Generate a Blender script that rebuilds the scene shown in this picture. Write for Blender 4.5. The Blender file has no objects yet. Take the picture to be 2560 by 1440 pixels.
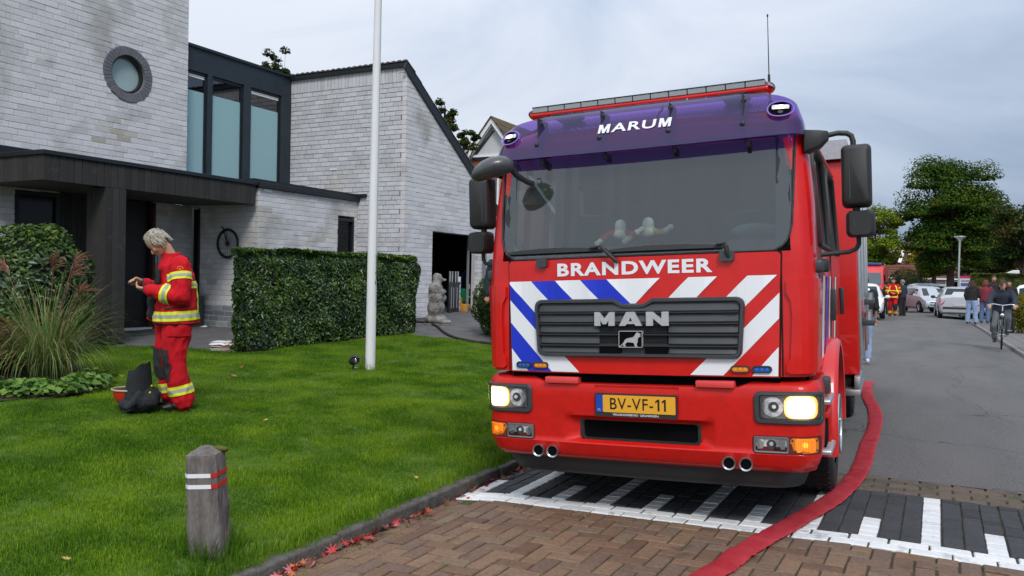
import bpy, bmesh, math, random
import numpy as np
from mathutils import Vector, Matrix, noise
R = math.radians
random.seed(7)
rng = np.random.default_rng(7)
scene = bpy.context.scene
COL = scene.collection

# ---------------------------------------------------------------- camera, sky, sun, exposure
TH, PITCH, ROLL, EYE, FPX = math.atan(1063 / 2020), -.014, .0215, 1.55, 2020.
fw = Vector((-math.sin(TH) * math.cos(PITCH), math.cos(TH) * math.cos(PITCH), math.sin(PITCH)))
rt0 = Vector((math.cos(TH), math.sin(TH), 0)); up0 = rt0.cross(fw)
rt = rt0 * math.cos(ROLL) + up0 * math.sin(ROLL); up = -rt0 * math.sin(ROLL) + up0 * math.cos(ROLL)
cd = bpy.data.cameras.new('camera'); cam = bpy.data.objects.new('camera', cd); COL.objects.link(cam)
cam.matrix_world = Matrix(((rt.x, up.x, -fw.x, 0), (rt.y, up.y, -fw.y, 0), (rt.z, up.z, -fw.z, EYE), (0, 0, 0, 1)))
cd.sensor_width = 36; cd.lens = 36 * FPX / 2560; cd.clip_start = .05; cd.clip_end = 2000
scene.camera = cam
w = bpy.data.worlds.new('World'); scene.world = w; w.use_nodes = True
N = w.node_tree.nodes; L = w.node_tree.links; N.clear()
SUN_EL, SUN_AZ = R(48), math.atan2(.62, -.78)        # azimuth measured from +Y towards +X
def wn(t, **k):
    n = N.new(t)
    for a, b in k.items():
        if a in n.inputs: n.inputs[a].default_value = b
        else: setattr(n, a, b)
    return n
sky = wn('ShaderNodeTexSky'); sky.sky_type = 'NISHITA'; sky.sun_disc = False; sky.sun_elevation = SUN_EL; sky.sun_rotation = SUN_AZ
tc = wn('ShaderNodeTexCoord')
nz = wn('ShaderNodeTexNoise', Scale=2.1, Detail=6., Roughness=.55, Distortion=.6)
mp = wn('ShaderNodeMapping'); mp.inputs['Scale'].default_value = (1, 1, 2.6)
L.new(tc.outputs['Generated'], mp.inputs[0]); L.new(mp.outputs[0], nz.inputs['Vector'])
sep = wn('ShaderNodeSeparateXYZ'); L.new(tc.outputs['Generated'], sep.inputs[0])
# the cloud sheet is thinner (brighter) to the left, thicker and bluer to the right
dot = wn('ShaderNodeVectorMath'); dot.operation = 'DOT_PRODUCT'; dot.inputs[1].default_value = (.90, .42, -.25); L.new(tc.outputs['Generated'], dot.inputs[0])
ma = wn('ShaderNodeMath'); ma.operation = 'MULTIPLY_ADD'; L.new(dot.outputs['Value'], ma.inputs[0]); ma.inputs[1].default_value = -.55; ma.inputs[2].default_value = .26
mb = wn('ShaderNodeMath'); mb.operation = 'ADD'; L.new(ma.outputs[0], mb.inputs[0]); L.new(nz.outputs['Fac'], mb.inputs[1])
cr = wn('ShaderNodeValToRGB'); e = cr.color_ramp.elements
e[0].position = .44; e[0].color = (.31, .41, .57, 1); e[1].position = .90; e[1].color = (.80, .85, .95, 1)
m_ = e.new(.66); m_.color = (.58, .67, .82, 1)
L.new(mb.outputs[0], cr.inputs[0])
zb = wn('ShaderNodeMath'); zb.operation = 'MULTIPLY_ADD'; zb.inputs[1].default_value = .85; zb.inputs[2].default_value = .86; L.new(sep.outputs['Z'], zb.inputs[0])
bgc = wn('ShaderNodeBackground'); L.new(cr.outputs[0], bgc.inputs[0]); L.new(zb.outputs[0], bgc.inputs[1])
bgs = wn('ShaderNodeBackground', Strength=.08); L.new(sky.outputs[0], bgs.inputs[0])
ad = wn('ShaderNodeMixShader'); ad.inputs[0].default_value = .88; L.new(bgs.outputs[0], ad.inputs[1]); L.new(bgc.outputs[0], ad.inputs[2])
out = wn('ShaderNodeOutputWorld'); L.new(ad.outputs[0], out.inputs[0])
sd = bpy.data.lights.new('sun', 'SUN'); sun = bpy.data.objects.new('sun', sd); COL.objects.link(sun)
sd.energy = 2.1; sd.angle = R(16); sd.color = (1, .96, .9)
sv = Vector((math.sin(SUN_AZ) * math.cos(SUN_EL), math.cos(SUN_AZ) * math.cos(SUN_EL), math.sin(SUN_EL)))
sun.rotation_euler = sv.to_track_quat('Z', 'Y').to_euler(); sun.location = (0, 0, 30)
scene.view_settings.view_transform = 'Standard'; scene.view_settings.look = 'None'
scene.view_settings.exposure = 0; scene.view_settings.gamma = 1
scene.cycles.max_bounces = 8; scene.cycles.transparent_max_bounces = 24

# ---------------------------------------------------------------- materials
MATS = {}
def mat(name, col, rough=.7, metal=0., var=.0, vs=3., bump=0., bs=60., col2=None, fac=.5, coat=0., emit=None, es=0., spec=.5, world=False, dist=.01, stretch=None, c3=None, sss=0, alpha=None):
    """principled material with two colours blended by noise, plus fine bump"""
    if name in MATS: return MATS[name]
    m = bpy.data.materials.new(name); m.use_nodes = True; MATS[name] = m
    nt = m.node_tree; n = nt.nodes; l = nt.links; p = n['Principled BSDF']
    p.inputs['Base Color'].default_value = (*col, 1); p.inputs['Roughness'].default_value = rough; p.inputs['Metallic'].default_value = metal
    p.inputs['Specular IOR Level'].default_value = spec
    if coat: p.inputs['Coat Weight'].default_value = coat; p.inputs['Coat Roughness'].default_value = .04
    if emit: p.inputs['Emission Color'].default_value = (*emit, 1); p.inputs['Emission Strength'].default_value = es
    if alpha is not None: p.inputs['Alpha'].default_value = alpha
    if world: g = n.new('ShaderNodeNewGeometry').outputs['Position']
    else: g = n.new('ShaderNodeTexCoord').outputs['Object']
    if stretch:
        mp = n.new('ShaderNodeMapping'); mp.inputs['Scale'].default_value = stretch; l.new(g, mp.inputs[0]); g = mp.outputs[0]
    if var or col2:
        t = n.new('ShaderNodeTexNoise'); t.inputs['Scale'].default_value = vs; t.inputs['Detail'].default_value = 6; t.inputs['Roughness'].default_value = .65
        l.new(g, t.inputs['Vector'])
        r = n.new('ShaderNodeValToRGB'); a, b = r.color_ramp.elements
        c2 = col2 or tuple(min(1, c * (1 + var)) for c in col); c1 = col if col2 else tuple(c * (1 - var) for c in col)
        a.color = (*c1, 1); b.color = (*c2, 1); a.position = max(0, fac - .18); b.position = min(1, fac + .18)
        if c3: q = r.color_ramp.elements.new(min(.98, fac + .3)); q.color = (*c3, 1)
        l.new(t.outputs['Fac'], r.inputs[0]); l.new(r.outputs[0], p.inputs['Base Color'])
    if bump:
        t2 = n.new('ShaderNodeTexNoise'); t2.inputs['Scale'].default_value = bs; t2.inputs['Detail'].default_value = 4
        l.new(g, t2.inputs['Vector'])
        b = n.new('ShaderNodeBump'); b.inputs['Strength'].default_value = bump; b.inputs['Distance'].default_value = dist
        l.new(t2.outputs['Fac'], b.inputs['Height']); l.new(b.outputs[0], p.inputs['Normal'])
    return m
def leafmat(name, c1, c2, c3, rough=.5, s=1.2, transl=.25, spec=.3):
    """leaf material: three greens by world noise and by leaf, a little translucent"""
    if name in MATS: return MATS[name]
    m = bpy.data.materials.new(name); m.use_nodes = True; MATS[name] = m
    nt = m.node_tree; n = nt.nodes; l = nt.links; p = n['Principled BSDF']; o = n['Material Output']
    g = n.new('ShaderNodeNewGeometry')
    t = n.new('ShaderNodeTexNoise'); t.inputs['Scale'].default_value = s; t.inputs['Detail'].default_value = 4; l.new(g.outputs['Position'], t.inputs['Vector'])
    a = n.new('ShaderNodeMath'); a.operation = 'MULTIPLY_ADD'; l.new(g.outputs['Random Per Island'], a.inputs[0]); a.inputs[1].default_value = .42; 
    l.new(t.outputs['Fac'], a.inputs[2])
    r = n.new('ShaderNodeValToRGB'); e = r.color_ramp.elements
    e[0].position = .45; e[0].color = (*c1, 1); e[1].position = .95; e[1].color = (*c3, 1); q = e.new(.72); q.color = (*c2, 1)
    l.new(a.outputs[0], r.inputs[0]); l.new(r.outputs[0], p.inputs['Base Color']); p.inputs['Roughness'].default_value = rough; p.inputs['Specular IOR Level'].default_value = spec
    tr = n.new('ShaderNodeBsdfTranslucent'); l.new(r.outputs[0], tr.inputs[0])
    mx = n.new('ShaderNodeMixShader'); mx.inputs[0].default_value = transl; l.new(p.outputs[0], mx.inputs[1]); l.new(tr.outputs[0], mx.inputs[2]); l.new(mx.outputs[0], o.inputs[0])
    return m
def glassmat(name, tint, refl=.12, rough=.02, ior=1.5, body=None, bf=0.):
    """thin pane: tinted see-through plus fresnel reflection, optionally a milky body"""
    if name in MATS: return MATS[name]
    m = bpy.data.materials.new(name); m.use_nodes = True; MATS[name] = m
    nt = m.node_tree; n = nt.nodes; l = nt.links; n.remove(n['Principled BSDF']); o = n['Material Output']
    tr = n.new('ShaderNodeBsdfTransparent'); tr.inputs[0].default_value = (*tint, 1)
    base = tr
    if body:
        d = n.new('ShaderNodeBsdfDiffuse'); d.inputs[0].default_value = (*body, 1)
        b = n.new('ShaderNodeMixShader'); b.inputs[0].default_value = bf; l.new(tr.outputs[0], b.inputs[1]); l.new(d.outputs[0], b.inputs[2]); base = b
    gl = n.new('ShaderNodeBsdfGlossy'); gl.inputs['Roughness'].default_value = rough; gl.inputs[0].default_value = (.95, .97, 1, 1)
    fr = n.new('ShaderNodeFresnel'); fr.inputs[0].default_value = ior
    a = n.new('ShaderNodeMath'); a.operation = 'ADD'; a.inputs[1].default_value = refl; l.new(fr.outputs[0], a.inputs[0])
    mx = n.new('ShaderNodeMixShader'); l.new(a.outputs[0], mx.inputs[0]); l.new(base.outputs[0], mx.inputs[1]); l.new(gl.outputs[0], mx.inputs[2]); l.new(mx.outputs[0], o.inputs[0])
    return m

# ---------------------------------------------------------------- helpers
def tag(o, label=None, cat=None, group=None, kind=None):
    if label: o['label'] = label
    if cat: o['category'] = cat
    if group: o['group'] = group
    if kind: o['kind'] = kind
    return o
def empty(name, label, cat, loc=(0, 0, 0), rz=0., group=None):
    o = bpy.data.objects.new(name, None); COL.objects.link(o); o.location = loc; o.rotation_euler = (0, 0, rz); o.empty_display_size = .1
    return tag(o, label, cat, group)
def link(name, me, parent=None, loc=None):
    o = bpy.data.objects.new(name, me); COL.objects.link(o)
    if parent: o.parent = parent
    if loc: o.location = loc
    return o
def copy_tree(o, parent=None):
    c = o.copy(); COL.objects.link(c); c.parent = parent
    for ch in list(o.children): copy_tree(ch, c)
    return c
class MB:
    """collects shapes of one mesh"""
    def __init__(s): s.v = []; s.f = []; s.m = []; s.mi = 0
    def add(s, vs, fs):
        b = len(s.v); s.v += [tuple(v) for v in vs]; s.f += [tuple(b + i for i in f) for f in fs]; s.m += [s.mi] * len(fs); return s
    def box(s, x0, x1, y0, y1, z0, z1, rz=0, c=None, M=None):
        vs = [(x, y, z) for z in (z0, z1) for y in (y0, y1) for x in (x0, x1)]
        if M is not None: vs = [tuple(M @ Vector(v)) for v in vs]
        return s.add(vs, [(0, 2, 3, 1), (4, 5, 7, 6), (0, 1, 5, 4), (2, 6, 7, 3), (0, 4, 6, 2), (1, 3, 7, 5)])
    def rings(s, rs, close=True, caps=True):
        n = len(rs[0]); vs = [p for r in rs for p in r]; fs = []
        for k in range(len(rs) - 1):
            for i in range(n if close else n - 1):
                j = (i + 1) % n; fs.append((k * n + i, k * n + j, (k + 1) * n + j, (k + 1) * n + i))
        if caps: fs.append(tuple(range(n - 1, -1, -1))); fs.append(tuple((len(rs) - 1) * n + i for i in range(n)))
        return s.add(vs, fs)
    def tube(s, pts, r, n=8, caps=True):
        pts = [Vector(p) for p in pts]; rr = r if hasattr(r, '__len__') else [r] * len(pts); rs = []; nx = None
        for i, p in enumerate(pts):
            d = (pts[min(i + 1, len(pts) - 1)] - pts[max(i - 1, 0)])
            if d.length < 1e-9: d = Vector((0, 0, 1))
            d.normalize()
            if nx is None:
                nx = d.orthogonal().normalized()
            else:
                nx = (nx - d * nx.dot(d)); nx = nx.normalized() if nx.length > 1e-6 else d.orthogonal().normalized()
            ny = d.cross(nx)
            rs.append([tuple(p + (nx * math.cos(a) + ny * math.sin(a)) * rr[i]) for a in [2 * math.pi * k / n for k in range(n)]])
        return s.rings(rs, True, caps)
    def ell(s, c, r, n=12, m=8, M=None):
        rs = []
        for k in range(m + 1):
            a = math.pi * k / m; z = -math.cos(a); q = max(math.sin(a), 1e-3)
            rs.append([Vector((r[0] * q * math.cos(b), r[1] * q * math.sin(b), r[2] * z)) for b in [2 * math.pi * i / n for i in range(n)]])
        rs = [[tuple((M @ p if M is not None else p) + Vector(c)) for p in q] for q in rs]
        return s.rings(rs)
    def prism(s, poly, y0, y1, M=None):
        """poly in (x,z) extruded from y0 (front) to y1"""
        n = len(poly); vs = [(p[0], y0, p[1]) for p in poly] + [(p[0], y1, p[1]) for p in poly]
        if M is not None: vs = [tuple(M @ Vector(v)) for v in vs]
        return s.add(vs, [tuple(range(n)), tuple(range(2 * n - 1, n - 1, -1))] + [(i, n + i, n + (i + 1) % n, (i + 1) % n) for i in range(n)])
    def build(s, name, mats, parent=None, smooth=None, bevel=0., seg=2, loc=None, tri=False):
        me = bpy.data.meshes.new(name); me.from_pydata(s.v, [], s.f)
        ms = mats if isinstance(mats, (list, tuple)) else [mats]
        for q in ms: me.materials.append(q)
        if len(ms) > 1: me.polygons.foreach_set('material_index', s.m)
        bm = bmesh.new(); bm.from_mesh(me)
        if bevel: bmesh.ops.remove_doubles(bm, verts=bm.verts, dist=1e-5)
        bmesh.ops.recalc_face_normals(bm, faces=bm.faces)
        if bevel:
            ed = [e for e in bm.edges if len(e.link_faces) == 2 and e.calc_face_angle(0) > .5]
            bmesh.ops.bevel(bm, geom=ed, offset=bevel, segments=seg, affect='EDGES', profile=.5, clamp_overlap=True)
        if tri: bmesh.ops.triangulate(bm, faces=[f for f in bm.faces if len(f.verts) > 4])
        bm.to_mesh(me); bm.free()
        if smooth is not None:
            me.polygons.foreach_set('use_smooth', [True] * len(me.polygons)); me.set_sharp_from_angle(angle=R(smooth))
        me.update()
        return link(name, me, parent, loc)
def rrect(x0, x1, z0, z1, r, n=4):
    p = []
    for cx, cz, a0 in ((x1 - r, z1 - r, 0), (x0 + r, z1 - r, 90), (x0 + r, z0 + r, 180), (x1 - r, z0 + r, 270)):
        p += [(cx + r * math.cos(R(a0 + 90 * k / n)), cz + r * math.sin(R(a0 + 90 * k / n))) for k in range(n + 1)]
    return p[::-1]
def clip(poly, axis, val, keep_less):
    o = []; n = len(poly)
    ins = lambda p: (p[axis] <= val) if keep_less else (p[axis] >= val)
    for i in range(n):
        a, b = poly[i], poly[(i + 1) % n]
        if ins(a): o.append(a)
        if ins(a) != ins(b):
            t = (val - a[axis]) / (b[axis] - a[axis]); o.append((a[0] + t * (b[0] - a[0]), a[1] + t * (b[1] - a[1])))
    return o
def cliph(poly, a, b, c):
    """keep a*x+b*z<=c"""
    o = []; n = len(poly); f = lambda p: a * p[0] + b * p[1] - c
    for i in range(n):
        p, q = poly[i], poly[(i + 1) % n]
        if f(p) <= 0: o.append(p)
        if (f(p) <= 0) != (f(q) <= 0):
            t = f(p) / (f(p) - f(q)); o.append((p[0] + t * (q[0] - p[0]), p[1] + t * (q[1] - p[1])))
    return o
def decal(mb, poly, S, off, step=.05):
    """thin flat piece following the surface S(x,z,off)->point"""
    xs = [p[0] for p in poly]; x0, x1 = min(xs), max(xs); k0 = math.floor(x0 / step)
    while k0 * step < x1:
        q = clip(clip(poly, 0, k0 * step, False), 0, (k0 + 1) * step, True); k0 += 1
        if len(q) >= 3 and abs(sum(q[i][0] * q[(i + 1) % len(q)][1] - q[(i + 1) % len(q)][0] * q[i][1] for i in range(len(q)))) > 1e-7:
            mb.add([S(p[0], p[1], off) for p in q], [tuple(range(len(q)))])
    return mb
def text_mesh(txt, x0, x1, z0, z1, S, off, name, m, parent, bold=.02, shear=0., spacing=1.):
    cu = bpy.data.curves.new('lettering', 'FONT'); cu.body = txt; cu.offset = bold; cu.space_character = spacing; cu.resolution_u = 4; cu.extrude = 0; cu.fill_mode = 'FRONT' if hasattr(cu, 'fill_mode') else cu.fill_mode
    o = bpy.data.objects.new('lettering', cu); COL.objects.link(o)
    dg = bpy.context.evaluated_depsgraph_get(); dg.update()
    me = bpy.data.meshes.new_from_object(o.evaluated_get(dg)); bpy.data.objects.remove(o); bpy.data.curves.remove(cu)
    co = np.array([v.co[:] for v in me.vertices]); a, b = co.min(0), co.max(0)
    for v in me.vertices:
        u = (v.co.x - a[0]) / (b[0] - a[0]); t = (v.co.y - a[1]) / (b[1] - a[1])
        v.co = S(x0 + u * (x1 - x0) + shear * (t - .5), z0 + t * (z1 - z0), off)
    me.materials.clear(); me.materials.append(m); me.name = name
    return link(name, me, parent)
def remesh(mb, voxel, smooth_it=4, name='body'):
    """one continuous skin around overlapping shapes"""
    me = bpy.data.meshes.new(name); me.from_pydata(mb.v, [], mb.f)
    bm = bmesh.new(); bm.from_mesh(me); bmesh.ops.recalc_face_normals(bm, faces=bm.faces); bm.to_mesh(me); bm.free()
    o = bpy.data.objects.new(name, me); COL.objects.link(o)
    md = o.modifiers.new('r', 'REMESH'); md.mode = 'VOXEL'; md.voxel_size = voxel; md.use_smooth_shade = True
    ms = o.modifiers.new('s', 'SMOOTH'); ms.factor = .5; ms.iterations = smooth_it
    dg = bpy.context.evaluated_depsgraph_get(); dg.update()
    r = bpy.data.meshes.new_from_object(o.evaluated_get(dg)); bpy.data.objects.remove(o); bpy.data.meshes.remove(me)
    return r
def leaves(name, pts, nrm, size, m, parent=None, aspect=.42, droop=.35, kind='stuff', fold=True, jit=.8):
    """many single leaves (two quads folded at the midrib) at pts, facing roughly nrm"""
    n = len(pts); pts = np.asarray(pts, float); nrm = np.asarray(nrm, float) + rng.normal(0, jit, (n, 3)) * .6
    nrm /= np.linalg.norm(nrm, axis=1)[:, None] + 1e-9
    d = rng.normal(0, 1, (n, 3)); d[:, 2] -= droop; d -= nrm * (d * nrm).sum(1)[:, None]; d /= np.linalg.norm(d, axis=1)[:, None] + 1e-9
    s = np.cross(nrm, d); sz = size * rng.uniform(.6, 1.25, n)[:, None]
    base = pts - d * sz * .5; tip = pts + d * sz * .5; mid = pts - nrm * sz * .06
    lf = pts + s * sz * aspect * .5 - d * sz * .05; rg = pts - s * sz * aspect * .5 - d * sz * .05
    V = np.stack([base, lf, tip, rg], 1).reshape(-1, 3)
    me = bpy.data.meshes.new(name); me.vertices.add(4 * n); me.vertices.foreach_set('co', V.ravel())
    idx = np.arange(n)[:, None] * 4
    F = np.concatenate([idx + [0, 1, 2], idx + [0, 2, 3]], 1).reshape(-1)
    if fold: V2 = V.reshape(-1, 4, 3); V2[:, 1] += nrm * sz * .12; V2[:, 3] += nrm * sz * .12; me.vertices.foreach_set('co', V2.ravel())
    me.loops.add(6 * n); me.loops.foreach_set('vertex_index', F.astype(np.int32))
    me.polygons.add(2 * n); me.polygons.foreach_set('loop_start', np.arange(2 * n, dtype=np.int32) * 3)
    me.update(calc_edges=True); me.validate(); me.materials.append(m)
    o = link(name, me, parent)
    if kind: o['kind'] = kind
    return o

# ---------------------------------------------------------------- the lie of the land
def rz(X): return float(np.interp(X, [-3.1, -2.75, -1.65, -.4, .5, 1.75], [-.085, -.045, 0, .05, .055, 0]))
def gz(X, Y):
    if X > -3.12: return rz(X)
    e = .045 * max(0, min(Y, 19) - 9.5) * min(1, max(0, (-2.95 - X) / 6)); d = -3.1 - max(X, -13)
    return .015 + .058 * min(d, 2.2) + .032 * max(0, d - 2.2) + e
# ================================================================ the ground
def rndmat(name, cols, rough=.8, bump=.5, bs=90., spec=.35, stain=None, sfac=.62, ss=6.):
    """each piece its own tone (object random + island random), fine grain, stains by world noise"""
    if name in MATS: return MATS[name]
    m = bpy.data.materials.new(name); m.use_nodes = True; MATS[name] = m
    nt = m.node_tree; n = nt.nodes; l = nt.links; p = n['Principled BSDF']; p.inputs['Roughness'].default_value = rough; p.inputs['Specular IOR Level'].default_value = spec
    g = n.new('ShaderNodeNewGeometry'); oi = n.new('ShaderNodeObjectInfo')
    a = n.new('ShaderNodeMath'); a.operation = 'ADD'; l.new(g.outputs['Random Per Island'], a.inputs[0]); l.new(oi.outputs['Random'], a.inputs[1])
    f = n.new('ShaderNodeMath'); f.operation = 'FRACT'; l.new(a.outputs[0], f.inputs[0])
    r = n.new('ShaderNodeValToRGB'); e = r.color_ramp.elements; e[0].color = (*cols[0], 1); e[1].color = (*cols[-1], 1)
    for i, c in enumerate(cols[1:-1]): q = e.new((i + 1) / (len(cols) - 1)); q.color = (*c, 1)
    l.new(f.outputs[0], r.inputs[0])
    t = n.new('ShaderNodeTexNoise'); t.inputs['Scale'].default_value = 45; t.inputs['Detail'].default_value = 5; l.new(g.outputs['Position'], t.inputs['Vector'])
    mx = n.new('ShaderNodeMix'); mx.data_type = 'RGBA'; mx.blend_type = 'OVERLAY'; mx.inputs[0].default_value = .5
    l.new(r.outputs[0], mx.inputs[6]); l.new(t.outputs['Fac'], mx.inputs[7]); last = mx.outputs[2]
    if stain:
        t2 = n.new('ShaderNodeTexNoise'); t2.inputs['Scale'].default_value = ss; t2.inputs['Detail'].default_value = 7; l.new(g.outputs['Position'], t2.inputs['Vector'])
        r2 = n.new('ShaderNodeValToRGB'); r2.color_ramp.elements[0].position = sfac - .06; r2.color_ramp.elements[1].position = sfac + .1; l.new(t2.outputs['Fac'], r2.inputs[0])
        m2 = n.new('ShaderNodeMix'); m2.data_type = 'RGBA'; l.new(r2.outputs[0], m2.inputs[0]); l.new(last, m2.inputs[6]); m2.inputs[7].default_value = (*stain, 1); last = m2.outputs[2]
    l.new(last, p.inputs['Base Color'])
    b = n.new('ShaderNodeBump'); b.inputs['Strength'].default_value = bump; b.inputs['Distance'].default_value = .004
    t3 = n.new('ShaderNodeTexNoise'); t3.inputs['Scale'].default_value = bs; t3.inputs['Detail'].default_value = 6; l.new(g.outputs['Position'], t3.inputs['Vector'])
    l.new(t3.outputs['Fac'], b.inputs['Height']); l.new(b.outputs[0], p.inputs['Normal'])
    return m
def sheet(name, xs, ys, zf, m, smooth=True, mask=None):
    xs = np.asarray(xs); ys = np.asarray(ys); mb = MB(); nx = len(xs)
    vs = [(float(x), float(y), zf(float(x), float(y))) for y in ys for x in xs]
    fs = []
    for j in range(len(ys) - 1):
        for i in range(nx - 1):
            if mask is None or mask((xs[i] + xs[i + 1]) / 2, (ys[j] + ys[j + 1]) / 2): fs.append((j * nx + i, j * nx + i + 1, (j + 1) * nx + i + 1, (j + 1) * nx + i))
    mb.add(vs, fs); o = mb.build(name, m, smooth=60 if smooth else None); o['kind'] = 'structure'; return o
def inpoly(x, y, P):
    c = False; n = len(P)
    for i in range(n):
        a, b = P[i], P[i - 1]
        if (a[1] > y) != (b[1] > y) and x < (b[0] - a[0]) * (y - a[1]) / (b[1] - a[1]) + a[0]: c = not c
    return c
m_asph = mat('asphalt', (.085, .083, .082), .85, var=.0, col2=(.19, .185, .18), vs=55, fac=.52, bump=1., bs=130, dist=.006, world=True)
m_asph2 = mat('far_ground', (.05, .075, .02), .9, col2=(.09, .1, .03), vs=.6, world=True)
m_sand = mat('joint_sand', (.045, .04, .028), .95, col2=(.07, .085, .03), vs=9, fac=.62, bump=.8, bs=120, world=True)
def patchy(m):
    nt = m.node_tree; n = nt.nodes; l = nt.links; p = n['Principled BSDF']; src = p.inputs['Base Color'].links[0].from_socket; g = n.new('ShaderNodeNewGeometry')
    mp = n.new('ShaderNodeMapping'); mp.inputs['Scale'].default_value = (1.1, .28, 1); l.new(g.outputs['Position'], mp.inputs[0]); t = n.new('ShaderNodeTexNoise'); t.inputs['Scale'].default_value = 1.3; t.inputs['Detail'].default_value = 5; l.new(mp.outputs[0], t.inputs['Vector'])
    r = n.new('ShaderNodeMapRange'); r.inputs[1].default_value = .3; r.inputs[2].default_value = .7; r.inputs[3].default_value = .74; r.inputs[4].default_value = 1.02; l.new(t.outputs['Fac'], r.inputs[0])
    v = n.new('ShaderNodeTexVoronoi'); v.feature = 'DISTANCE_TO_EDGE'; v.inputs['Scale'].default_value = .45; w2 = n.new('ShaderNodeTexNoise'); w2.inputs['Scale'].default_value = 2.5; l.new(g.outputs['Position'], w2.inputs['Vector']); a = n.new('ShaderNodeVectorMath'); a.operation = 'MULTIPLY_ADD'; a.inputs[1].default_value = (.5, .5, .5); l.new(w2.outputs['Color'], a.inputs[0]); l.new(g.outputs['Position'], a.inputs[2]); l.new(a.outputs[0], v.inputs['Vector'])
    c = n.new('ShaderNodeMath'); c.operation = 'GREATER_THAN'; c.inputs[1].default_value = .004; l.new(v.outputs['Distance'], c.inputs[0]); c2 = n.new('ShaderNodeMath'); c2.operation = 'MULTIPLY_ADD'; c2.inputs[1].default_value = .5; c2.inputs[2].default_value = .5; l.new(c.outputs[0], c2.inputs[0]); k = n.new('ShaderNodeMath'); k.operation = 'MULTIPLY'; l.new(r.outputs[0], k.inputs[0]); l.new(c2.outputs[0], k.inputs[1])
    x = n.new('ShaderNodeVectorMath'); x.operation = 'SCALE'; l.new(src, x.inputs[0]); l.new(k.outputs[0], x.inputs['Scale']); l.new(x.outputs[0], p.inputs['Base Color'])
patchy(m_asph)
XR = lambda Y: 1.75 - .025 * max(0, Y - 20)
far = MB(); far.add([(-600, -300, -.16), (600, -300, -.16), (600, 1200, -.16), (-600, 1200, -.16)], [(0, 1, 2, 3)]); far.build('ground', m_asph2)['kind'] = 'structure'
ys = list(np.arange(6.92, 50, 1.5)) + [50.]
mb = MB(); us = np.linspace(0, 1, 12); vs = []; fs = []
for y in ys:
    for u in us:
        x = -3.1 + u * (XR(y) + 3.1); vs.append((x, y, rz(-3.1 + u * 4.85)))
for j in range(len(ys) - 1):
    for i in range(11): fs.append((j * 12 + i, j * 12 + i + 1, j * 12 + 13 + i, j * 12 + 12 + i))
b0 = len(vs)
vs += [(-16, 50, 0), (3.2, 50, 0), (5.5, 130, 0), (-16, 130, 0)]; fs.append((b0, b0 + 1, b0 + 2, b0 + 3))
mb.add(vs, fs); mb.build('road', m_asph, smooth=60)['kind'] = 'structure'
sheet('pavement_bed', np.linspace(-3.1, 1.75, 20), [-14, 0, 2, 4, 5.04, 6, 6.92], lambda x, y: rz(x) - .011, m_sand)
# --- pavers
m_brown = rndmat('brown_pavers', [(.12, .070, .047), (.170, .102, .064), (.20, .128, .080), (.135, .086, .063), (.175, .125, .084)], .75, .7, stain=(.06, .055, .035), sfac=.66)
m_dark = rndmat('dark_pavers', [(.036, .037, .040), (.052, .053, .057), (.044, .046, .050)], .8, .8, stain=(.10, .10, .10), sfac=.72, ss=30)
m_white = rndmat('white_pavers', [(.66, .68, .69), (.74, .75, .75), (.60, .62, .63)], .65, .6, stain=(.36, .355, .34), sfac=.64, ss=9)
m_band = rndmat('grey_brown_pavers', [(.10, .075, .055), (.13, .10, .075), (.085, .07, .058)], .8, .7, stain=(.05, .055, .03), sfac=.6)
def paver_mesh(l, w, m, h=.05, ch=.006):
    mb = MB(); a, b = l / 2, w / 2
    lo = [(-a, -b, -h), (a, -b, -h), (a, b, -h), (-a, b, -h)]; mi = [(x, y, -ch) for x, y, z in lo]; to = [(x - math.copysign(ch, x), y - math.copysign(ch, y), 0) for x, y, z in lo]
    mb.add(lo + mi + to, [(i, (i + 1) % 4, (i + 1) % 4 + 4, i + 4) for i in range(4)] + [(i + 4, (i + 1) % 4 + 4, (i + 1) % 4 + 8, i + 8) for i in range(4)] + [(8, 9, 10, 11)])
    return mb
def lay(parent_name, label, spots, mm, part, l=.205, wd=.1, tilt=.012, cap=300):
    """spots: (x,y,rot,length factor); the nearest `cap` are objects of their own, the rest one mass"""
    root = bpy.data.objects.new(parent_name, None); COL.objects.link(root); root['kind'] = 'structure'
    add_pavers(root, spots, mm, part, l, wd, tilt, cap); return root
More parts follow.
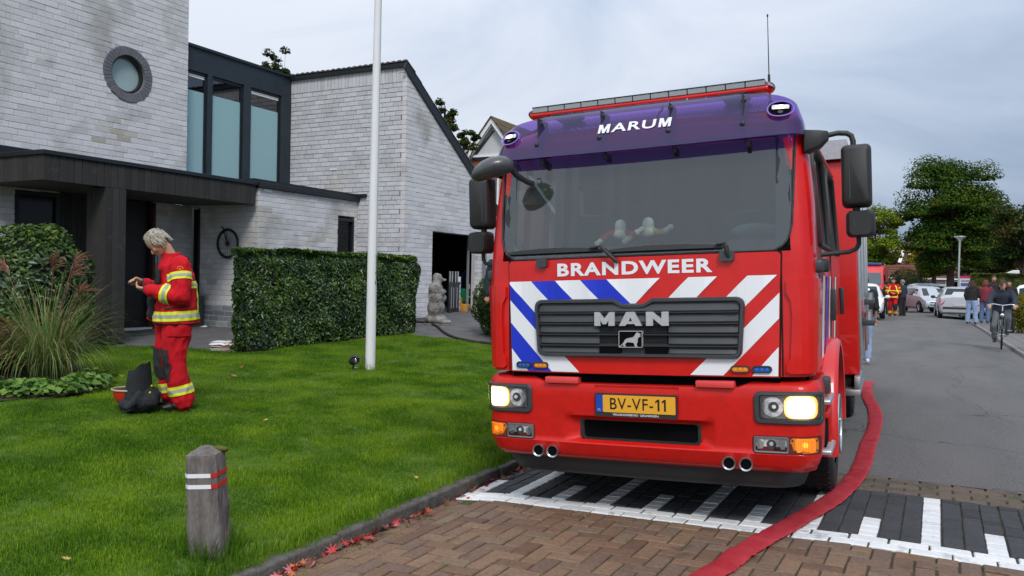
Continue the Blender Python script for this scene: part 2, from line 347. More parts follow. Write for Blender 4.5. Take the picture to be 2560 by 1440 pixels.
def add_pavers(root, spots, mm, part, l=.205, wd=.1, tilt=.012, cap=300):
    meshes = []
    for k in range(4):
        mb = paver_mesh(l - .002 * k, wd - .001 * k, mm); o = mb.build(part, mm); meshes.append(o.data); bpy.data.objects.remove(o)
    camv = np.array([0, 0]); inview = []
    for s in spots:
        d = (Vector((s[0], s[1], 0)) - Vector((0, 0, EYE))); z = d.dot(fw); px = 1280 + FPX * d.dot(rt) / max(z, .01); py = 720 - FPX * d.dot(up) / max(z, .01)
        inview.append(0 if z > .5 and -60 < px < 2620 and py < 1500 else 1)
    order = sorted(range(len(spots)), key=lambda i: (inview[i], spots[i][0] ** 2 + spots[i][1] ** 2))
    mass = MB()
    for k, i in enumerate(order):
        x, y, a, fl = spots[i]; sl = (rz(min(1.75, x + .1)) - rz(max(-3.1, x - .1))) / .2
        Mx = Matrix.Translation((x, y, rz(x) + rng.normal(0, .0013))) @ Matrix.Rotation(-math.atan(sl) + rng.normal(0, tilt), 4, 'Y') @ Matrix.Rotation(rng.normal(0, tilt), 4, 'X') @ Matrix.Rotation(a + rng.normal(0, .012), 4, 'Z') @ Matrix.Diagonal((fl, 1, 1, 1))
        if k < cap:
            o = link(part, meshes[int(rng.integers(4))], root); o.matrix_world = Mx
        else:
            p = paver_mesh(l, wd, mm); mass.add([tuple(Mx @ Vector(v)) for v in p.v], p.f)
    if mass.v: mass.build(part + '_mass', mm, root)['kind'] = 'stuff'
U = .1075; spots = []
for i in range(-40, 30):
    for j in range(-1, 60):
        x, y = -2.76 + i * U, 5.035 - (j + 1) * U
        k = (i - j) % 4
        if k == 0 and -2.76 <= x and x + 2 * U < 1.74 and y > .1: spots.append((x + U, y + U / 2, 0, 1))
        if k == 3 and -2.76 <= x and x + U < 1.74 and y > .1 and j + 1 < 60 and j >= 0:
            # this cell and the one nearer the viewer
            spots.append((x + U / 2, y, math.pi / 2, 1))
used = set(); good = []
def cells(s):
    cx = (s[0] + 2.76) / U; cy = (5.035 - s[1]) / U
    return [(round(cx - 1), round(cy - .5)), (round(cx), round(cy - .5))] if s[2] == 0 else [(round(cx - .5), round(cy - 1)), (round(cx - .5), round(cy))]
for s in spots:
    c = cells(s)
    if any(q in used for q in c) or any(q[1] < 0 for q in c): continue
    used.update(c); good.append(s)
for i in range(0, 41):
    for j in range(0, 45):
        if (i, j) not in used and -2.76 + (i + 1) * U < 1.74: good.append((-2.76 + (i + .5) * U, 5.035 - (j + .5) * U, 0, .5))
for c_ in range(3):
    for j in range(24): good.append((-2.815 - .108 * c_, 5.0 - .213 * (j + .5) - (.1 if c_ == 1 else 0), math.pi / 2, 1))
lay('brick_pavement', '', good, m_brown, 'paver')
dk, wh, bd = [], [], []
ST = [-3.03] + [-2.70 + .338 * k for k in range(13)]
for r_ in range(2):
    x = -3.095 + .1 * r_
    while x < 1.7: wh.append((x + .105, 5.095 + r_ * .107, 0, 1)); x += .214
    if r_: wh.append((-3.05, 5.095 + r_ * .107, 0, .45))
for k, sx in enumerate(ST):
    long_ = k % 2 == 1
    for q in range(11):
        y = 5.265 + (q + .5) * .105
        wh.append((sx, y, 0, .51)) if (q < 4 or long_) else dk.append((sx, y, 0, .51))
    for c in (1, 2):
        for q in range(6):
            yy = 5.265 + (q + .5) * .2135 - (.1 if c == 2 else 0); ff = 1
            if yy < 5.3: yy += .05; ff = .5
            if yy > 6.37: yy -= .06; ff = .48
            if sx + c * .1143 < 1.72: dk.append((sx + c * .1143, yy, math.pi / 2, ff))

for r_ in range(5):
    x = -3.08 - (.1 if r_ % 2 else 0)
    while x < 1.66:
        if x > -3.09: bd.append((x + .105, 6.475 + r_ * .1045, 0, 1))
        else: bd.append((x + .15, 6.475 + r_ * .1045, 0, .5))
        x += .2145
hump = lay('marked_crossing_strip', '', dk, m_dark, 'dark_paver', wd=.108)
add_pavers(hump, wh, m_white, 'white_paver', tilt=.008)
lay('brick_strip', '', bd, m_band, 'paver')
# --- kerbs
m_kerb = mat('kerb_concrete', (.055, .052, .045), .85, col2=(.125, .12, .108), vs=14, fac=.5, bump=1, bs=70, c3=(.06, .08, .03), world=True)
m_kerb2 = mat('pale_kerb', (.16, .155, .15), .85, col2=(.26, .25, .24), vs=14, fac=.5, bump=1, bs=70, world=True)
def kerb(name, x0, x1, zt, zb, y0, y1, mm, step=1.0, fx=lambda y: 0):
    root = bpy.data.objects.new(name, None); COL.objects.link(root); root['kind'] = 'structure'; y = y0; me = None
    while y < y1:
        if me is None:
            mb = MB(); mb.box(x0, x1, 0, step - .012, zb, zt)
            # slightly eroded top
            o = mb.build('kerb_stone', mm, root, bevel=.018, seg=3, smooth=40); me = o.data; bm = bmesh.new(); bm.from_mesh(me)
            bmesh.ops.subdivide_edges(bm, edges=[e for e in bm.edges if e.calc_length() > .5], cuts=12)
            for v in bm.verts: v.co += Vector((1, .3, .8)) * .012 * (noise.noise(v.co * 7))
            bm.to_mesh(me); bm.free(); me.polygons.foreach_set('use_smooth', [True] * len(me.polygons))
        else: o = link('kerb_stone', me, root)
        o.location = (fx(y) + rng.normal(0, .003), y, rng.normal(0, .003)); o.rotation_euler = (rng.normal(0, .002), 0, math.atan2(-(fx(y + step) - fx(y)), step)); y += step
    return root
kerb('kerb', -3.20, -3.112, -.008, -.16, -1.2, 30, m_kerb)
kerb('far_kerb', 1.76, 1.88, .075, -.12, -2, 47, m_kerb2, fx=lambda y: XR(y) - 1.75)
# --- right-hand pavement
m_slab = mat('grey_paving', (.12, .118, .118), .85, col2=(.18, .175, .17), vs=5, fac=.5, bump=.6, bs=120, world=True)
root = bpy.data.objects.new('sidewalk', None); COL.objects.link(root); root['kind'] = 'structure'
mb = MB(); mb.add([(1.87, -4, .055), (4.6, -4, .055), (4.6, 20, .055), (1.87, 20, .055), (1.2, 47, .055), (4.2, 47, .055)], [(0, 1, 2, 3), (3, 2, 5, 4)]); mb.build('paving_bed', m_sand, root)
tile = MB(); tile.box(-.148, .148, -.148, .148, -.04, 0); t0 = tile.build('paving_slab', m_slab, root, bevel=.004, seg=1); sm = t0.data; first = True; mass = MB(); cnt = 0
for j in range(0, 100):
    for i in range(0, 6):
        y = 16.5 + j * .305; x = XR(y) + .30 + i * .305
        if cnt < 290:
            o = t0 if first else link('paving_slab', sm, root); first = False; o.location = (x, y, .066 + rng.normal(0, .0015))
        else: mass.box(x - .148, x + .148, y - .148, y + .148, .03, .066 + rng.normal(0, .001))
        cnt += 1
mass.build('paving_slab_mass', m_slab, root)['kind'] = 'stuff'
# --- lawn, soil, driveway
LAWN = [(-3.16, -4), (-3.16, 12.9), (-7.18, 12.95), (-8.5, 12.7), (-9.3, 12.9), (-9.45, 9.2), (-9.64, 8.97), (-10.8, 8.68), (-11.55, 7.85), (-9.7, 6.5), (-8.3, 5.95), (-7.75, 5.3), (-7.95, 4.7), (-9.5, 3.2), (-13, 2), (-13, -4)]
m_lawn = mat('lawn_soil', (.05, .11, .008), .95, col2=(.10, .17, .014), vs=5, fac=.5, bump=1., bs=60, dist=.02, world=True)
lawn = sheet('lawn', np.append(np.arange(-13.04, -3.2, .12), -3.185), np.arange(-4, 13.1, .12), lambda x, y: -.012 if x > -3.2 else (.012 if x > -3.29 else gz(x, y) + .012 + .012 * noise.noise(Vector((x * 2.2, y * 2.2, 0)))), m_lawn, mask=lambda x, y: inpoly(x, y, LAWN))
m_drive = mat('driveway_paving', (.07, .068, .07), .8, col2=(.125, .12, .12), vs=3, fac=.5, bump=.6, bs=90, world=True)
sheet('driveway', [-30, -20, -13, -12, -11, -10, -9, -8, -7, -6, -5, -4, -3.21], list(range(-6, 31)), lambda x, y: gz(x, y) - .004, m_drive, mask=lambda x, y: not (x > -8 and y < 12))
sheet('neighbouring_ground', [-60, -30, -20, -3.21], [30, 40, 60, 120], lambda x, y: .05 if y > 31 else gz(x, 19) - .004, m_asph2)
m_slabd = mat('dark_slabs', (.085, .082, .084), .8, col2=(.14, .135, .135), vs=4, fac=.5, bump=.7, bs=90, world=True)
root = bpy.data.objects.new('driveway_paving', None); COL.objects.link(root); root['kind'] = 'structure'
tile = MB(); tile.box(-.197, .197, -.197, .197, -.03, 0); t0 = tile.build('slab', m_slabd, root, bevel=.004, seg=1); first = True; cnt = 0
pl = []
for i in range(0, 17):
    for j in range(0, 26):
        x, y = -12.1 + i * .4, 6.9 + j * .4
        if not inpoly(x, y, LAWN) and not (x < -9.4 and x > -10.1 and 8.7 < y < 13.3) and x < -5.4: pl.append((x, y))
pl.sort(key=lambda p: p[0] ** 2 + p[1] ** 2)
for x, y in pl[:300]:
    o = t0 if first else link('slab', t0.data, root); first = False
    sx = (gz(x + .2, y) - gz(x - .2, y)) / .4; sy = (gz(x, y + .2) - gz(x, y - .2)) / .4
    o.location = (x, y, gz(x, y) + .008 + rng.normal(0, .0015)); o.rotation_euler = (math.atan(sy), -math.atan(sx), 0)
BED = [(-13, 6.9), (-9.7, 6.55), (-8.3, 6.0), (-7.72, 5.3), (-7.9, 4.65), (-9.5, 3.1), (-13, 2)]
m_soil = mat('bed_soil', (.03, .02, .012), .95, col2=(.06, .04, .022), vs=12, bump=1, bs=60, dist=.03, world=True)
sheet('flower_bed', np.arange(-13, -7.5, .15), np.arange(2, 7, .15), lambda x, y: gz(x, y) + .035 + .03 * noise.noise(Vector((x * 3, y * 3, 1))), m_soil, mask=lambda x, y: inpoly(x, y, BED))
# --- grass: tufts spread over the lawn
m_grass = leafmat('grass_blades', (.034, .105, .003), (.115, .245, .007), (.26, .38, .022), .7, s=1.9, transl=.35, spec=.25)
def tuft(n, r, h0, h1, wd=.0035, name='grass_tuft', lean=.55):
    mb = MB()
    for _ in range(n):
        a, q = random.uniform(0, 6.28), r * math.sqrt(random.random()); bx, by = q * math.cos(a), q * math.sin(a)
        h = random.uniform(h0, h1); b = random.uniform(0, 6.28); l_ = h * random.uniform(.1, lean); dx, dy = math.cos(b) * l_, math.sin(b) * l_
        sx, sy = -math.sin(b) * wd / 2, math.cos(b) * wd / 2
        mb.add([(bx - sx, by - sy, -.01), (bx + sx, by + sy, -.01), (bx + dx * .45 + sx * .8, by + dy * .45 + sy * .8, h * .6), (bx + dx * .45 - sx * .8, by + dy * .45 - sy * .8, h * .6), (bx + dx, by + dy, h)], [(0, 1, 2, 3), (3, 2, 4)])
    return mb
gcol = bpy.data.collections.new('grass tufts')
for k in range(4):
    o = tuft(46, .075, .008, .021 + .003 * k, wd=.0034).build('grass_tuft', m_grass); COL.objects.unlink(o); gcol.objects.link(o)
at = lawn.data.attributes.new('dens', 'FLOAT', 'POINT'); vals = []
for v in lawn.data.vertices:
    x, y = v.co.x, v.co.y; d = math.hypot(x, y)
    a = (math.degrees(math.atan2(-x, max(y, .01))))
    vals.append((520 if d < 6 else 420 if d < 9 else 300) if (-10 < a < 72 and y > .5) else 25)
at.data.foreach_set('value', vals)
gobj = link('grass', lawn.data.copy()); gobj['kind'] = 'stuff'; gobj.data.materials.clear(); gobj.data.materials.append(m_grass)
ng = bpy.data.node_groups.new('grass_scatter', 'GeometryNodeTree')
ng.interface.new_socket('Geometry', in_out='INPUT', socket_type='NodeSocketGeometry'); ng.interface.new_socket('Geometry', in_out='OUTPUT', socket_type='NodeSocketGeometry')
n = ng.nodes; l = ng.links
gi = n.new('NodeGroupInput'); go = n.new('NodeGroupOutput'); dp = n.new('GeometryNodeDistributePointsOnFaces'); ip = n.new('GeometryNodeInstanceOnPoints'); ci = n.new('GeometryNodeCollectionInfo')
na = n.new('GeometryNodeInputNamedAttribute'); na.data_type = 'FLOAT'; na.inputs['Name'].default_value = 'dens'
ci.inputs['Collection'].default_value = gcol; ci.inputs['Separate Children'].default_value = True; ci.inputs['Reset Children'].default_value = True
rr = n.new('FunctionNodeRandomValue'); rr.data_type = 'FLOAT_VECTOR'; rr.inputs[0].default_value = (-.15, -.15, 0); rr.inputs[1].default_value = (.15, .15, 6.28)
rs = n.new('FunctionNodeRandomValue'); rs.data_type = 'FLOAT'; rs.inputs[2].default_value = .7; rs.inputs[3].default_value = 1.3
ps = n.new('GeometryNodeInputPosition'); tn = n.new('ShaderNodeTexNoise'); tn.inputs['Scale'].default_value = 1.6; l.new(ps.outputs[0], tn.inputs['Vector'])
mu = n.new('ShaderNodeMath'); mu.operation = 'MULTIPLY'; l.new(rs.outputs[1], mu.inputs[0]); 
md = n.new('ShaderNodeMath'); md.operation = 'MULTIPLY_ADD'; md.inputs[1].default_value = 1.6; md.inputs[2].default_value = .2; l.new(tn.outputs['Fac'], md.inputs[0]); l.new(md.outputs[0], mu.inputs[1])
l.new(gi.outputs[0], dp.inputs['Mesh']); l.new(na.outputs['Attribute'], dp.inputs['Density']); l.new(dp.outputs['Points'], ip.inputs['Points']); l.new(ci.outputs[0], ip.inputs['Instance'])
ip.inputs['Pick Instance'].default_value = True; l.new(rr.outputs[0], ip.inputs['Rotation']); l.new(mu.outputs[0], ip.inputs['Scale']); l.new(ip.outputs[0], go.inputs[0])
gm = gobj.modifiers.new('grass', 'NODES'); gm.node_group = ng
def grass_fringe(name, pts, hs=(.05, .12), n=14, m=m_grass):
    mb = MB()
    for x, y in pts:
        t = tuft(n, .05, hs[0], hs[1], wd=.004, lean=.8); mb.add([(a + x, b + y, c + gz(x, y)) for a, b, c in t.v], t.f)
    o = mb.build(name, m); o['kind'] = 'stuff'; return o
grass_fringe('kerb_grass', [(-3.22 + rng.normal(0, .022), y) for y in np.arange(.5, 13, .035)], (.02, .07), 12)
grass_fringe('long_grass', [(-3.42 + .13 * math.cos(a) + rng.normal(0, .02), 3.08 + .13 * math.sin(a)) for a in np.arange(0, 6.28, .14)] + [(-6.94 + .1 * math.cos(a), 9.01 + .1 * math.sin(a)) for a in np.arange(0, 6.28, .3)] + [(-3.3, 2.9), (-3.32, 2.95), (-3.27, 3.0)], (.06, .17), 9)
# ================================================================ the white brick house
house = empty('house', 'white painted brick house with round window, dark timber canopy and sloping tiled garage roof', 'house', (-13.2, 11.3, .4))
HX, HY, HZ = house.location
def hp(o): o.parent = house; o.location = Vector(o.location) - house.location; return o
def paintmat(name, c1, c2, stain, sf):
    return rndmat(name, [c1, c2, tuple(x * .93 for x in c1), c2, tuple(x * 1.04 for x in c2)], .82, .9, bs=38, spec=.2, stain=stain, sfac=sf, ss=1.1)
m_paint = paintmat('painted_brick', (.60, .595, .615), (.66, .65, .665), (.40, .395, .385), .60)
m_paint2 = paintmat('stained_brick', (.55, .54, .52), (.61, .60, .58), (.43, .41, .35), .56)
m_bare = rndmat('worn_brick', [(.40, .36, .30), (.48, .45, .39), (.55, .53, .49)], .85, .8, bs=50)
m_plinth = rndmat('plinth_brick', [(.15, .17, .19), (.22, .24, .26), (.30, .32, .33)], .8, .8, bs=50)
m_mortar = mat('painted_mortar', (.46, .455, .46), .9, col2=(.53, .52, .53), vs=6, bump=.8, bs=80)
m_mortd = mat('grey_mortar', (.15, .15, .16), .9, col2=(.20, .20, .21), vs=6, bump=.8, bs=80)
m_ring = rndmat('grey_bricks', [(.12, .12, .135), (.16, .16, .18), (.14, .135, .155)], .7, .5)
m_black = mat('black_trim', (.010, .013, .017), .45, var=.2, vs=5)
m_anth = mat('anthracite_cladding', (.016, .026, .036), .5, var=.2, vs=3, bump=.15, bs=200)
m_plank = rndmat('dark_stained_timber', [(.026, .024, .023), (.036, .033, .031), (.031, .029, .028), (.042, .039, .036)], .75, .8, bs=40, stain=(.06, .056, .05), sfac=.66, ss=9)
m_dglass = glassmat('dark_window_glass', (.25, .3, .32), .10, .01)
m_kglass = mat('dark_ground_floor_glass', (.006, .007, .008), .12, spec=.25)
m_frost = mat('frosted_film', (.26, .44, .47), .35, col2=(.31, .50, .53), vs=160, bump=.5, bs=400, dist=.002)
m_dark = mat('dark_interior', (.012, .012, .013), .9)
m_white = mat('white_paint', (.74, .75, .76), .5, var=.05, vs=8)
BR = []            # every brick: (matrix, material)
def brick_unit():
    mb = MB(); a = .5; cx, cz = .012, .05
    lo = [(-a, .5, -a), (a, .5, -a), (a, .5, a), (-a, .5, a)]; mi = [(-a, -.44, -a), (a, -.44, -a), (a, -.44, a), (-a, -.44, a)]
    fr = [(-a + cx, -.5, -a + cz), (a - cx, -.5, -a + cz), (a - cx, -.5, a - cz), (-a + cx, -.5, a - cz)]
    mb.add(lo + mi + fr, [(i, (i + 1) % 4, (i + 1) % 4 + 4, i + 4) for i in range(4)] + [(i + 4, (i + 1) % 4 + 4, (i + 1) % 4 + 8, i + 8) for i in range(4)] + [(8, 9, 10, 11), (3, 2, 1, 0)])
    return mb
BU = brick_unit()
def wall(axis, pos, a0, a1, z0, zt, holes, mm=m_paint, mort=m_mortar, bl=.285, ch=.101, face=1, matf=None, soldier=None, thick=.2):
    """brick wall in the plane axis=pos from a0 to a1; holes: f(z)->intervals; zt: top height or f(a)"""
    top = zt if callable(zt) else (lambda a: zt)
    mort_mb = MB(); zmax = max(top(a0), top(a1)); k = 0; z = z0
    def emit(u0, u1, za, zb, m, dep=.1):
        if u1 - u0 < .02: return
        uc, w_, zc, h = (u0 + u1) / 2, u1 - u0, (za + zb) / 2, zb - za; jit = rng.normal(0, .0016)
        if axis == 'X': M = Matrix.Translation((pos - dep / 2 + jit, uc, zc)) @ Matrix.Rotation(math.pi / 2, 4, 'Z') @ Matrix.Diagonal((w_, dep, h, 1))
        else: M = Matrix.Translation((uc, pos + dep / 2 + jit, zc)) @ Matrix.Diagonal((w_, dep, h, 1))
        BR.append((M, m))
    while z < zmax - .01:
        z1 = min(z + ch, zmax); zc = (z + z1) / 2
        # usable interval under the slope
        lo, hi = a0, a1
        if callable(zt):
            while hi > lo and top(hi) < z1: hi -= .01
        iv = [(lo, hi)]
        for hole in holes:
            h = hole(zc)
            if h:
                nv = []
                for p, q in iv:
                    if h[1] <= p or h[0] >= q: nv.append((p, q))
                    else:
                        if h[0] > p: nv.append((p, h[0]))
                        if h[1] < q: nv.append((h[1], q))
                iv = nv
        for p, q in iv:
            if axis == 'X': mort_mb.box(pos - thick, pos - .005, p + .008, q - .008, z, z1)
            else: mort_mb.box(p + .008, q - .008, pos + .005, pos + thick, z, z1)
        if soldier and z1 > soldier:
            for p, q in iv:
                u = p
                while u < q - .03: emit(u, min(u + .092, q), z + .004, zmax - .004, m_paint if not matf else matf((u, zc)) or mm); u += .1
            if iv and z1 < zmax:
                for p, q in iv:
                    mort_mb.box(*( (pos - thick, pos - .005, p, q, z1, zmax) if axis == 'X' else (p, q, pos + .005, pos + thick, z1, zmax)))
            break
        off = (k % 2) * bl / 2 + (.07 if k % 4 > 1 else 0); u = a0 - off
        while u < a1:
            for p, q in iv:
                s0, s1 = max(u + .004, p), min(u + bl - .004, q)
                if s1 - s0 > .03: emit(s0, s1, z + .0045, z1 - .0045, (matf((u + bl / 2, zc)) if matf else None) or mm)
            u += bl
        z = z1; k += 1
    hp(mort_mb.build('wall', mort))
rect = lambda p, q, za, zb: (lambda z: (p, q) if za < z < zb else None)
RC, RR = (9.83, 5.10), .515
circ = lambda z: (RC[0] - math.sqrt(max(0, RR ** 2 - (z - RC[1]) ** 2)), RC[0] + math.sqrt(max(0, RR ** 2 - (z - RC[1]) ** 2))) if abs(z - RC[1]) < RR else None
def tower_m(p):
    d = noise.noise(Vector((p[0] * 1.6, p[1] * 2.3, 4.2)))
    if ((p[0] - 9.62) / .62) ** 2 + ((p[1] - 3.97) / .28) ** 2 < 1 + d * 1.2: return m_bare if rng.random() < .3 else (m_paint2 if rng.random() < .6 else None)
    return m_paint2 if p[1] < 4.2 and rng.random() < .05 else None
wall('X', -13.2, 4.2, 11.15, 3.46, 9.0, [circ], matf=tower_m)
low_m = lambda p: m_plinth if p[1] < .83 else (m_paint2 if rng.random() < .1 else None)
wall('X', -13.2, 3.4, 11.3, .36, 2.82, [rect(7.80, 8.56, .5, 2.80), rect(8.56, 10.40, .2, 2.82)], matf=low_m)
wall('Y', 11.3, -13.19, -11.505, .36, 2.82, [rect(-13.3, -12.96, .5, 2.76)], matf=low_m)
wall('X', -11.4, 11.302, 14.24, .36, 3.13, [rect(13.59, 14.16, 1.0, 2.74)], matf=lambda p: m_plinth if p[1] < .8 else (m_paint2 if noise.noise(Vector((p[0] * 1.2, p[1] * 1.5, 9))) > .12 and rng.random() < .7 else None))
m_f1 = paintmat('painted_brick_shade_side', (.53, .53, .56), (.60, .60, .63), (.43, .43, .44), .62)  # greyer copy of the wall paint; this side's shade is put into the colour
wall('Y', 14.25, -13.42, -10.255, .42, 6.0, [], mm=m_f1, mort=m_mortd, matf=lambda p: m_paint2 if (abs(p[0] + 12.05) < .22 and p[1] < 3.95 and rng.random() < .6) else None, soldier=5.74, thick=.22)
gtop = lambda y: 5.98 - .665 * (y - 14.25)
wall('X', -10.15, 14.25, 19.7, .42, gtop, [rect(15.37, 17.45, .3, 2.52)], matf=lambda p: m_paint2 if rng.random() < .05 else None)
cp = Vector((0, 0, EYE))
def brick_rank(M):
    d = M.translation - cp; z = d.dot(fw); px = 1280 + FPX * d.dot(rt) / max(z, .1); py = 720 - FPX * d.dot(up) / max(z, .1)
    hid = px > 1230 or (M.translation.x > -12 and M.translation.z < 1.9 and px < 1060) or (M.translation.z < 2 and px < 560)
    return (0 if (0 < px < 2560 and 0 < py < 1440 and z > .5) else 1) + (.5 if hid else 0), d.length
BR.sort(key=lambda b: brick_rank(b[0]))
umesh = {}
masses = {}
for k, (M, m) in enumerate(BR):
    if k < 300:
        if m.name not in umesh:
            o = BU.build('brick', m); umesh[m.name] = o.data; bpy.data.objects.remove(o)
        o = link('brick', umesh[m.name], house); o.matrix_parent_inverse = Matrix.Translation(-house.location); o.matrix_basis = M
    else:
        q = masses.setdefault(m.name, (MB(), m)); q[0].add([tuple(M @ Vector(v)) for v in BU.v], BU.f)
for nm, (mb, m) in masses.items(): o = hp(mb.build('brick_mass', m)); o['kind'] = 'stuff'
# round window
g = bpy.data.objects.new('round_window', None); COL.objects.link(g); g.parent = house; g.location = Vector((-13.2, RC[0], RC[1])) - house.location
ringM = Matrix.Rotation(math.pi / 2, 4, 'Z')            # local x -> along the wall
nb = 40; base = None
for k in range(nb):
    a = 2 * math.pi * k / nb; w0, w1 = .345 * math.pi / nb * .93, .515 * math.pi / nb * .95
    if base is None:
        mb = MB(); mb.prism([(-w0, .345), (w0, .345), (w1, .5), (-w1, .5)], -.012, .16); base = mb.build('surround_brick', m_ring, g, bevel=.006, seg=1); o = base
    else: o = link('surround_brick', base.data, g)
    s_ = 1 + rng.normal(0, .006)
    o.matrix_basis = ringM @ Matrix.Rotation(a, 4, 'Y') @ Matrix.Diagonal((1, 1, s_, 1))
def annulus(mb, r0, r1, y0, y1, n=48):
    rs = []
    for r, y in ((r0, y1), (r0, y0), (r1, y0), (r1, y1), (r0, y1)): rs.append([(r * math.cos(2 * math.pi * i / n), y, r * math.sin(2 * math.pi * i / n)) for i in range(n)])
    return mb.rings(rs, True, False)
mb = annulus(MB(), .30, .349, .05, .2); o = mb.build('frame', m_black, g, smooth=40); o.matrix_basis = ringM
mb = annulus(MB(), .345, .505, .012, .12); o = mb.build('mortar_ring', m_mortd, g, smooth=40); o.matrix_basis = ringM; mb = annulus(MB(), .506, .70, .007, .12, 64); o = mb.build('mortar_ring', m_mortar, g, smooth=40); o.matrix_basis = ringM
mb = MB(); mb.add([(.305 * math.cos(2 * math.pi * i / 40), .12, .305 * math.sin(2 * math.pi * i / 40)) for i in range(40)], [tuple(range(40))]); o = mb.build('pane', mat('frosted_round_glass', (.30, .40, .40), .08, col2=(.36, .46, .46), vs=2, coat=.6), g); o.matrix_basis = ringM
# dark glazed link between the two brick volumes
def hbox(name, m, *b, bevel=0., parent=None):
    mb = MB(); mb.box(*b); o = mb.build(name, m, bevel=bevel); hp(o); return o
hbox('fascia', m_anth, -13.75, -13.40, 11.16, 14.24, 5.58, 6.04)
hbox('fascia_cap', m_black, -13.8, -13.36, 11.16, 14.24, 6.042, 6.10)
hbox('back_wall', m_dark, -17, -16.9, 4.2, 14.24, 3.3, 6.0)
hbox('link_roof', m_black, -17, -13.76, 11.16, 14.24, 5.95, 6.03)
px_ = [(11.16, 11.18), (11.82, 11.94), (12.80, 13.00), (13.93, 14.245)]
for y0, y1 in px_: hbox('window_post', m_anth, -13.52, -13.395, y0, y1, 3.3, 5.578, bevel=.006)
for i, (y0, y1) in enumerate([(11.18, 11.82), (11.94, 12.80), (13.00, 13.93)]):
    wdw = bpy.data.objects.new('window', None); COL.objects.link(wdw); wdw.parent = house
    for nm, mm, b in (('frame', m_black, (-13.50, -13.44, y0, y0 + .045, 3.42, 5.578)), ('frame', m_black, (-13.50, -13.44, y1 - .045, y1, 3.42, 5.578)), ('frame', m_black, (-13.50, -13.44, y0 + .045, y1 - .045, 5.52, 5.578)), ('sill', m_black, (-13.54, -13.40, y0, y1, 3.36, 3.42)),
                      ('pane', m_dglass, (-13.476, -13.47, y0 + .045, y1 - .045, 3.42, 5.52)), ('frosted_film', m_frost, (-13.4675, -13.466, y0 + .047, y1 - .047, 3.42, 5.19))):
        mb = MB(); mb.box(*b); o = mb.build(nm, mm, wdw); o.location = -house.location
    if i != 1:
        mb = MB(); mb.box(-13.52, -13.45, y0 + .05, y1 - .05, 5.455, 5.485); mb.box(-13.52, -13.45, y0 + .05, y1 - .05, 5.495, 5.515); o = mb.build('blind_rail', m_white, wdw); o.location = -house.location
hbox('ceiling', mat('room_ceiling', (.10, .10, .11), .9), -16.9, -13.6, 11.2, 14.2, 5.6, 5.62)
# flat roof edge over the low wall and its copings
hbox('flat_roof', m_black, -13.39, -11.42, 11.2, 14.24, 3.20, 3.30)
hbox('coping', m_black, -11.5, -11.33, 11.26, 14.24, 3.135, 3.235, bevel=.008)
hbox('wall_flashing', m_black, -11.42, -11.15, 14.205, 14.245, 3.22, 3.30)
hbox('wall_vent', m_white, -11.41, -11.385, 11.42, 11.62, 3.07, 3.125)
hbox('wall_vent', m_white, -12.2, -12.02, 14.235, 14.26, 3.86, 3.9)
# slit window
for nm, mm, b in (('window_frame', m_black, (-11.52, -11.42, 13.59, 13.64, 1.0, 2.74)), ('window_frame', m_black, (-11.52, -11.42, 14.11, 14.16, 1.0, 2.74)), ('window_frame', m_black, (-11.52, -11.42, 13.64, 14.11, 2.68, 2.74)), ('pane', m_kglass, (-11.49, -11.48, 13.64, 14.11, 1.0, 2.68)), ('blind_rail', m_white, (-11.55, -11.5, 13.66, 14.09, 2.54, 2.61)), ('window_recess', m_dark, (-11.8, -11.75, 13.4, 14.2, .9, 2.8))): hbox(nm, mm, *b)
# canopy: planks, coping, soffit
P0 = []
def plank(x0, x1, y0, y1, z0, z1):
    key = (round(x1 - x0, 3), round(y1 - y0, 3), round(z1 - z0, 3))
    if key not in PM:
        mb = MB(); mb.box(-key[0] / 2, key[0] / 2, -key[1] / 2, key[1] / 2, -key[2] / 2, key[2] / 2); o = mb.build('plank', m_plank, bevel=.004, seg=1); PM[key] = o.data; bpy.data.objects.remove(o)
    o = link('plank', PM[key], house); o.location = Vector(((x0 + x1) / 2 + rng.normal(0, .0012), (y0 + y1) / 2 + rng.normal(0, .0012), (z0 + z1) / 2)) - house.location
PM = {}
for k in range(34): plank(-11.425, -11.4, 7.14 + k * .12, 7.14 + k * .12 + .114, 2.80, 3.165)
for k in range(15): plank(-11.43 - k * .12 - .114, -11.43 - k * .12, 7.14, 7.165, 2.80, 3.165)
hbox('canopy_frame', m_dark, -13.19, -11.43, 7.17, 11.2, 2.86, 3.16)
hbox('soffit', mat('timber_soffit', (.06, .058, .055), .8, var=.2, vs=4), -13.19, -11.43, 7.17, 11.2, 2.82, 2.858)
hbox('coping', m_black, -13.2, -11.37, 7.11, 11.255, 3.168, 3.235, bevel=.008)
hbox('wall_flashing', m_black, -13.25, -13.13, 4.2, 11.14, 3.24, 3.455)
for k in range(3): plank(-11.425, -11.4, 8.13 + k * .12, 8.13 + k * .12 + .114, .36, 2.798)
for k in range(4): plank(-11.43 - k * .11 - .105, -11.43 - k * .11, 8.13, 8.155, .36, 2.798)
hbox('canopy_post', m_dark, -11.86, -11.43, 8.157, 8.48, .34, 2.8)
for k in range(12): plank(-13.24, -13.215, 8.57 + k * .103, 8.57 + k * .103 + .098, .4, 2.815)
hbox('door_frame', mat('brown_frame', (.05, .014, .010), .5, var=.2), -13.22, -13.12, 10.34, 10.40, .42, 2.80)
hbox('door', mat('front_door', (.008, .009, .012), .45, var=.3, vs=3), -13.30, -13.25, 9.82, 10.34, .44, 2.80)
hbox('door_sill', m_white, -13.3, -13.1, 9.75, 10.34, .40, .45)
hbox('cladding_back', m_dark, -13.32, -13.27, 8.5, 10.4, .3, 2.82)
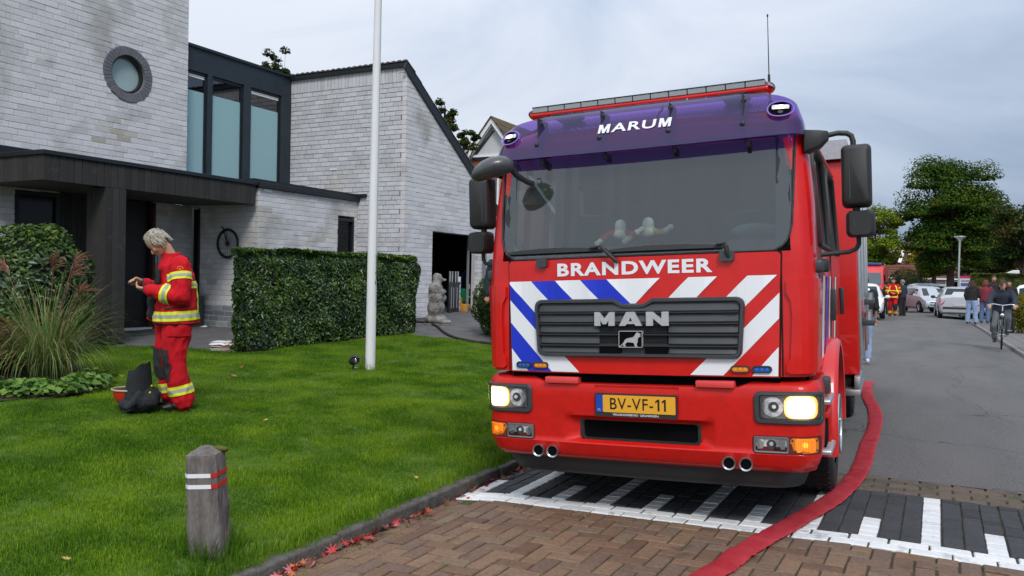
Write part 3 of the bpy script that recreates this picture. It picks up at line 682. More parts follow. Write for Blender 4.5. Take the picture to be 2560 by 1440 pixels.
hbox('inner_wall', m_dark, -17, -16.95, 3.4, 11.1, .2, 3.45); hbox('inner_floor', m_dark, -17, -13.45, 3.4, 11.1, 2.83, 3.44); hbox('inner_wall', m_dark, -17, -13.42, 3.3, 3.4, .2, 9); hbox('inner_wall', m_dark, -17, -13.42, 11.0, 11.1, 3.45, 9)  # unseen dark walls and slab, added to stop light leaking through the house
# window left of the door and side light by the corner
for nm, mm, b in (('window_frame', m_black, (-13.27, -13.2, 7.80, 7.87, .5, 2.80)), ('window_frame', m_black, (-13.27, -13.2, 8.49, 8.56, .5, 2.80)), ('window_frame', m_black, (-13.27, -13.2, 7.87, 8.49, 2.72, 2.80)), ('pane', m_kglass, (-13.255, -13.25, 7.87, 8.49, .5, 2.72)), ('blind_rail', mat('grey_blind', (.2, .2, .21), .6), (-13.32, -13.27, 7.88, 8.48, 2.6, 2.66)), ('window_recess', m_dark, (-13.6, -13.55, 7.6, 8.56, .4, 2.82)),
                  ('side_light_frame', m_black, (-13.18, -13.14, 11.33, 11.39, .5, 2.76)), ('side_light_frame', MATS['brown_frame'], (-13.0, -12.96, 11.29, 11.39, .5, 2.76)), ('side_light_pane', m_kglass, (-13.14, -13.0, 11.35, 11.355, .5, 2.76)), ('side_light_recess', m_dark, (-13.18, -12.9, 11.45, 11.5, .4, 2.8))): hbox(nm, mm, *b)
hbox('step', mat('blue_stone', (.06, .062, .065), .6, var=.2, vs=8, bump=.4), -13.2, -12.3, 9.0, 11.29, .33, .41, bevel=.01)
# garage: verge board, tiles, inside
sl = math.atan(.665)
m_tile = rndmat('dark_roof_tiles', [(.032, .033, .034), (.045, .046, .046), (.038, .04, .038)], .8, .8, stain=(.07, .08, .03), sfac=.6, ss=5)
def roofbox(name, m, x0, x1, s0, s1, h0, h1, bevel=0):
    """s runs down the slope from the ridge, h is height off the roof plane"""
    mb = MB(); mb.box(x0, x1, s0, s1, h0, h1); o = mb.build(name, m, bevel=bevel); o.rotation_euler = (-sl, 0, 0); o.location = (0, 14.25, 6.02); return hp(o)
roofbox('roof', mat('roof_underlay', (.03, .03, .03), .9), -17, -10.17, -.05, 7.2, -.02, .03)
roofbox('verge_board', m_black, -10.14, -10.11, -.08, 7.2, -.16, .06, .004)
hbox('ridge_board', m_black, -13.45, -10.13, 14.19, 14.235, 5.985, 6.07)
hbox('gable_fill', m_black, -17, -13.42, 14.26, 14.4, .4, 6.0)
tl = MB(); n_ = 7
rs = []
for y_ in (0, .36):
    rs.append([(.075 * math.cos(a) , y_, .05 * math.sin(a) + (.012 if y_ else -.006)) for a in [math.pi * i / (n_ - 1) for i in range(n_)]] + [(-.06, y_, -.01), (.06, y_, -.01)])
tl.rings(rs); ti = tl.build('roof_tile', m_tile, smooth=50); tm = ti.data; bpy.data.objects.remove(ti); mass = MB()
RM = Matrix.Translation((0, 14.25, 6.03)) @ Matrix.Rotation(-sl, 4, 'X')
for i in range(44):
    for j in range(22):
        x = -10.175 - i * .151; M = RM @ Matrix.Translation((x, -.09 + j * .32, .03 + rng.normal(0, .003))) @ Matrix.Rotation(rng.normal(0, .02), 4, 'Z')
        if (j == 0 and i < 23) or i == 0:
            o = link('roof_tile', tm, house); o.matrix_parent_inverse = Matrix.Translation(-house.location); o.matrix_basis = M
        else: mass.add([tuple(M @ v.co) for v in tm.vertices], [tuple(p.vertices) for p in tm.polygons])
hp(mass.build('roof_tile_mass', m_tile, smooth=50))['kind'] = 'stuff'
for nm, mm, b in (('garage_wall', m_dark, (-16.2, -16.1, 14.5, 19.2, .3, 2.9)), ('garage_wall', m_dark, (-16.1, -10.36, 14.5, 14.6, .3, 2.9)), ('garage_wall', m_dark, (-16.1, -10.36, 19.1, 19.2, .3, 2.9)), ('garage_ceiling', m_dark, (-16.2, -10.36, 14.5, 19.2, 2.9, 3.0)), ('garage_floor', mat('concrete_floor', (.13, .125, .12), .8, var=.2, vs=3), (-16.2, -10.1, 14.5, 19.2, .50, .60)), ('lintel', m_black, (-10.36, -10.17, 15.3, 17.5, 2.523, 2.56))): hbox(nm, mm, *b)
hbox('garage_door_track', mat('pale_track', (.35, .35, .36), .4, .5), -10.42, -10.38, 17.34, 17.40, .6, 2.5)
hbox('drainpipe', mat('grey_pipe', (.2, .2, .21), .5), -10.12, -10.05, 17.62, 17.69, .5, 3.7)
# ================================================================ the fire engine
truck = empty('fire_engine', 'large red fire engine with purple sun visor and blue-white striped front, headlights lit', 'fire engine')
TM = Matrix(((.99757143, -.05199576, -.04634318, -1.65245524), (.05184896, .9986454, -.00436491, 4.94359562), (.04650736, .00195146, .99891604, 0), (0, 0, 0, 1)))
truck.matrix_world = TM
red = mat('fire_red_paint', (.56, .004, .003), .32, col2=(.66, .010, .007), vs=5, coat=.55, spec=.25, bump=.04, bs=30)
red2 = mat('fire_red_bumper', (.52, .010, .007), .42, col2=(.64, .012, .008), vs=14, fac=.5, coat=.25, spec=.25, bump=.12, bs=350)
redp = mat('faded_red_plastic', (.72, .06, .06), .5)
blk = mat('black_plastic', (.022, .023, .025), .55, var=.15, vs=6, bump=.25, bs=500, dist=.001)
gry = mat('charcoal_plastic', (.040, .045, .051), .5, var=.1, vs=4, bump=.2, bs=500, dist=.001)
rub = mat('tyre_rubber', (.016, .016, .017), .85, var=.25, vs=10, bump=.5, bs=60)
alu = mat('brushed_aluminium', (.52, .54, .56), .38, .85, var=.1, vs=8)
chrome = mat('chrome', (.80, .81, .83), .2, .8)
wht = mat('white_reflective', (.80, .82, .86), .4, var=.02)
blu = mat('blue_reflective', (.006, .03, .55), .38, var=.05)
redf = mat('red_reflective', (.66, .010, .008), .36, var=.03)
seam = mat('panel_gap', (.006, .002, .002), .9)
intr = mat('cab_interior', (.055, .06, .062), .8, var=.2, vs=3)
wglass = glassmat('windscreen_glass', (.66, .74, .74), .05, .012, body=(.20, .27, .28), bf=.09)
clear = glassmat('clear_lens', (.92, .93, .95), .0, .02)
purple = glassmat('purple_acrylic', (.26, .12, .56), .0, .06, body=(.07, .04, .24), bf=.28)
warm = mat('lit_headlamp', (.9, .85, .7), .3, emit=(1, .86, .60), es=8)
warm2 = mat('lit_marker', (.9, .8, .7), .3, emit=(1, .66, .45), es=5)
amb = mat('lit_indicator', (.9, .25, .02), .3, emit=(1, .20, .03), es=1.1)
amb0 = mat('amber_lens', (.75, .22, .01), .25, coat=.6)
amb2 = mat('lit_indicator_core', (.9, .5, .02), .3, emit=(1, .42, .04), es=1.6)
blul = mat('blue_lens', (.01, .07, .32), .2, coat=.8)
RAD = .13
def cw(z): return float(np.interp(z, [.94, 1.2, 1.45, 1.56, 1.70, 2.0, 2.2, 2.42, 2.52, 2.60, 2.66, 2.70], [1.065, 1.08, 1.09, 1.092, 1.085, 1.075, 1.06, 1.04, 1.01, .97, .91, .80]))
def yc(x, z):
    x = min(abs(x), 1.0); q = .04 * (x / .9) ** 2
    if z <= 1.70: return .04 * (z - .943) + q
    if z <= 2.42: return .03 + .18 * (z - 1.70) + q
    return float(np.interp(z, [2.42, 2.52, 2.60, 2.66, 2.70], [.16, .21, .29, .42, .62])) + q
def surf(wf, yf, r):
    def S(u, z, off=0.):
        s = 1 if u >= 0 else -1; a = abs(u); f0 = wf(z) - r
        if a <= f0: return (s * a, yf(a, z) - off, z)
        t = (a - f0) / r; y0 = yf(f0, z)
        if t <= math.pi / 2: return (s * (f0 + (r + off) * math.sin(t)), y0 + r - (r + off) * math.cos(t), z)
        return (s * (f0 + r + off), y0 + r + (a - f0 - r * math.pi / 2), z)
    return S
SC = surf(cw, yc, RAD)
def patch(name, poly, S, o0, o1, m, parent=truck, step=.04, smooth=30, mb=None):
    own = mb is None; mb = mb or MB(); decal(mb, poly, S, o1, step)
    n = len(poly)
    for i in range(n):
        a, b = poly[i], poly[(i + 1) % n]; k = max(1, int(math.hypot(b[0] - a[0], b[1] - a[1]) / step))
        P = [(a[0] + (b[0] - a[0]) * t / k, a[1] + (b[1] - a[1]) * t / k) for t in range(k + 1)]
        mb.add([S(p[0], p[1], o0) for p in P] + [S(p[0], p[1], o1) for p in P], [(t, t + 1, k + 2 + t, k + 1 + t) for t in range(k)])
    return mb.build(name, m, parent, smooth=smooth) if own else mb
def ring(name, outer, inner, S, o0, o1, m, parent=truck, mb=None):
    own = mb is None; mb = mb or MB(); n = len(outer)
    oo, ii = [], []
    for i in range(n):
        a, b = outer[i], outer[(i + 1) % n]; c, d = inner[i], inner[(i + 1) % n]; k = max(1, int(math.hypot(b[0] - a[0], b[1] - a[1]) / .04))
        for t in range(k): f = t / k; oo.append((a[0] + (b[0] - a[0]) * f, a[1] + (b[1] - a[1]) * f)); ii.append((c[0] + (d[0] - c[0]) * f, c[1] + (d[1] - c[1]) * f))
    mid = [((p[0] * 4 + q[0]) / 5, (p[1] * 4 + q[1]) / 5) for p, q in zip(oo, ii)]
    rs = [[S(p[0], p[1], o0) for p in oo], [S(p[0], p[1], o1 * .6 + o0 * .4) for p in oo], [S(p[0], p[1], o1) for p in mid], [S(p[0], p[1], o1) for p in [((p[0] + 3 * q[0]) / 4, (p[1] + 3 * q[1]) / 4) for p, q in zip(oo, ii)]], [S(p[0], p[1], o0) for p in ii]]
    mb.rings(rs, True, False)
    return mb.build(name, m, parent, smooth=35) if own else mb
def disc(u, z, r, n=20, ru=None): return [(u + (ru or r) * math.cos(2 * math.pi * i / n), z + r * math.sin(2 * math.pi * i / n)) for i in range(n)][::-1]
def tb(name, m, *b, bevel=0., parent=truck, seg=2, smooth=None):
    mb = MB(); mb.box(*b); return mb.build(name, m, parent, bevel=bevel, seg=seg, smooth=smooth or (40 if bevel else None))
# --- cab shell
zs = [.945, 1.0, 1.1, 1.2, 1.35, 1.5, 1.56, 1.70, 1.76, 1.85, 2.0, 2.15, 2.3, 2.40, 2.44, 2.48, 2.52, 2.56, 2.60, 2.63, 2.66, 2.68, 2.70]
fcol = [-1, -.86, -.6, -.3, 0, .3, .6, .86, 1]; acol = [i / 6 for i in range(1, 7)]; scol = [.47, 1.40, 1.62, 1.78, 2.72, 3.05]
rows = []
for z in zs:
    f0 = cw(z) - RAD; r = [(0, 0, 0)] * 0; row = []
    left = [(-(f0 + RAD), y, z) for y in reversed(scol)]
    la = [SC(-(f0 + a * RAD * math.pi / 2), z) for a in reversed(acol)]
    fr = [SC(f * f0, z) for f in fcol]
    ra = [SC(f0 + a * RAD * math.pi / 2, z) for a in acol]
    right = [(f0 + RAD, y, z) for y in scol]
    row = left + la + fr + ra + right
    row = [(p[0], max(p[1], .0), p[2]) for p in row]
    if z > 2.5: row = [(p[0], max(p[1], min(p[1], 99)), p[2]) for p in row]
    rows.append(row)
nc = len(rows[0]); mb = MB(); fs = []; li = len(scol)
for k in range(len(zs) - 1):
    zm = (zs[k] + zs[k + 1]) / 2
    for i in range(nc - 1):
        front = li + 6 <= i < li + 6 + 8
        if front and 1.70 < zm < 2.42: continue
        side = i < li - 1 or i >= nc - li
        if side:
            j = (li - 2 - i) if i < li - 1 else (i - (nc - li))
            if j in (0, 3) and 1.76 < zm < 2.40: continue
        fs.append((k * nc + i, k * nc + i + 1, (k + 1) * nc + i + 1, (k + 1) * nc + i))
fs.append(tuple((len(zs) - 1) * nc + i for i in range(nc)))
mb.add([p for r in rows for p in r], fs); mb.build('cab', red, truck, smooth=38)
mb = MB()      # lining, rear wall and floor of the cabin
mb.add([(-1.0, .30, 1.72), (1.0, .30, 1.72), (1.0, 2.95, 1.72), (-1.0, 2.95, 1.72), (-.97, .32, 2.45), (.97, .32, 2.45), (.97, 2.95, 2.45), (-.97, 2.95, 2.45)], [(4, 5, 6, 7), (2, 3, 7, 6)])
mb.box(-1.02, 1.02, .25, 2.95, 1.40, 1.45); mb.box(-1.0, 1.0, 2.9, 2.95, 1.4, 2.45)
for s in (-1, 1): mb.box(s * 1.0, s * 1.03, 1.40, 1.78, 1.4, 2.45)
mb.build('cabin_lining', intr, truck)
mb = MB(); mb.prism([(-1.0, 1.45), (1.0, 1.45), (1.0, 1.69), (.95, 1.73), (-.95, 1.73), (-1.0, 1.69)], .2, .62); mb.ell((.68, .5, 1.73), (.24, .16, .09)); mb.box(-.12, .3, .35, .6, 1.73, 1.79); mb.build('dashboard', intr, truck, smooth=40)
for x in (-.62, .62):
    mb = MB(); mb.box(x - .27, x + .27, 1.15, 1.35, 1.45, 2.08); mb.box(x - .13, x + .13, 1.17, 1.3, 2.1, 2.3); mb.build('seat', mat('seat_fabric', (.05, .055, .06), .9), truck, bevel=.03, smooth=50)
for x in (-.75, -.25, .25, .75): tb('crew_seat', MATS['seat_fabric'], x - .22, x + .22, 2.6, 2.75, 1.5, 2.3, bevel=.03)
SM = Matrix.Translation((.68, .60, 1.86)) @ Matrix.Rotation(R(-32), 4, 'X')
mb = MB(); mb.tube([SM @ Vector((.225 * math.cos(a), .225 * math.sin(a), 0)) for a in [2 * math.pi * i / 28 for i in range(29)]], .014, 8)
sw = mb.build('steering_wheel', gry, truck, smooth=60)
mb = MB(); mb.ell((0, 0, 0), (.17, .09, .03), M=None); mb.v = [tuple(SM @ Vector(v)) for v in mb.v]; mb.build('steering_wheel_hub', mat('pale_hub', (.34, .46, .46), .5), truck, smooth=60)  # pale green tint carries the light reflected onto the dash
# windscreen: pane, black border, rubber
SW = surf(lambda z: cw(z), yc, RAD)
def wsx(z): return float(np.interp(z, [1.70, 1.76, 1.86, 2.0, 2.44], [.905, .945, .962, .968, .985]))
wpoly = [(-.86, 1.705), (.86, 1.705)] + [(wsx(z) - (.045 * math.exp(-(z - 1.705) / .03)), z) for z in (1.715, 1.74, 1.78, 1.86, 2.0, 2.15, 2.3, 2.43)] + [(-(wsx(z) - (.045 * math.exp(-(z - 1.705) / .03))), z) for z in (2.43, 2.3, 2.15, 2.0, 1.86, 1.78, 1.74, 1.715)]
inn = [(max(-.87, min(.87, p[0] * .93)), 1.765 if p[1] < 1.765 else min(p[1], 2.41)) for p in wpoly]
def offs(poly, d):
    cx = sum(p[0] for p in poly) / len(poly); cz = sum(p[1] for p in poly) / len(poly)
    return [(p[0] - d * math.copysign(1, p[0] - cx), p[1] - d * math.copysign(1, p[1] - cz)) for p in poly]
mb = MB(); decal(mb, wpoly, SC, .004, .05); mb.build('windscreen', wglass, truck, smooth=60)
mb = MB()
for i in range(len(wpoly)):
    a, b, c, d = wpoly[i], wpoly[(i + 1) % len(wpoly)], inn[(i + 1) % len(wpoly)], inn[i]
    k = max(1, int(abs(b[0] - a[0]) / .05))
    for t in range(k):
        f, g = t / k, (t + 1) / k; L_ = lambda p, q, h: (p[0] + (q[0] - p[0]) * h, p[1] + (q[1] - p[1]) * h)
        q = [L_(a, b, f), L_(a, b, g), L_(d, c, g), L_(d, c, f)]; mb.add([SC(p[0], p[1], .002) for p in q], [(0, 1, 2, 3)])
mb.build('windscreen_border', mat('black_glass_border', (.012, .014, .016), .12), truck, smooth=60)
mb = MB(); mb.tube([SC(p[0], p[1], .006) for p in sum([[(wpoly[i][0] + (wpoly[(i + 1) % len(wpoly)][0] - wpoly[i][0]) * t / 8, wpoly[i][1] + (wpoly[(i + 1) % len(wpoly)][1] - wpoly[i][1]) * t / 8) for t in range(8)] for i in range(len(wpoly))], []) + [wpoly[0]]], .007, 6); mb.build('windscreen_seal', blk, truck, smooth=60)
for s in (-1, 1):          # side windows with rubber frames
    for y0, y1, nm in ((.47, 1.40, 'side_window'), (1.78, 2.72, 'crew_window')):
        x0, x1 = s * (cw(1.76) - .004), s * (cw(2.40) - .004)
        mb = MB(); mb.add([(x0, y0, 1.76), (x0, y1, 1.76), (x1, y1, 2.40), (x1, y0, 2.40)], [(0, 1, 2, 3)]); mb.build(nm, m_dglass, truck)
        e = .012 * s; mb = MB(); c = [(x0 + e, y0, 1.75), (x0 + e, y1, 1.75), (x1 + e, y1, 2.41), (x1 + e, y0 + .08, 2.41), (x1 + e * 1.2, y0, 2.3), (x0 + e, y0, 1.75)]; mb.tube(c, .018, 6); mb.build('window_rubber', blk, truck, smooth=60)
# --- front panel with stripes
def fx(z): return .876 + (.899 - .876) * (z - .943) / .757
panel = [(-fx(.955), .943), (fx(.955), .943), (fx(1.3), 1.3), (fx(1.68), 1.68), (fx(1.69) - .02, 1.697), (-fx(1.69) + .02, 1.697), (-fx(1.68), 1.68), (-fx(1.3), 1.3)]
patch('panel_gap', [(p[0] * 1.010, 1.3 + (p[1] - 1.3) * 1.02) for p in panel], SC, 0, .004, seam)
SP = lambda x, z, off=0.: (x, yc(x, z) - .014 - off - .010 * max(0., 1 - abs(z - 1.50) / .05), z)
patch('front_panel', panel, lambda x, z, off=0.: SP(x, z, off - .014), 0, .014, red)
cb = [.20, .375, .53, .64, .83, 1.01, 1.19, 1.375]; cbr = [.225, .395, .55, .68, .85, 1.03, 1.205, 1.385]
area = [(-.9, .950), (.9, .950), (.9, 1.556), (-.9, 1.556)]
trim = lambda P: [(max(-fx(p[1]) + .003, min(fx(p[1]) - .003, p[0])), p[1]) for p in P]
def band(c0, c1, sgn):
    P = list(area); P = cliph(P, sgn, 0, 0)          # left: x<=0 (sgn=1), right: sgn=-1
    # level value: left x+z, right z-x  ->  z + sgn*x
    if c1 is not None: P = cliph(P, sgn, 1, c1)
    if c0 is not None: P = cliph(P, -sgn, -1, -c0)
    return P
def stripes(name, lst, sgn, m):
    mb = MB()
    for c0, c1 in lst:
        P = band(c0, c1, sgn)
        if c0 > .5: P = cliph(P, 0, -1, -1.06)
        if len(P) > 2: decal(mb, trim(P), SP, .0025, .05)
    o = mb.build(name, m, truck, smooth=60)
stripes('blue_stripes', [(cb[0], cb[1]), (cb[2], cb[3]), (cb[4], cb[5]), (cb[6], cb[7])], 1, blu)
mbw = MB()
LW = [(cb[1], cb[2]), (cb[3], cb[4]), (cb[5], cb[6]), (cb[7], None), (None, cb[0])]; RW = [(cbr[1], cbr[2]), (cbr[3], cbr[4]), (cbr[5], cbr[6]), (cbr[7], None), (None, cbr[0])]
for lst, sg in ((LW, 1), (RW, -1)):
    for c0, c1 in lst:
        P = band(c0, c1, sg)
        if c0 is not None and c0 > .5: P = cliph(P, 0, -1, -1.06)
        if len(P) > 2: decal(mbw, trim(P), SP, .0025, .05)
for sg, c0, c1 in ((1, cb[2], .574), (-1, cbr[2], .595)):
    P = cliph(cliph(cliph(cliph(list(area), sg, 0, 0), sg, 1, c1), -sg, -1, -c0), 0, 1, 1.06); decal(mbw, trim(P), SP, .0027, .05)
mbw.build('white_stripes', wht, truck, smooth=60)
# --- grille
def gout(d):
    p = []; x1, z0, z1, r = .69 - d, 1.054 + d, 1.430 - d, max(.012, .05 - d * .6); xb = x1 - .018
    def arc(cx, cz, a0, a1): return [(cx + r * math.cos(R(a0 + (a1 - a0) * k / 4)), cz + r * math.sin(R(a0 + (a1 - a0) * k / 4))) for k in range(5)]
    right = arc(xb - r, z0 + r, -90, 0) + arc(x1 - r, z1 - r, 0, 90) + [(.125 + d * .3, z1), (.075, z1 - .032), (.045, z1 - .036)]
    return right + [(-a, b) for a, b in reversed(right)]
G0 = gout(0)
patch('grille', G0, SP, 0, .012, gry)
ring('grille_frame', gout(0), gout(.030), SP, .010, .034, gry)
zrows = [(1.397, 1.345), (1.332, 1.277), (1.261, 1.209), (1.190, 1.138), (1.119, 1.078)]
for k, (zt, zb) in enumerate(zrows):
    segs = [(-.655 + .003 * k, .655 - .003 * k)] if k < 2 else [(-.655 + .003 * k, -.227), (.227, .655 - .003 * k)]
    for x0, x1 in segs:
        mb = MB(); n_ = 12; rs = []
        for i in range(n_ + 1):
            x = x0 + (x1 - x0) * i / n_; e_ = .012 if i in (0, n_) else 0
            rs.append([SP(x, zt - e_ * .3, .011), SP(x, zt - .002, .016), SP(x, zb + .006, .033 - e_), SP(x, zb, .030 - e_), SP(x, zb - .006, .011)])
        mb.rings(rs); mb.build('grille_slat', gry, truck, smooth=30)
    # bar between rows
    if k < 4:
        zz = (zb + zrows[k + 1][0]) / 2; mb = MB(); mb.rings([[SP(x, zz + .005, .012), SP(x, zz + .004, .036), SP(x, zz - .004, .036), SP(x, zz - .005, .012)] for x in np.linspace(-.655, .655, 13)]); mb.build('grille_bar', blk, truck, smooth=30)
mesh_m = mat('grille_void', (.004, .004, .005), .95, spec=.08)
patch('mesh_back', rrect(-.226, .226, 1.14, 1.262, .004), SP, .0, .013, mesh_m)
for x0, x1 in ((-.224, -.078), (.078, .224)): patch('air_opening', rrect(x0, x1, 1.074, 1.124, .012), SP, .0, .031, mesh_m)
mb = MB()
for (x0, x1, z0, z1) in ((-.222, .222, 1.212, 1.262), (-.222, .222, 1.144, 1.192), (-.07, .07, 1.078, 1.12)):
    q = z0
    while q < z1:
        x = x0 + (.006 if int(round((q - z0) / .009)) % 2 else 0)
        while x < x1: mb.add([SP(x - .0048, q, .019), SP(x, q + .0042, .019), SP(x + .0048, q, .019), SP(x, q - .0042, .019), SP(x - .0022, q, .0192), SP(x, q + .0020, .0192), SP(x + .0022, q, .0192), SP(x, q - .0020, .0192)], [(0, 1, 5, 4), (1, 2, 6, 5), (2, 3, 7, 6), (3, 0, 4, 7)]); x += .012
        q += .009
o = mb.build('grille_mesh', gry, truck); o['kind'] = 'stuff'
sil = mat('silver_letters', (.55, .56, .57), .35, .55, var=.12, vs=60)
def letter(poly, holes=None):
    pass
def letters(name, polys, m, o0, o1):
    for P in polys: patch(name, P, SP, o0, o1, m, step=.05)
z0, z1 = 1.256, 1.344
def lp(x0, w_, pts): return [(x0 + w_ * a, z0 + (z1 - z0) * b) for a, b in pts]
M_ = lp(-.252, .137, [(0, 0), (.30, 0), (.30, .40), (.42, .12), (.58, .12), (.70, .40), (.70, 0), (1, 0), (1, 1), (.74, 1), (.5, .52), (.26, 1), (0, 1)])
N_ = lp(.091, .144, [(0, 0), (.31, 0), (.31, .52), (.70, 0), (1, 0), (1, 1), (.69, 1), (.69, .48), (.30, 1), (0, 1)])
A1 = lp(-.086, .151, [(0, 0), (.27, 0), (.355, .16), (.42, .33), (.5, .60), (.5, 1), (.32, 1)])
A2 = lp(-.086, .151, [(1, 0), (.68, 1), (.5, 1), (.5, .60), (.58, .33), (.645, .16), (.73, 0)])
A3 = lp(-.086, .151, [(.355, .13), (.645, .13), (.58, .33), (.42, .33)])
mbl = MB()
def tri_patch(P, o0, o1, m, name):
    me = bpy.data.meshes.new(name); bm = bmesh.new(); vs = [bm.verts.new((p[0], 0, p[1])) for p in P]; f = bm.faces.new(vs); r = bmesh.ops.extrude_face_region(bm, geom=[f])
    up_ = [v for v in r['geom'] if isinstance(v, bmesh.types.BMVert)]
    us = set(up_)
    for v in bm.verts: v.co = Vector(SP(v.co.x, v.co.z, o1 if v in us else o0))
    bmesh.ops.triangulate(bm, faces=bm.faces[:]); bmesh.ops.recalc_face_normals(bm, faces=bm.faces); bm.to_mesh(me); bm.free(); me.materials.append(m); return link(name, me, truck)
for P in (M_, N_): tri_patch(P, .03, .046, sil, 'badge_letter')
bmA = MB()
oA = tri_patch(A1, .03, .046, sil, 'badge_letter'); o2 = tri_patch(A2, .03, .046, sil, 'badge_letter'); o3 = tri_patch(A3, .03, .0458, sil, 'badge_letter')
bm = bmesh.new()
for q in (oA, o2, o3): bm.from_mesh(q.data)
bm.to_mesh(oA.data); bm.free()
for q in (o2, o3): bpy.data.objects.remove(q)
ring('badge_frame', rrect(-.091, .067, 1.117, 1.224, .006), rrect(-.085, .061, 1.123, 1.218, .004), SP, .014, .044, sil)
patch('badge_back', rrect(-.087, .063, 1.121, 1.220, .004), SP, .014, .036, mesh_m)
lion = [(.04, .06), (.10, .06), (.16, .17), (.19, .20), (.20, .12), (.19, .07), (.30, .07), (.31, .11), (.27, .13), (.28, .22), (.37, .33), (.60, .30), (.64, .26), (.68, .10), (.67, .06), (.78, .06), (.79, .10), (.75, .13), (.76, .25), (.80, .33), (.80, .52), (.84, .62), (.90, .64), (.93, .70), (.88, .74), (.93, .80), (.86, .86), (.80, .88), (.79, .94), (.75, .90), (.66, .70), (.60, .62), (.35, .55), (.26, .45), (.22, .32), (.14, .20), (.08, .12)]
tri_patch([(-.091 + .158 * a, 1.117 + .107 * b) for a, b in lion], .034, .042, sil, 'badge_figure')
# --- lamps in the front panel
for s in (-1, 1):
    for x, m in ((.782, blul), (.656, amb0)):
        ring('lamp_bezel', rrect(s * x - .058, s * x + .058, .968, 1.012, .021), rrect(s * x - .048, s * x + .048, .976, 1.004, .014), SP, .0, .014, blk)
        o = patch('warning_lamp', rrect(s * x - .05, s * x + .05, .974, 1.006, .014), SP, .0, .007, m)
        for k in (-1, 0, 1): patch('led', disc(s * x + k * .03, .990, .0095, 10), SP, .006, .0095, mat('blue_led', (.02, .15, .6), .15) if m is blul else mat('amber_led', (.9, .35, .03), .15), o)
# --- words on the panel, wipers
text_mesh('BRANDWEER', -.528, .500, 1.583, 1.670, lambda x, z, o: SP(x, z, .003), 0, 'lettering', wht, truck, bold=.036, spacing=1.14)
def wiper(xp, xe, xa, xb, zb_):
    g = bpy.data.objects.new('wiper', None); COL.objects.link(g); g.parent = truck
    mb = MB(); mb.tube([SC(xp, 1.665, .03), SC(xp + (xe - xp) * .25, 1.70, .05), SC(xp + (xe - xp) * .8, zb_ + .028, .055), SC(xe, zb_ + .022, .05), SC(xe - .05 * math.copysign(1, xe - xa), zb_ + .018, .05)], [.014, .013, .010, .009, .007], 8); mb.build('wiper_arm', blk, g, smooth=50)
    mb = MB(); mb.rings([[SC(xa + (xb - xa) * t, zb_ + .030 * math.sin(math.pi * (.06 + .88 * t)) ** .5, .020), SC(xa + (xb - xa) * t, zb_ + .030 * math.sin(math.pi * (.06 + .88 * t)) ** .5, .035), SC(xa + (xb - xa) * t, zb_ - .002, .035), SC(xa + (xb - xa) * t, zb_ - .002, .012)] for t in np.linspace(0, 1, 12)]); mb.build('wiper_blade', blk, g, smooth=50)
    return g
wiper(-.10, -.24, -.905, -.22, 1.745); wiper(.60, .575, -.155, .56, 1.735)
for x0, x1 in ((-.675, -.600), (.545, .632)):
    mb = MB(); P = rrect(x0, x1, 1.648, 1.712, .014); patch('wiper_cap', P, SP, 0, .03, gry, mb=mb); mb.build('wiper_cap', gry, truck, smooth=30)
# --- corner panels
for s in (-1, 1):
    P = [(s * a, b) for a, b in [(.942, .965), (1.30, .965), (1.36, 1.2), (1.36, 1.50), (1.20, 1.53), (.955, 1.535), (.925, 1.52), (.925, 1.45), (.952, 1.40), (.958, 1.30), (.945, 1.06), (.925, 1.03), (.92, .98)]]
    if s < 0: P = P[::-1]
    patch('corner_panel', P, SC, 0, .020, red, smooth=50)
    mb = MB(); mb.tube([SC(s * .90, z, .002) for z in (.95, 1.2, 1.45, 1.70)], .005, 5); mb.build('panel_seam', seam, truck)
    # turn signal housing at the pillar foot
    mb = MB(); mb.box(s * 1.02 if s > 0 else -1.13, s * 1.13 if s > 0 else -1.02, .17, .30, 1.565, 1.645); mb.build('marker_housing', gry, truck, bevel=.018, smooth=50)
    mb = MB(); mb.box(min(s * 1.075, s * 1.15), max(s * 1.075, s * 1.15), .31, .47, 1.57, 1.65); mb.build('marker_housing', blk, truck, bevel=.015, smooth=50)
# --- bumper
def bw(z): return float(np.interp(z, [.375, .42, .50, .60, .86, .91], [1.06, 1.085, 1.10, 1.105, 1.105, 1.085]))
def yb(x, z):
    a = abs(x); y = .03 * (a / .95) ** 2 + float(np.interp(z, [.365, .39, .43, .48, .50, .60, .84, .885, .91], [.07, .03, .012, -.004, .008, .006, .0, .012, .04]))
    dz = max(0, min(1, (z - .488) / .022)) * max(0, min(1, (.665 - z) / .03)); dx = max(0, min(1, (.50 - a) / .11))
    return y + .055 * dz * dx
SB = surf(bw, yb, .15)
uu = sorted(set([round(v, 4) for v in list(np.linspace(-1.62, 1.62, 90)) + [-.39, .39, -.5, .5, -.65, .65, -.72, .72]])); zz = [.365, .375, .39, .41, .43, .46, .48, .488, .495, .502, .52, .56, .60, .632, .645, .655, .665, .70, .78, .84, .865, .885, .90, .91]
ztop = lambda u: float(np.interp(abs(u), [.63, .72], [.872, .91]))
mb = MB(); vs = []
for z in zz:
    for u in uu: vs.append(SB(u, min(z, ztop(u)) + (0 if z < .9 else 0), 0))
nu = len(uu); fs = []
for k in range(len(zz) - 1):
    for i in range(nu - 1):
        um = (uu[i] + uu[i + 1]) / 2; zm = (zz[k] + zz[k + 1]) / 2
        if abs(um) < .39 and .502 < zm < .632: continue
        fs.append((k * nu + i, k * nu + i + 1, (k + 1) * nu + i + 1, (k + 1) * nu + i))
b0 = len(vs)
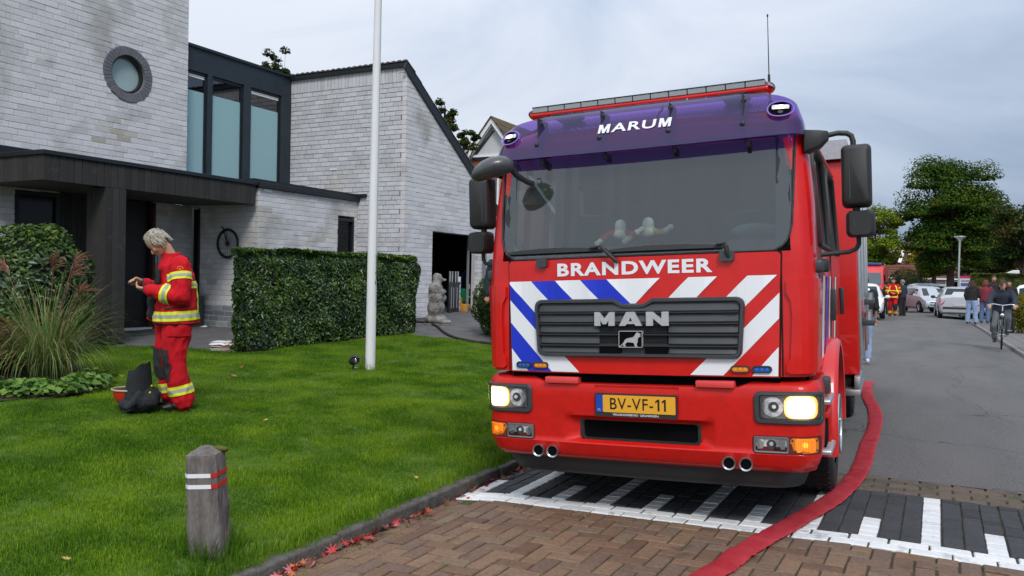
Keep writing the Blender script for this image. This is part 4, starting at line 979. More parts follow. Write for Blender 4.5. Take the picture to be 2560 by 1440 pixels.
for dy, dz in ((.03, .006), (.16, .0)):
    for u in uu:
        p = SB(u, ztop(u), 0); s_ = min(1, max(0, (1.2 - abs(u)) / .2)); vs.append((p[0] * (1 - .03 * (dy > .1)), p[1] + dy * s_, p[2] + dz))
top0 = (len(zz) - 1) * nu
for i in range(nu - 1): fs.append((top0 + i, top0 + i + 1, b0 + i + 1, b0 + i)); fs.append((b0 + i, b0 + i + 1, b0 + nu + i + 1, b0 + nu + i))
mb.add(vs, fs); mb.build('bumper', red2, truck, smooth=40)
patch('lower_intake', rrect(-.385, .385, .506, .628, .02), lambda x, z, o=0.: (x, .085 - o, z), 0, .01, mesh_m)
ring('intake_lip', rrect(-.405, .405, .497, .643, .025), rrect(-.372, .372, .514, .624, .02), lambda x, z, o=0.: (x, yb(x, .56) - o, z), -.012, .004, blk)
mb = MB()
for k in range(26): x = -.37 + k * .0296; mb.box(x, x + .004, .073, .078, .51, .625)
mb.build('intake_fins', mesh_m, truck)
mb = MB(); SL = surf(lambda z: float(np.interp(z, [.25, .385], [.98, 1.03])), lambda x, z: .07 + .05 * (x / .95) ** 2 + (.05 if z < .3 else 0), .2)
mb.rings([[SL(u, z) for u in np.linspace(-1.5, 1.5, 50)] for z in (.25, .28, .34, .385)], False, False); mb.build('lower_valance', blk, truck, smooth=50)
tb('underside', seam, -.98, .98, .3, 3.3, .36, .90)
tb('gap_shadow', mesh_m, -.88, .88, .06, .25, .86, .96)
for x0, x1 in ((-.62, -.385), (.385, .62)): tb('step_pad', redp, x0, x1, -.015, .10, .873, .915, bevel=.008)
patch('plate_hatch_gap', rrect(-.277, .277, .652, .866, .006), SB, -.004, .0012, seam); patch('plate_hatch', rrect(-.273, .273, .656, .864, .006), SB, 0, .004, red2)
SQ = lambda x, z, o=0.: (x, -.008 - o, z)
g = bpy.data.objects.new('number_plate', None); COL.objects.link(g); g.parent = truck
patch('plate_holder', rrect(-.268, .268, .668, .818, .008), SQ, -.01, .008, blk, g); patch('plate_face', rrect(-.214, .26, .697, .808, .006), SQ, .006, .012, mat('yellow_plate', (.80, .40, .03), .35, var=.03), g); patch('plate_band', rrect(-.260, -.2145, .697, .808, .006), SQ, .006, .0118, mat('plate_blue', (.01, .06, .42), .35), g)
SQ2 = lambda x, z, o=0.: (x, -.021, z)
inkb = mat('plate_black', (.012, .01, .01), .4)
text_mesh('BV-VF-', -.165, .118, .716, .790, SQ2, 0, 'lettering', inkb, g, bold=.006, spacing=1.1)
for xo in (.137, .178): patch('digit', [(xo + .010, .716), (xo + .022, .716), (xo + .022, .790), (xo + .012, .790), (xo - .004, .778), (xo - .004, .766), (xo + .010, .775)], lambda x, z, o=0.: (x, -.0205 - o, z), 0, .0005, inkb, g); text_mesh('NL', -.250, -.228, .704, .722, SQ2, 0, 'lettering', wht, g, bold=.01)
text_mesh('VEILIGHEIDSREGIO  GRONINGEN', -.150, .150, .677, .690, lambda x, z, o: (x, -.0175, z), 0, 'lettering', wht, g, bold=.012)
# headlights, fog lamps, indicators, horns
refl = mat('lamp_reflector', (.78, .80, .82), .35, .1, var=.5, vs=38)
refd = mat('lamp_housing', (.10, .10, .105), .3, .4)
for s in (-1, 1):
    def rr_(u0, u1, z0, z1, r): return rrect(min(s * u0, s * u1), max(s * u0, s * u1), z0, z1, r)
    g = bpy.data.objects.new('headlight', None); COL.objects.link(g); g.parent = truck
    ring('bezel', rr_(.728, 1.175, .662, .858, .04), rr_(.768, 1.125, .700, .832, .012), SB, 0, .016, gry, g)
    patch('housing', rr_(.76, 1.135, .692, .838, .012), SB, 0, .003, mat('headlamp_housing', (.26, .26, .25), .3, .3, var=.35, vs=25), g)
    patch('reflector', disc(s * .838, .766, .060, 22), SB, .002, .007, refl, g); patch('reflector_bowl', disc(s * .843, .768, .030, 16), SB, .006, .013, refd, g); patch('bulb', disc(s * .846, .769, .012, 10), SB, .012, .02, refl, g)
    patch('reflector', disc(s * .995, .766, .064, 22, .086), SB, .002, .007, refl, g)
    patch('lit_reflector', rr_(.902, 1.098, .699, .833, .045), SB, .006, .010, mat('lit_reflector', (.9, .6, .2), .3, emit=(1, .45, .10), es=1.3), g)
    patch('lit_lamp', rr_(.915, 1.075, .704, .828, .052), SB, .009, .013, warm, g)
    patch('lens', rr_(.765, 1.128, .697, .835, .012), SB, .0, .0185, clear, g)
    g = bpy.data.objects.new('fog_light', None); COL.objects.link(g); g.parent = truck
    patch('lamp_recess', rr_(.715, 1.15, .484, .592, .02), SB, 0, .002, mat('deep_red_recess', (.12, .003, .003), .6), g)
    ring('bezel', rr_(.723, .925, .490, .586, .012), rr_(.738, .911, .504, .573, .008), SB, 0, .014, mat('grey_bezel', (.13, .135, .14), .4), g)
    patch('housing', rr_(.735, .914, .50, .577, .008), SB, 0, .008, refl, g); patch('reflector', disc(s * .825, .542, .028, 16), SB, .002, .0095, refd, g); patch('bulb', disc(s * .825, .545, .012, 10), SB, .008, .0115, refl, g); patch('reflector_wing', [(s * .745, .51), (s * .775, .515), (s * .785, .55), (s * .76, .568), (s * .745, .568)][::s], SB, .003, .0095, chrome, g); patch('reflector_wing', [(s * .88, .51), (s * .903, .515), (s * .895, .54), (s * .872, .535)][::s], SB, .003, .0095, chrome, g)
    patch('lens', rr_(.738, .911, .503, .574, .008), SB, 0, .0135, clear, g)
    g = bpy.data.objects.new('indicator', None); COL.objects.link(g); g.parent = truck
    patch('lens', rr_(.932, 1.105, .493, .582, .02), SB, 0, .006, amb0, g); patch('lit_part', rr_(.962, 1.075, .499, .577, .01), SB, .004, .0085, amb, g); patch('lit_core', disc(s * 1.015, .542, .017, 12), SB, .008, .0095, amb2, g)
    for k in range(12): patch('lens_rib', rr_(.966 + k * .009, .969 + k * .009, .500, .576, .001), SB, .008, .011, amb0, g)
    for u in (.945, 1.09):
        for z in (.508, .568): patch('screw', disc(s * u, z, .007, 8), SB, .006, .010, refd, g)
    for x in (.679, .578):
        X = s * x; g = bpy.data.objects.new('horn', None); COL.objects.link(g); g.parent = truck
        rs = []
        for r, y in ((.036, .10), (.036, .0), (.043, -.014), (.040, -.020), (.032, -.012), (.026, .02), (.024, .09)): rs.append([(X + r * math.cos(a), y, .418 + r * math.sin(a)) for a in [2 * math.pi * i / 24 for i in range(24)]])
        MB().rings(rs[:5], True, False).build('trumpet', mat('worn_chrome', (.50, .50, .50), .3, .9, var=.3, vs=50), g, smooth=60); mb = MB(); mb.add([(X + .0325 * math.cos(a), -.008, .418 + .0325 * math.sin(a)) for a in [2 * math.pi * i / 16 for i in range(16)]], [tuple(range(16))]); mb.build('throat', mesh_m, g)
# --- visor, roof plate, light bar
VY = lambda x, z: float(np.interp(z, [2.385, 2.43, 2.494, 2.58, 2.66, 2.70, 2.73], [.028, .052, .082, .122, .165, .205, .27])) + .04 * (min(abs(x), 1) / .9) ** 2 - .01
vtop = lambda u: 2.722 - .07 * (min(abs(u), 1.1) / .95) ** 4; vbot = lambda u: 2.388 + .014 * (min(abs(u), 1) / .95) ** 2
SV = surf(lambda z: float(np.interp(z, [2.38, 2.5, 2.62, 2.73], [1.045, 1.03, .99, .93])), VY, .14)
mb = MB(); us_ = np.linspace(-1.22, 1.22, 60); rws = []
for t in np.linspace(0, 1, 12): rws.append([SV(u, vbot(u) + (vtop(u) - vbot(u)) * t) for u in us_])
mb.rings(rws, False, False); mb.build('sun_visor', purple, truck, smooth=70)
SVm = lambda x, z, o=0.: SV(x + .10 * (z - 2.553), z, o)
text_mesh('ARU', -.150, .146, 2.522, 2.584, lambda x, z, o: SVm(x, z, .007), 0, 'lettering', wht, truck, bold=.022, spacing=1.12)
for x0 in (-.240, .168):
    q = [(x0 + .078 * a, 2.522 + .062 * b) for a, b in [(0, 0), (.22, 0), (.22, .58), (.40, 0), (.60, 0), (.78, .58), (.78, 0), (1, 0), (1, 1), (.70, 1), (.5, .42), (.30, 1), (0, 1)]]
    me = bpy.data.meshes.new('lettering'); bm = bmesh.new(); f = bm.faces.new([bm.verts.new((a, 0, b)) for a, b in q]); bmesh.ops.triangulate(bm, faces=[f], ngon_method='EAR_CLIP')
    for v in bm.verts: v.co = Vector(SVm(v.co.x, v.co.z, .008))
    bm.to_mesh(me); bm.free(); me.materials.append(wht); link('lettering', me, truck)
for x in (-.687, -.23, .23, .687):
    for z, rr_z in ((2.494, .012), (2.655, .014)):
        p = Vector(SV(x, z, .0)); mb = MB(); mb.tube([p + Vector((0, .02, 0)), p + Vector((0, -.010, -.003)), p + Vector((0, -.016, -.004))], [.016, .016, .008], 10); mb.build('visor_bolt', blk, truck, smooth=50)
    mb = MB(); mb.prism([(x - .004, 2.42), (x + .004, 2.42), (x + .004, 2.68), (x - .004, 2.68)], .12, .30); mb.build('visor_bracket', blk, truck)
    p = Vector((x + .03, .16, 2.375)); mb = MB(); mb.box(p.x - .014, p.x + .014, .10, .18, 2.352, 2.392); mb.build('visor_clip', blk, truck, bevel=.006)
for s in (-1, 1):
    g = bpy.data.objects.new('marker_lamp', None); COL.objects.link(g); g.parent = truck; cx_, cz_ = s * .905, 2.572
    patch('housing', disc(cx_, cz_ - .004, .046, 24, .066), SV, -.02, .010, mesh_m, g)
    oo = disc(cx_, cz_ - .004, .056, 28, .078); ii = disc(cx_, cz_ - .004, .044, 28, .064); ring('surround', oo, ii, SV, 0, .026, mat('purple_rim', (.20, .11, .52), .2, coat=.6), g)
    patch('lens', rrect(cx_ - .046, cx_ + .046, cz_ - .006, cz_ + .022, .006), SV, .008, .02, refl, g); patch('lit_lamp', disc(cx_, cz_ + .008, .012, 14, .020), SV, .019, .023, warm2, g); patch('camera_eye', disc(cx_, cz_ - .026, .010, 10, .014), SV, .008, .022, blk, g)
tread = mat('tread_plate', (.46, .47, .49), .4, .75, var=.12, vs=30)
mb = MB(); mb.add([(-.80, .30, 2.60), (.80, .30, 2.60), (.80, .55, 2.735), (-.80, .55, 2.735), (.80, 2.9, 2.735), (-.80, 2.9, 2.735)], [(0, 1, 2, 3), (3, 2, 4, 5)]); tp = mb.build('roof_plate', tread, truck)
mb = MB()
for i in range(60):
    for j in range(9):
        x, t = -.78 + i * .0264, (j + .5) / 9; y, z = .30 + .25 * t, 2.60 + .135 * t; a = R(45 if (i + j) % 2 else -45); dx, dt = .010 * math.cos(a), .010 * math.sin(a)
        nx, nt = -.002 * math.sin(a), .002 * math.cos(a); q = lambda dx, dt, h: (x + dx, y + dt * .88 - h * .47, z + dt * .47 + h * .88)
        mb.add([q(-dx - nx, -dt - nt, .0005), q(dx - nx, dt - nt, .0005), q(dx + nx, dt + nt, .0005), q(-dx + nx, -dt + nt, .0005), q(0, 0, .003)], [(0, 1, 4), (1, 2, 4), (2, 3, 4), (3, 0, 4)])
o = mb.build('tread_pattern', alu, truck); o['kind'] = 'stuff'
g = bpy.data.objects.new('light_bar', None); COL.objects.link(g); g.parent = truck; g.rotation_euler = (0, 0, 0)
mb = MB(); mb.box(-.82, .82, .29, .47, 2.728, 2.758); mb.build('bar_base', red, g, bevel=.012, smooth=40)
for s in (-1, 1):
    mb = MB(); mb.ell((s * .81, .38, 2.762), (.045, .09, .034), 14, 8); mb.build('end_cap', clear, g, smooth=60); mb = MB(); mb.ell((s * .812, .38, 2.75), (.036, .08, .024), 14, 8); mb.build('end_base', red, g, smooth=60)
for k in range(13):
    x0 = -.80 + k * .1235; mb = MB(); mb.box(x0, x0 + .118, .292, .468, 2.759, 2.797); mb.build('lens_module', glassmat('grey_lens', (.5, .54, .56), .1, .03, body=(.5, .55, .56), bf=.45), g, bevel=.004)
    mb = MB(); mb.box(x0 + .012, x0 + .106, .32, .44, 2.759, 2.783); mb.build('reflector', refd, g)
mb = MB(); mb.box(-.80, .80, .288, .472, 2.7965, 2.8005); mb.build('bar_top', blk, g)
for x in (-.56, .60):
    mb = MB(); mb.prism([(x - .09, 2.727), (x + .09, 2.727), (x + .03, 2.69), (x - .06, 2.69)], .26, .50); mb.build('bar_support', blk, truck)
mb = MB(); mb.tube([(.12, .40, 2.73), (.12, .38, 2.70), (.10, .34, 2.66), (.085, .32, 2.60)], .007, 6); mb.build('cable', blk, truck)
mb = MB(); mb.tube([(.79, .60, 2.68), (.79, .60, 2.72)], [.03, .02], 10); mb.tube([(.79, .60, 2.72), (.79, .60, 2.90)], [.011, .008], 8); mb.tube([(.79, .60, 2.90), (.79, .595, 3.29)], [.004, .0025], 6); mb.tube([(.79, .595, 3.285), (.79, .595, 3.30)], .006, 6); mb.build('aerial', blk, truck, smooth=60)
# --- mirrors
def mirror_set(s):
    dx, dy = (0, 0) if s > 0 else (.095, .0)
    g = bpy.data.objects.new('mirror_assembly', None); COL.objects.link(g); g.parent = truck; T = lambda x, y, z: (s * (x - (dx if x > 1.12 else 0)), y - dy, z)
    mb = MB(); mb.rings([[T(1.03, .20, 2.30), T(1.03, .36, 2.30), T(1.03, .36, 2.44), T(1.03, .20, 2.44)], [T(1.12, .21, 2.33), T(1.12, .33, 2.33), T(1.12, .33, 2.43), T(1.12, .21, 2.43)], [T(1.17, .24, 2.375), T(1.17, .30, 2.375), T(1.17, .30, 2.425), T(1.17, .24, 2.425)]]); mb.build('mount', blk, g, bevel=.008, smooth=50)
    Y = .32
    mb = MB(); mb.tube([T(1.15, .27, 2.40), T(1.22, Y - .02, 2.415), T(1.27, Y, 2.412), T(1.295, Y, 2.395), T(1.305, Y, 2.36), T(1.305, Y, 2.28)], .0165, 10); mb.build('upper_arm', blk, g, smooth=60)
    mb = MB(); mb.tube([T(1.325, Y, 1.80), T(1.325, Y, 1.735), T(1.31, Y, 1.705), T(1.27, Y, 1.688), T(1.11, .30, 1.675)], .0145, 10); mb.build('lower_arm', blk, g, smooth=60)
    for (x0, x1, z0, z1, nm) in ((1.235 - dx, 1.405 - dx, 1.955, 2.335, 'mirror_shell'), (1.255 - dx, 1.42 - dx, 1.775, 1.935, 'small_mirror_shell')):
        sec = []
        for y_, f, mm in ((Y - .085, .72, 0), (Y - .075, .86, 0), (Y - .03, 1.0, 0), (Y + .045, 1.0, 0)):
            cx, cz = (x0 + x1) / 2, (z0 + z1) / 2; sec.append([(s * (cx + (p[0] - cx) * f), y_, cz + (p[1] - cz) * (f if f == 1 else .5 + f / 2)) for p in rrect(x0, x1, z0, z1, .032)])
        sh = MB().rings(sec).build(nm, blk, g, smooth=40)
        mb = MB(); P = rrect(x0 + .01, x1 - .01, z0 + .01, z1 - .01, .025); mb.add([(s * p[0], Y + .0465, p[1]) for p in P], [tuple(range(len(P)))]); mb.build('mirror_glass', chrome, g)
        mb = MB(); mb.box(min(s * (x0 + .045), s * (x0 + .052)), max(s * (x0 + .045), s * (x0 + .052)), Y - .0875, Y - .06, z0 + .05, z1 - .05); mb.build('shell_ridge', gry, sh)
    mb = MB(); mb.tube([T(1.315, Y, 1.93), T(1.315, Y, 1.97)], .022, 10); mb.build('link', blk, g, smooth=60)
mirror_set(1); mirror_set(-1)
g = bpy.data.objects.new('kerb_mirror', None); COL.objects.link(g); g.parent = truck
mb = MB(); A_, B_ = Vector((-1.02, -.22, 2.262)), Vector((-.79, -.12, 2.340)); d = (B_ - A_).normalized(); nz_ = Vector((0, 0, 1)); nz_ = (nz_ - d * nz_.dot(d)).normalized(); ny = nz_.cross(d); rs = []
for t, r1, r2 in ((-.04, .012, .010), (.0, .05, .03), (.10, .085, .048), (.3, .11, .064), (.55, .115, .070), (.8, .105, .066), (.98, .075, .052), (1.08, .03, .02)):
    c = A_.lerp(B_, t) + Vector((0, 0, .02 * math.sin(math.pi * min(1, max(0, t))))); rs.append([tuple(c + ny * math.cos(a) * r1 * .9 + nz_ * math.sin(a) * r2) for a in [2 * math.pi * i / 16 for i in range(16)]])
mb.rings(rs).build('pod', mat('pod_plastic', (.060, .064, .072), .35, var=.1, coat=.2), g, smooth=70)
mb = MB(); mb.tube([(-.80, -.10, 2.32), (-.78, -.03, 2.27), (-.75, .05, 2.24), (-.73, .11, 2.23)], [.024, .020, .018, .022], 10); mb.build('arm', blk, g, smooth=60)
mb = MB(); mb.tube([(-.83, -.10, 2.365), (-.81, -.04, 2.37), (-.79, .0, 2.36), (-.79, .05, 2.33)], .004, 6); mb.build('cable', blk, g)
# --- wheels
def wheel(parent, cx, cy, cz, rad=.485, w_=.27, s=1, front=True):
    g = bpy.data.objects.new('wheel', None); COL.objects.link(g); g.parent = parent; g.location = (cx, cy, cz)
    prof = [(0.29, -.5), (.40, -.52), (.455, -.5), (.478, -.42), (.485, -.30), (.485, .30), (.478, .42), (.455, .5), (.40, .52), (.29, .5)]
    rs = [[(s * w_ * b, rad / .485 * a * math.cos(t), rad / .485 * a * math.sin(t)) for a, b in prof] for t in [2 * math.pi * k / 48 for k in range(49)]]
    MB().rings(rs, False, False).build('tyre', rub, g, smooth=50)
    mb = MB()
    for k in range(48):
        t = 2 * math.pi * k / 48
        for b in (-.34, -.12, .12, .34):
            M = Matrix.Rotation(t, 4, 'X') @ Matrix.Translation((b * w_, rad, 0)); mb.box(-.024, .024, -.004, .006, -.022, .022, M=M)
    mb.build('tread', rub, g)
    prof = [(.29, .46), (.27, .44), (.26, .25), (.20, .15), (.14, .20), (.13, .42), (.05, .46), (.0, .46)]
    rs = [[(s * w_ * b, a * math.cos(t), a * math.sin(t)) for a, b in prof] for t in [2 * math.pi * k / 32 for k in range(33)]]
    MB().rings(rs, False, False).build('rim', alu, g, smooth=50)
    if front:
        mb = MB(); mb.tube([(s * (w_ * .5 + .03), .205 * math.cos(a), .205 * math.sin(a)) for a in [2 * math.pi * i / 30 for i in range(31)]], .012, 8)
        for k in range(10): a = 2 * math.pi * k / 10; mb.tube([(s * w_ * .2, .16 * math.cos(a), .16 * math.sin(a)), (s * (w_ * .5 + .03), .19 * math.cos(a), .19 * math.sin(a))], .010, 6)
        mb.build('nut_guard', alu, g, smooth=60)
    return g
Ti = TM.inverted()
for s, y in ((1, 1.36), (-1, 1.36), (1, 5.1), (-1, 5.1)):
    wp = TM @ Vector((s * .95, y, 0)); wz = .485 + rz(wp.x); lp_ = Ti @ Vector((wp.x, wp.y, wz)); wheel(truck, lp_.x, lp_.y, lp_.z, s=s, front=y < 2)
for s in (-1, 1):      # wing over the front wheel
    rs = []
    for a in np.linspace(-8, 196, 30):
        c, q = math.cos(R(a)), math.sin(R(a)); rs.append([(s * x, 1.36 + r * c, .50 + r * q) for x, r in ((1.00, .60), (1.13, .60), (1.155, .585), (1.16, .56), (1.155, .66 if False else .545), (1.00, .545))])
    MB().rings(rs).build('wing', mat('wing_red', (.64, .02, .02), .35, coat=.4), truck, smooth=50)
    tb('wheel_arch', seam, min(s * .98, s * 1.0), max(s * .98, s * 1.0), .6, 2.2, .45, 1.15)
    tb('side_skirt', red, min(s * .99, s * 1.09), max(s * .99, s * 1.09), 2.02, 3.05, .55, .95, bevel=.01)
    # steps in the bumper corner
    x0, x1 = min(s * 1.02, s * 1.145), max(s * 1.02, s * 1.145)
    tb('step_well', mesh_m, min(s * 1.03, s * 1.108), max(s * 1.03, s * 1.108), .40, .66, .47, .69)
    for z in (.452, .765):
        mb = MB(); mb.box(x0, x1, .34, .74, z - .02, z + .01); st = mb.build('step', alu, truck, bevel=.010, smooth=50)
        mb = MB()
        for k in range(9): mb.box(x0 + .02, x1 - .012, .37 + k * .04, .385 + k * .04, z + .009, z + .015)
        mb.build('step_teeth', chrome, st)
    tb('step_frame', red2, min(s * 1.09, s * 1.125), max(s * 1.09, s * 1.125), .64, .74, .44, .88, bevel=.01); tb('step_frame', red2, min(s * 1.085, s * 1.125), max(s * 1.085, s * 1.125), .38, .74, .655, .695, bevel=.006)
    tb('bumper_bracket', gry, min(s * 1.05, s * 1.13), max(s * 1.05, s * 1.13), .42, .60, .80, .90, bevel=.012)
    # cab side markings and handles
    SS = lambda y, z, o=0.: (s * (cw(z) + .003 + o), y, z)
    for k, m in enumerate((blu, wht, blu, wht, redf, wht)):
        P = [(.36 + k * .34, 1.0), (.56 + k * .34, 1.0), (.36 + k * .34 + .12, 1.55), (.20 + k * .34 + .12, 1.55)]; P = cliph(cliph(P, -1, 0, -.36), 1, 0, 2.95)
        if len(P) > 2: mb = MB(); mb.add([SS(p[0], p[1], .001) for p in P], [tuple(range(len(P)))]); mb.build('side_stripe', m, truck)
    for y in (1.46, 2.80): tb('door_handle', blk, min(s * 1.09, s * 1.125), max(s * 1.09, s * 1.125), y, y + .07, 1.22, 1.46, bevel=.012)
    mb = MB(); mb.tube([(s * (cw(z) + .004), 1.585, z) for z in (.96, 1.3, 1.7, 2.1, 2.4)], .006, 5); mb.build('door_seam', seam, truck)
    mb = MB(); mb.tube([(s * 1.045, .5, 2.452), (s * 1.045, 1.6, 2.47), (s * 1.045, 2.9, 2.47)], .014, 6); mb.build('gutter', red, truck, smooth=60)
# --- body behind the cab
tb('body_shell', red, -1.225, 1.225, 3.36, 7.9, .62, 2.68, bevel=.02)
tb('body_underside', seam, -1.15, 1.15, 3.4, 7.8, .45, .62)
tb('equipment_box', tread, .72, 1.16, 3.30, 7.6, 2.69, 2.87); tb('equipment_box', tread, -1.16, -.72, 3.30, 7.6, 2.69, 2.87)
for s in (-1, 1):
    for k, y in enumerate((3.42, 4.55, 5.95, 7.0)):
        tb('shutter_post', alu, min(s * 1.225, s * 1.250), max(s * 1.225, s * 1.250), y, y + .09, .66, 2.62, bevel=.004)
        y2 = (4.55, 5.95, 7.0, 7.86)[k]; mb = MB(); z = .70 if y not in (4.55,) else 1.15
        while z < 2.55: mb.box(min(s * 1.224, s * 1.236), max(s * 1.224, s * 1.236), y + .10, y2 - .01, z, z + .042); z += .045
        mb.build('roller_shutter', alu, truck)
        tb('stripe_band', wht if k % 2 else redf, min(s * 1.2265, s * 1.2385), max(s * 1.2265, s * 1.2385), y + .10, y2 - .01, 1.15, 1.32)
    tb('body_step', alu, min(s * 1.10, s * 1.235), max(s * 1.10, s * 1.235), 3.20, 4.35, .44, .50, bevel=.008); tb('body_step', alu, min(s * 1.18, s * 1.235), max(s * 1.18, s * 1.235), 3.20, 4.35, .50, .62, bevel=.008)
tb('pump_tray', gry, 1.23, 1.36, 4.0, 4.9, 1.06, 1.12, bevel=.01); tb('pump_tray', gry, 1.23, 1.34, 5.0, 6.2, 1.25, 1.31, bevel=.01)
for k in range(7): mb = MB(); mb.tube([(1.30, 4.05 + k * .12, 1.12), (1.30, 4.05 + k * .12, 1.20)], .03, 8); mb.build('coupling', blk if k % 2 else alu, truck)
for k in range(8): mb = MB(); mb.tube([(1.30, 5.05 + k * .13, 1.31), (1.30, 5.05 + k * .13, 1.38)], .03, 8); mb.build('coupling', blk if k % 2 else alu, truck)
# --- toys on the dashboard
def toy(loc, c_s, lab):
    t = empty('soft_toy', lab, 'toy', group='soft toys on the dashboard'); t.matrix_world = TM @ Matrix.Translation(loc) @ Matrix.Scale(1.2, 4)
    cream = mat('cream_plush', (.80, .78, .68), .95, var=.1, bump=.8, bs=200); slv = mat('toy_' + c_s[0], c_s[1], .95, bump=.8, bs=200)
    mb = MB(); mb.ell((0, 0, .045), (.035, .025, .04)); mb.ell((0, 0, .0), (.05, .03, .03)); me = remesh(mb, .006, 3); me.materials.append(cream); b = link('body', me, t)
    for s in (-1, 1):
        mb = MB(); mb.tube([(s * .02, 0, .01), (s * .06, -.01, -.005 * s), (s * .105, -.02, -.03 if s < 0 else .0)], [.018, .017, .019], 8); mb.build('sleeve', slv, t, smooth=60)
        mb = MB(); mb.tube([(s * .10, -.02, -.028 if s < 0 else .0), (s * .128, -.025, -.045 if s < 0 else .018)], [.018, .014], 8); mb.ell((s * .13, -.025, -.048 if s < 0 else .02), (.019, .014, .016)); mb.build('hand', cream, t, smooth=60)
toy((-.155, .26, 1.862), ('red', (.45, .02, .02)), 'soft toy in red sleeves behind the windscreen, arms spread'); toy((.035, .27, 1.868), ('yellow', (.60, .45, .05)), 'soft toy in yellow sleeves behind the windscreen, arms spread')
# ================================================================ people
skin = mat('skin', (.50, .26, .17), .55, var=.12, vs=14, spec=.35)
V = Vector
def seg(mb, a, b, r0, r1, n=14):
    a, b = V(a), V(b); d = (b - a).normalized()
    mb.tube([a - d * r0 * .95, a - d * r0 * .7, a, b, b + d * r1 * .7, b + d * r1 * .95], [r0 * .25, r0 * .7, r0, r1, r1 * .7, r1 * .25], n)
def hand_shape(mb, w, d, nrm, s, curl=.6, sc_=1.):
    """palm, four unequal bent fingers and a thumb. w wrist, d along the forearm, nrm the palm's facing, s side of the thumb"""
    d = V(d).normalized(); nrm = (V(nrm) - d * V(nrm).dot(d)).normalized(); t = d.cross(nrm).normalized() * s; w = V(w); k = sc_
    for i in range(5): c = w + d * (.02 + .016 * i) * k; mb.ell(c + t * .0, (.034 * k, .034 * k, .034 * k), 8, 6, M=None) if False else seg(mb, c - t * .028 * k, c + t * .028 * k, .015 * k, .016 * k, 8)
    for i, (off, ln) in enumerate(((.030, .068), (.010, .078), (-.010, .073), (-.030, .056))):
        p = w + d * .088 * k + t * off * k; a = 0; q = p - d * .02 * k; rr = .0098 * k
        for j, f in enumerate((.45, .32, .26)):
            a += curl * (.5 if j == 0 else .8) * (1 + .12 * i); e = q + (d * math.cos(a) + nrm * math.sin(a)) * ln * f * k * 1.15; seg(mb, q, e, rr, rr * .93, 8); q = e; rr *= .92
    p = w + d * .03 * k + t * .030 * k; e = p + (d * .6 + t * .75 + nrm * .3).normalized() * .038 * k; seg(mb, p, e, .013 * k, .012 * k, 8); f = e + (d * .85 + t * .1 + nrm * .45).normalized() * .034 * k; seg(mb, e, f, .0115 * k, .010 * k, 8)
def head_shape(mb, M):
    E = lambda c, r, n=18, m=12: mb.ell(M @ V(c), r, n, m, M=M.to_3x3())
    E((0, 0, .03), (.098, .078, .095)); E((.012, 0, -.035), (.078, .062, .075)); E((.045, 0, -.085), (.035, .036, .024)); E((.072, 0, .012), (.022, .05, .014), 12, 8)
    E((.098, 0, -.028), (.018, .013, .024), 10, 8); E((.108, 0, -.040), (.014, .015, .010), 10, 8); E((.085, 0, -.066), (.012, .024, .006), 10, 6); E((.083, 0, -.078), (.012, .021, .006), 10, 6)
    for s in (-1, 1): E((.055, s * .04, -.03), (.032, .028, .03), 10, 8); E((-.005, s * .078, -.01), (.020, .009, .032), 10, 8)
def folds(me, amp, f=9., seed=0.):
    n = len(me.vertices); co = np.empty(n * 3); me.vertices.foreach_get('co', co); co = co.reshape(-1, 3); nn = np.empty(n * 3); me.vertices.foreach_get('normal', nn); nn = nn.reshape(-1, 3)
    d = np.array([noise.noise(V((p[0] * f + seed, p[1] * f, p[2] * f * .55))) * .7 + abs(noise.noise(V((p[0] * f * 2.1 + 3, p[1] * f * 2 + seed, p[2] * f * 1.2)))) * -.8 for p in co])
    me.vertices.foreach_set('co', (co + nn * (d * amp)[:, None]).ravel()); me.update()
def slab(src, pt, nrm, half, pred, off, m, name, parent, boxes=None):
    """a band of cloth tape: the part of a garment between two planes, lifted off it"""
    bm = bmesh.new(); bm.from_mesh(src); nrm = V(nrm).normalized(); pt = V(pt)
    bmesh.ops.bisect_plane(bm, geom=bm.verts[:] + bm.edges[:] + bm.faces[:], plane_co=pt + nrm * half, plane_no=nrm, clear_outer=True)
    bmesh.ops.bisect_plane(bm, geom=bm.verts[:] + bm.edges[:] + bm.faces[:], plane_co=pt - nrm * half, plane_no=-nrm, clear_outer=True)
    for co, no in boxes or []: bmesh.ops.bisect_plane(bm, geom=bm.verts[:] + bm.edges[:] + bm.faces[:], plane_co=V(co), plane_no=V(no), clear_outer=True)
    if pred: bmesh.ops.delete(bm, geom=[f for f in bm.faces if not pred(f.calc_center_median())], context='FACES')
    bm.normal_update()
    for v in bm.verts: v.co += v.normal * off
    me = bpy.data.meshes.new(name); bm.to_mesh(me); bm.free(); me.materials.clear(); me.materials.append(m); me.polygons.foreach_set('use_smooth', [True] * len(me.polygons)); return link(name, me, parent)
def near(a, b, r): a, b = V(a), V(b); return lambda c: ((c - a) - (b - a) * max(0, min(1, (c - a).dot(b - a) / (b - a).length_squared))).length < r
STD = dict(hl=(0, .10, .92), hr=(0, -.10, .92), kl=(.03, .11, .49), kr=(.0, -.11, .49), al=(-.01, .11, .09), ar=(-.04, -.11, .09), sl=(0, .19, 1.45), sr=(0, -.19, 1.45), el=(-.03, .25, 1.16), er=(-.03, -.25, 1.16), wl=(.12, .22, .94), wr=(.12, -.22, .94), pel=(0, 0, .95), ch=(0, 0, 1.32), nk=(.01, 0, 1.50), hd=(.03, 0, 1.66), pitch=0., yaw=0., fl=0., fr=0., bulk=1., leg=1., pn_l=(0, 0, -1), pn_r=(0, 0, -1), curl=.5)
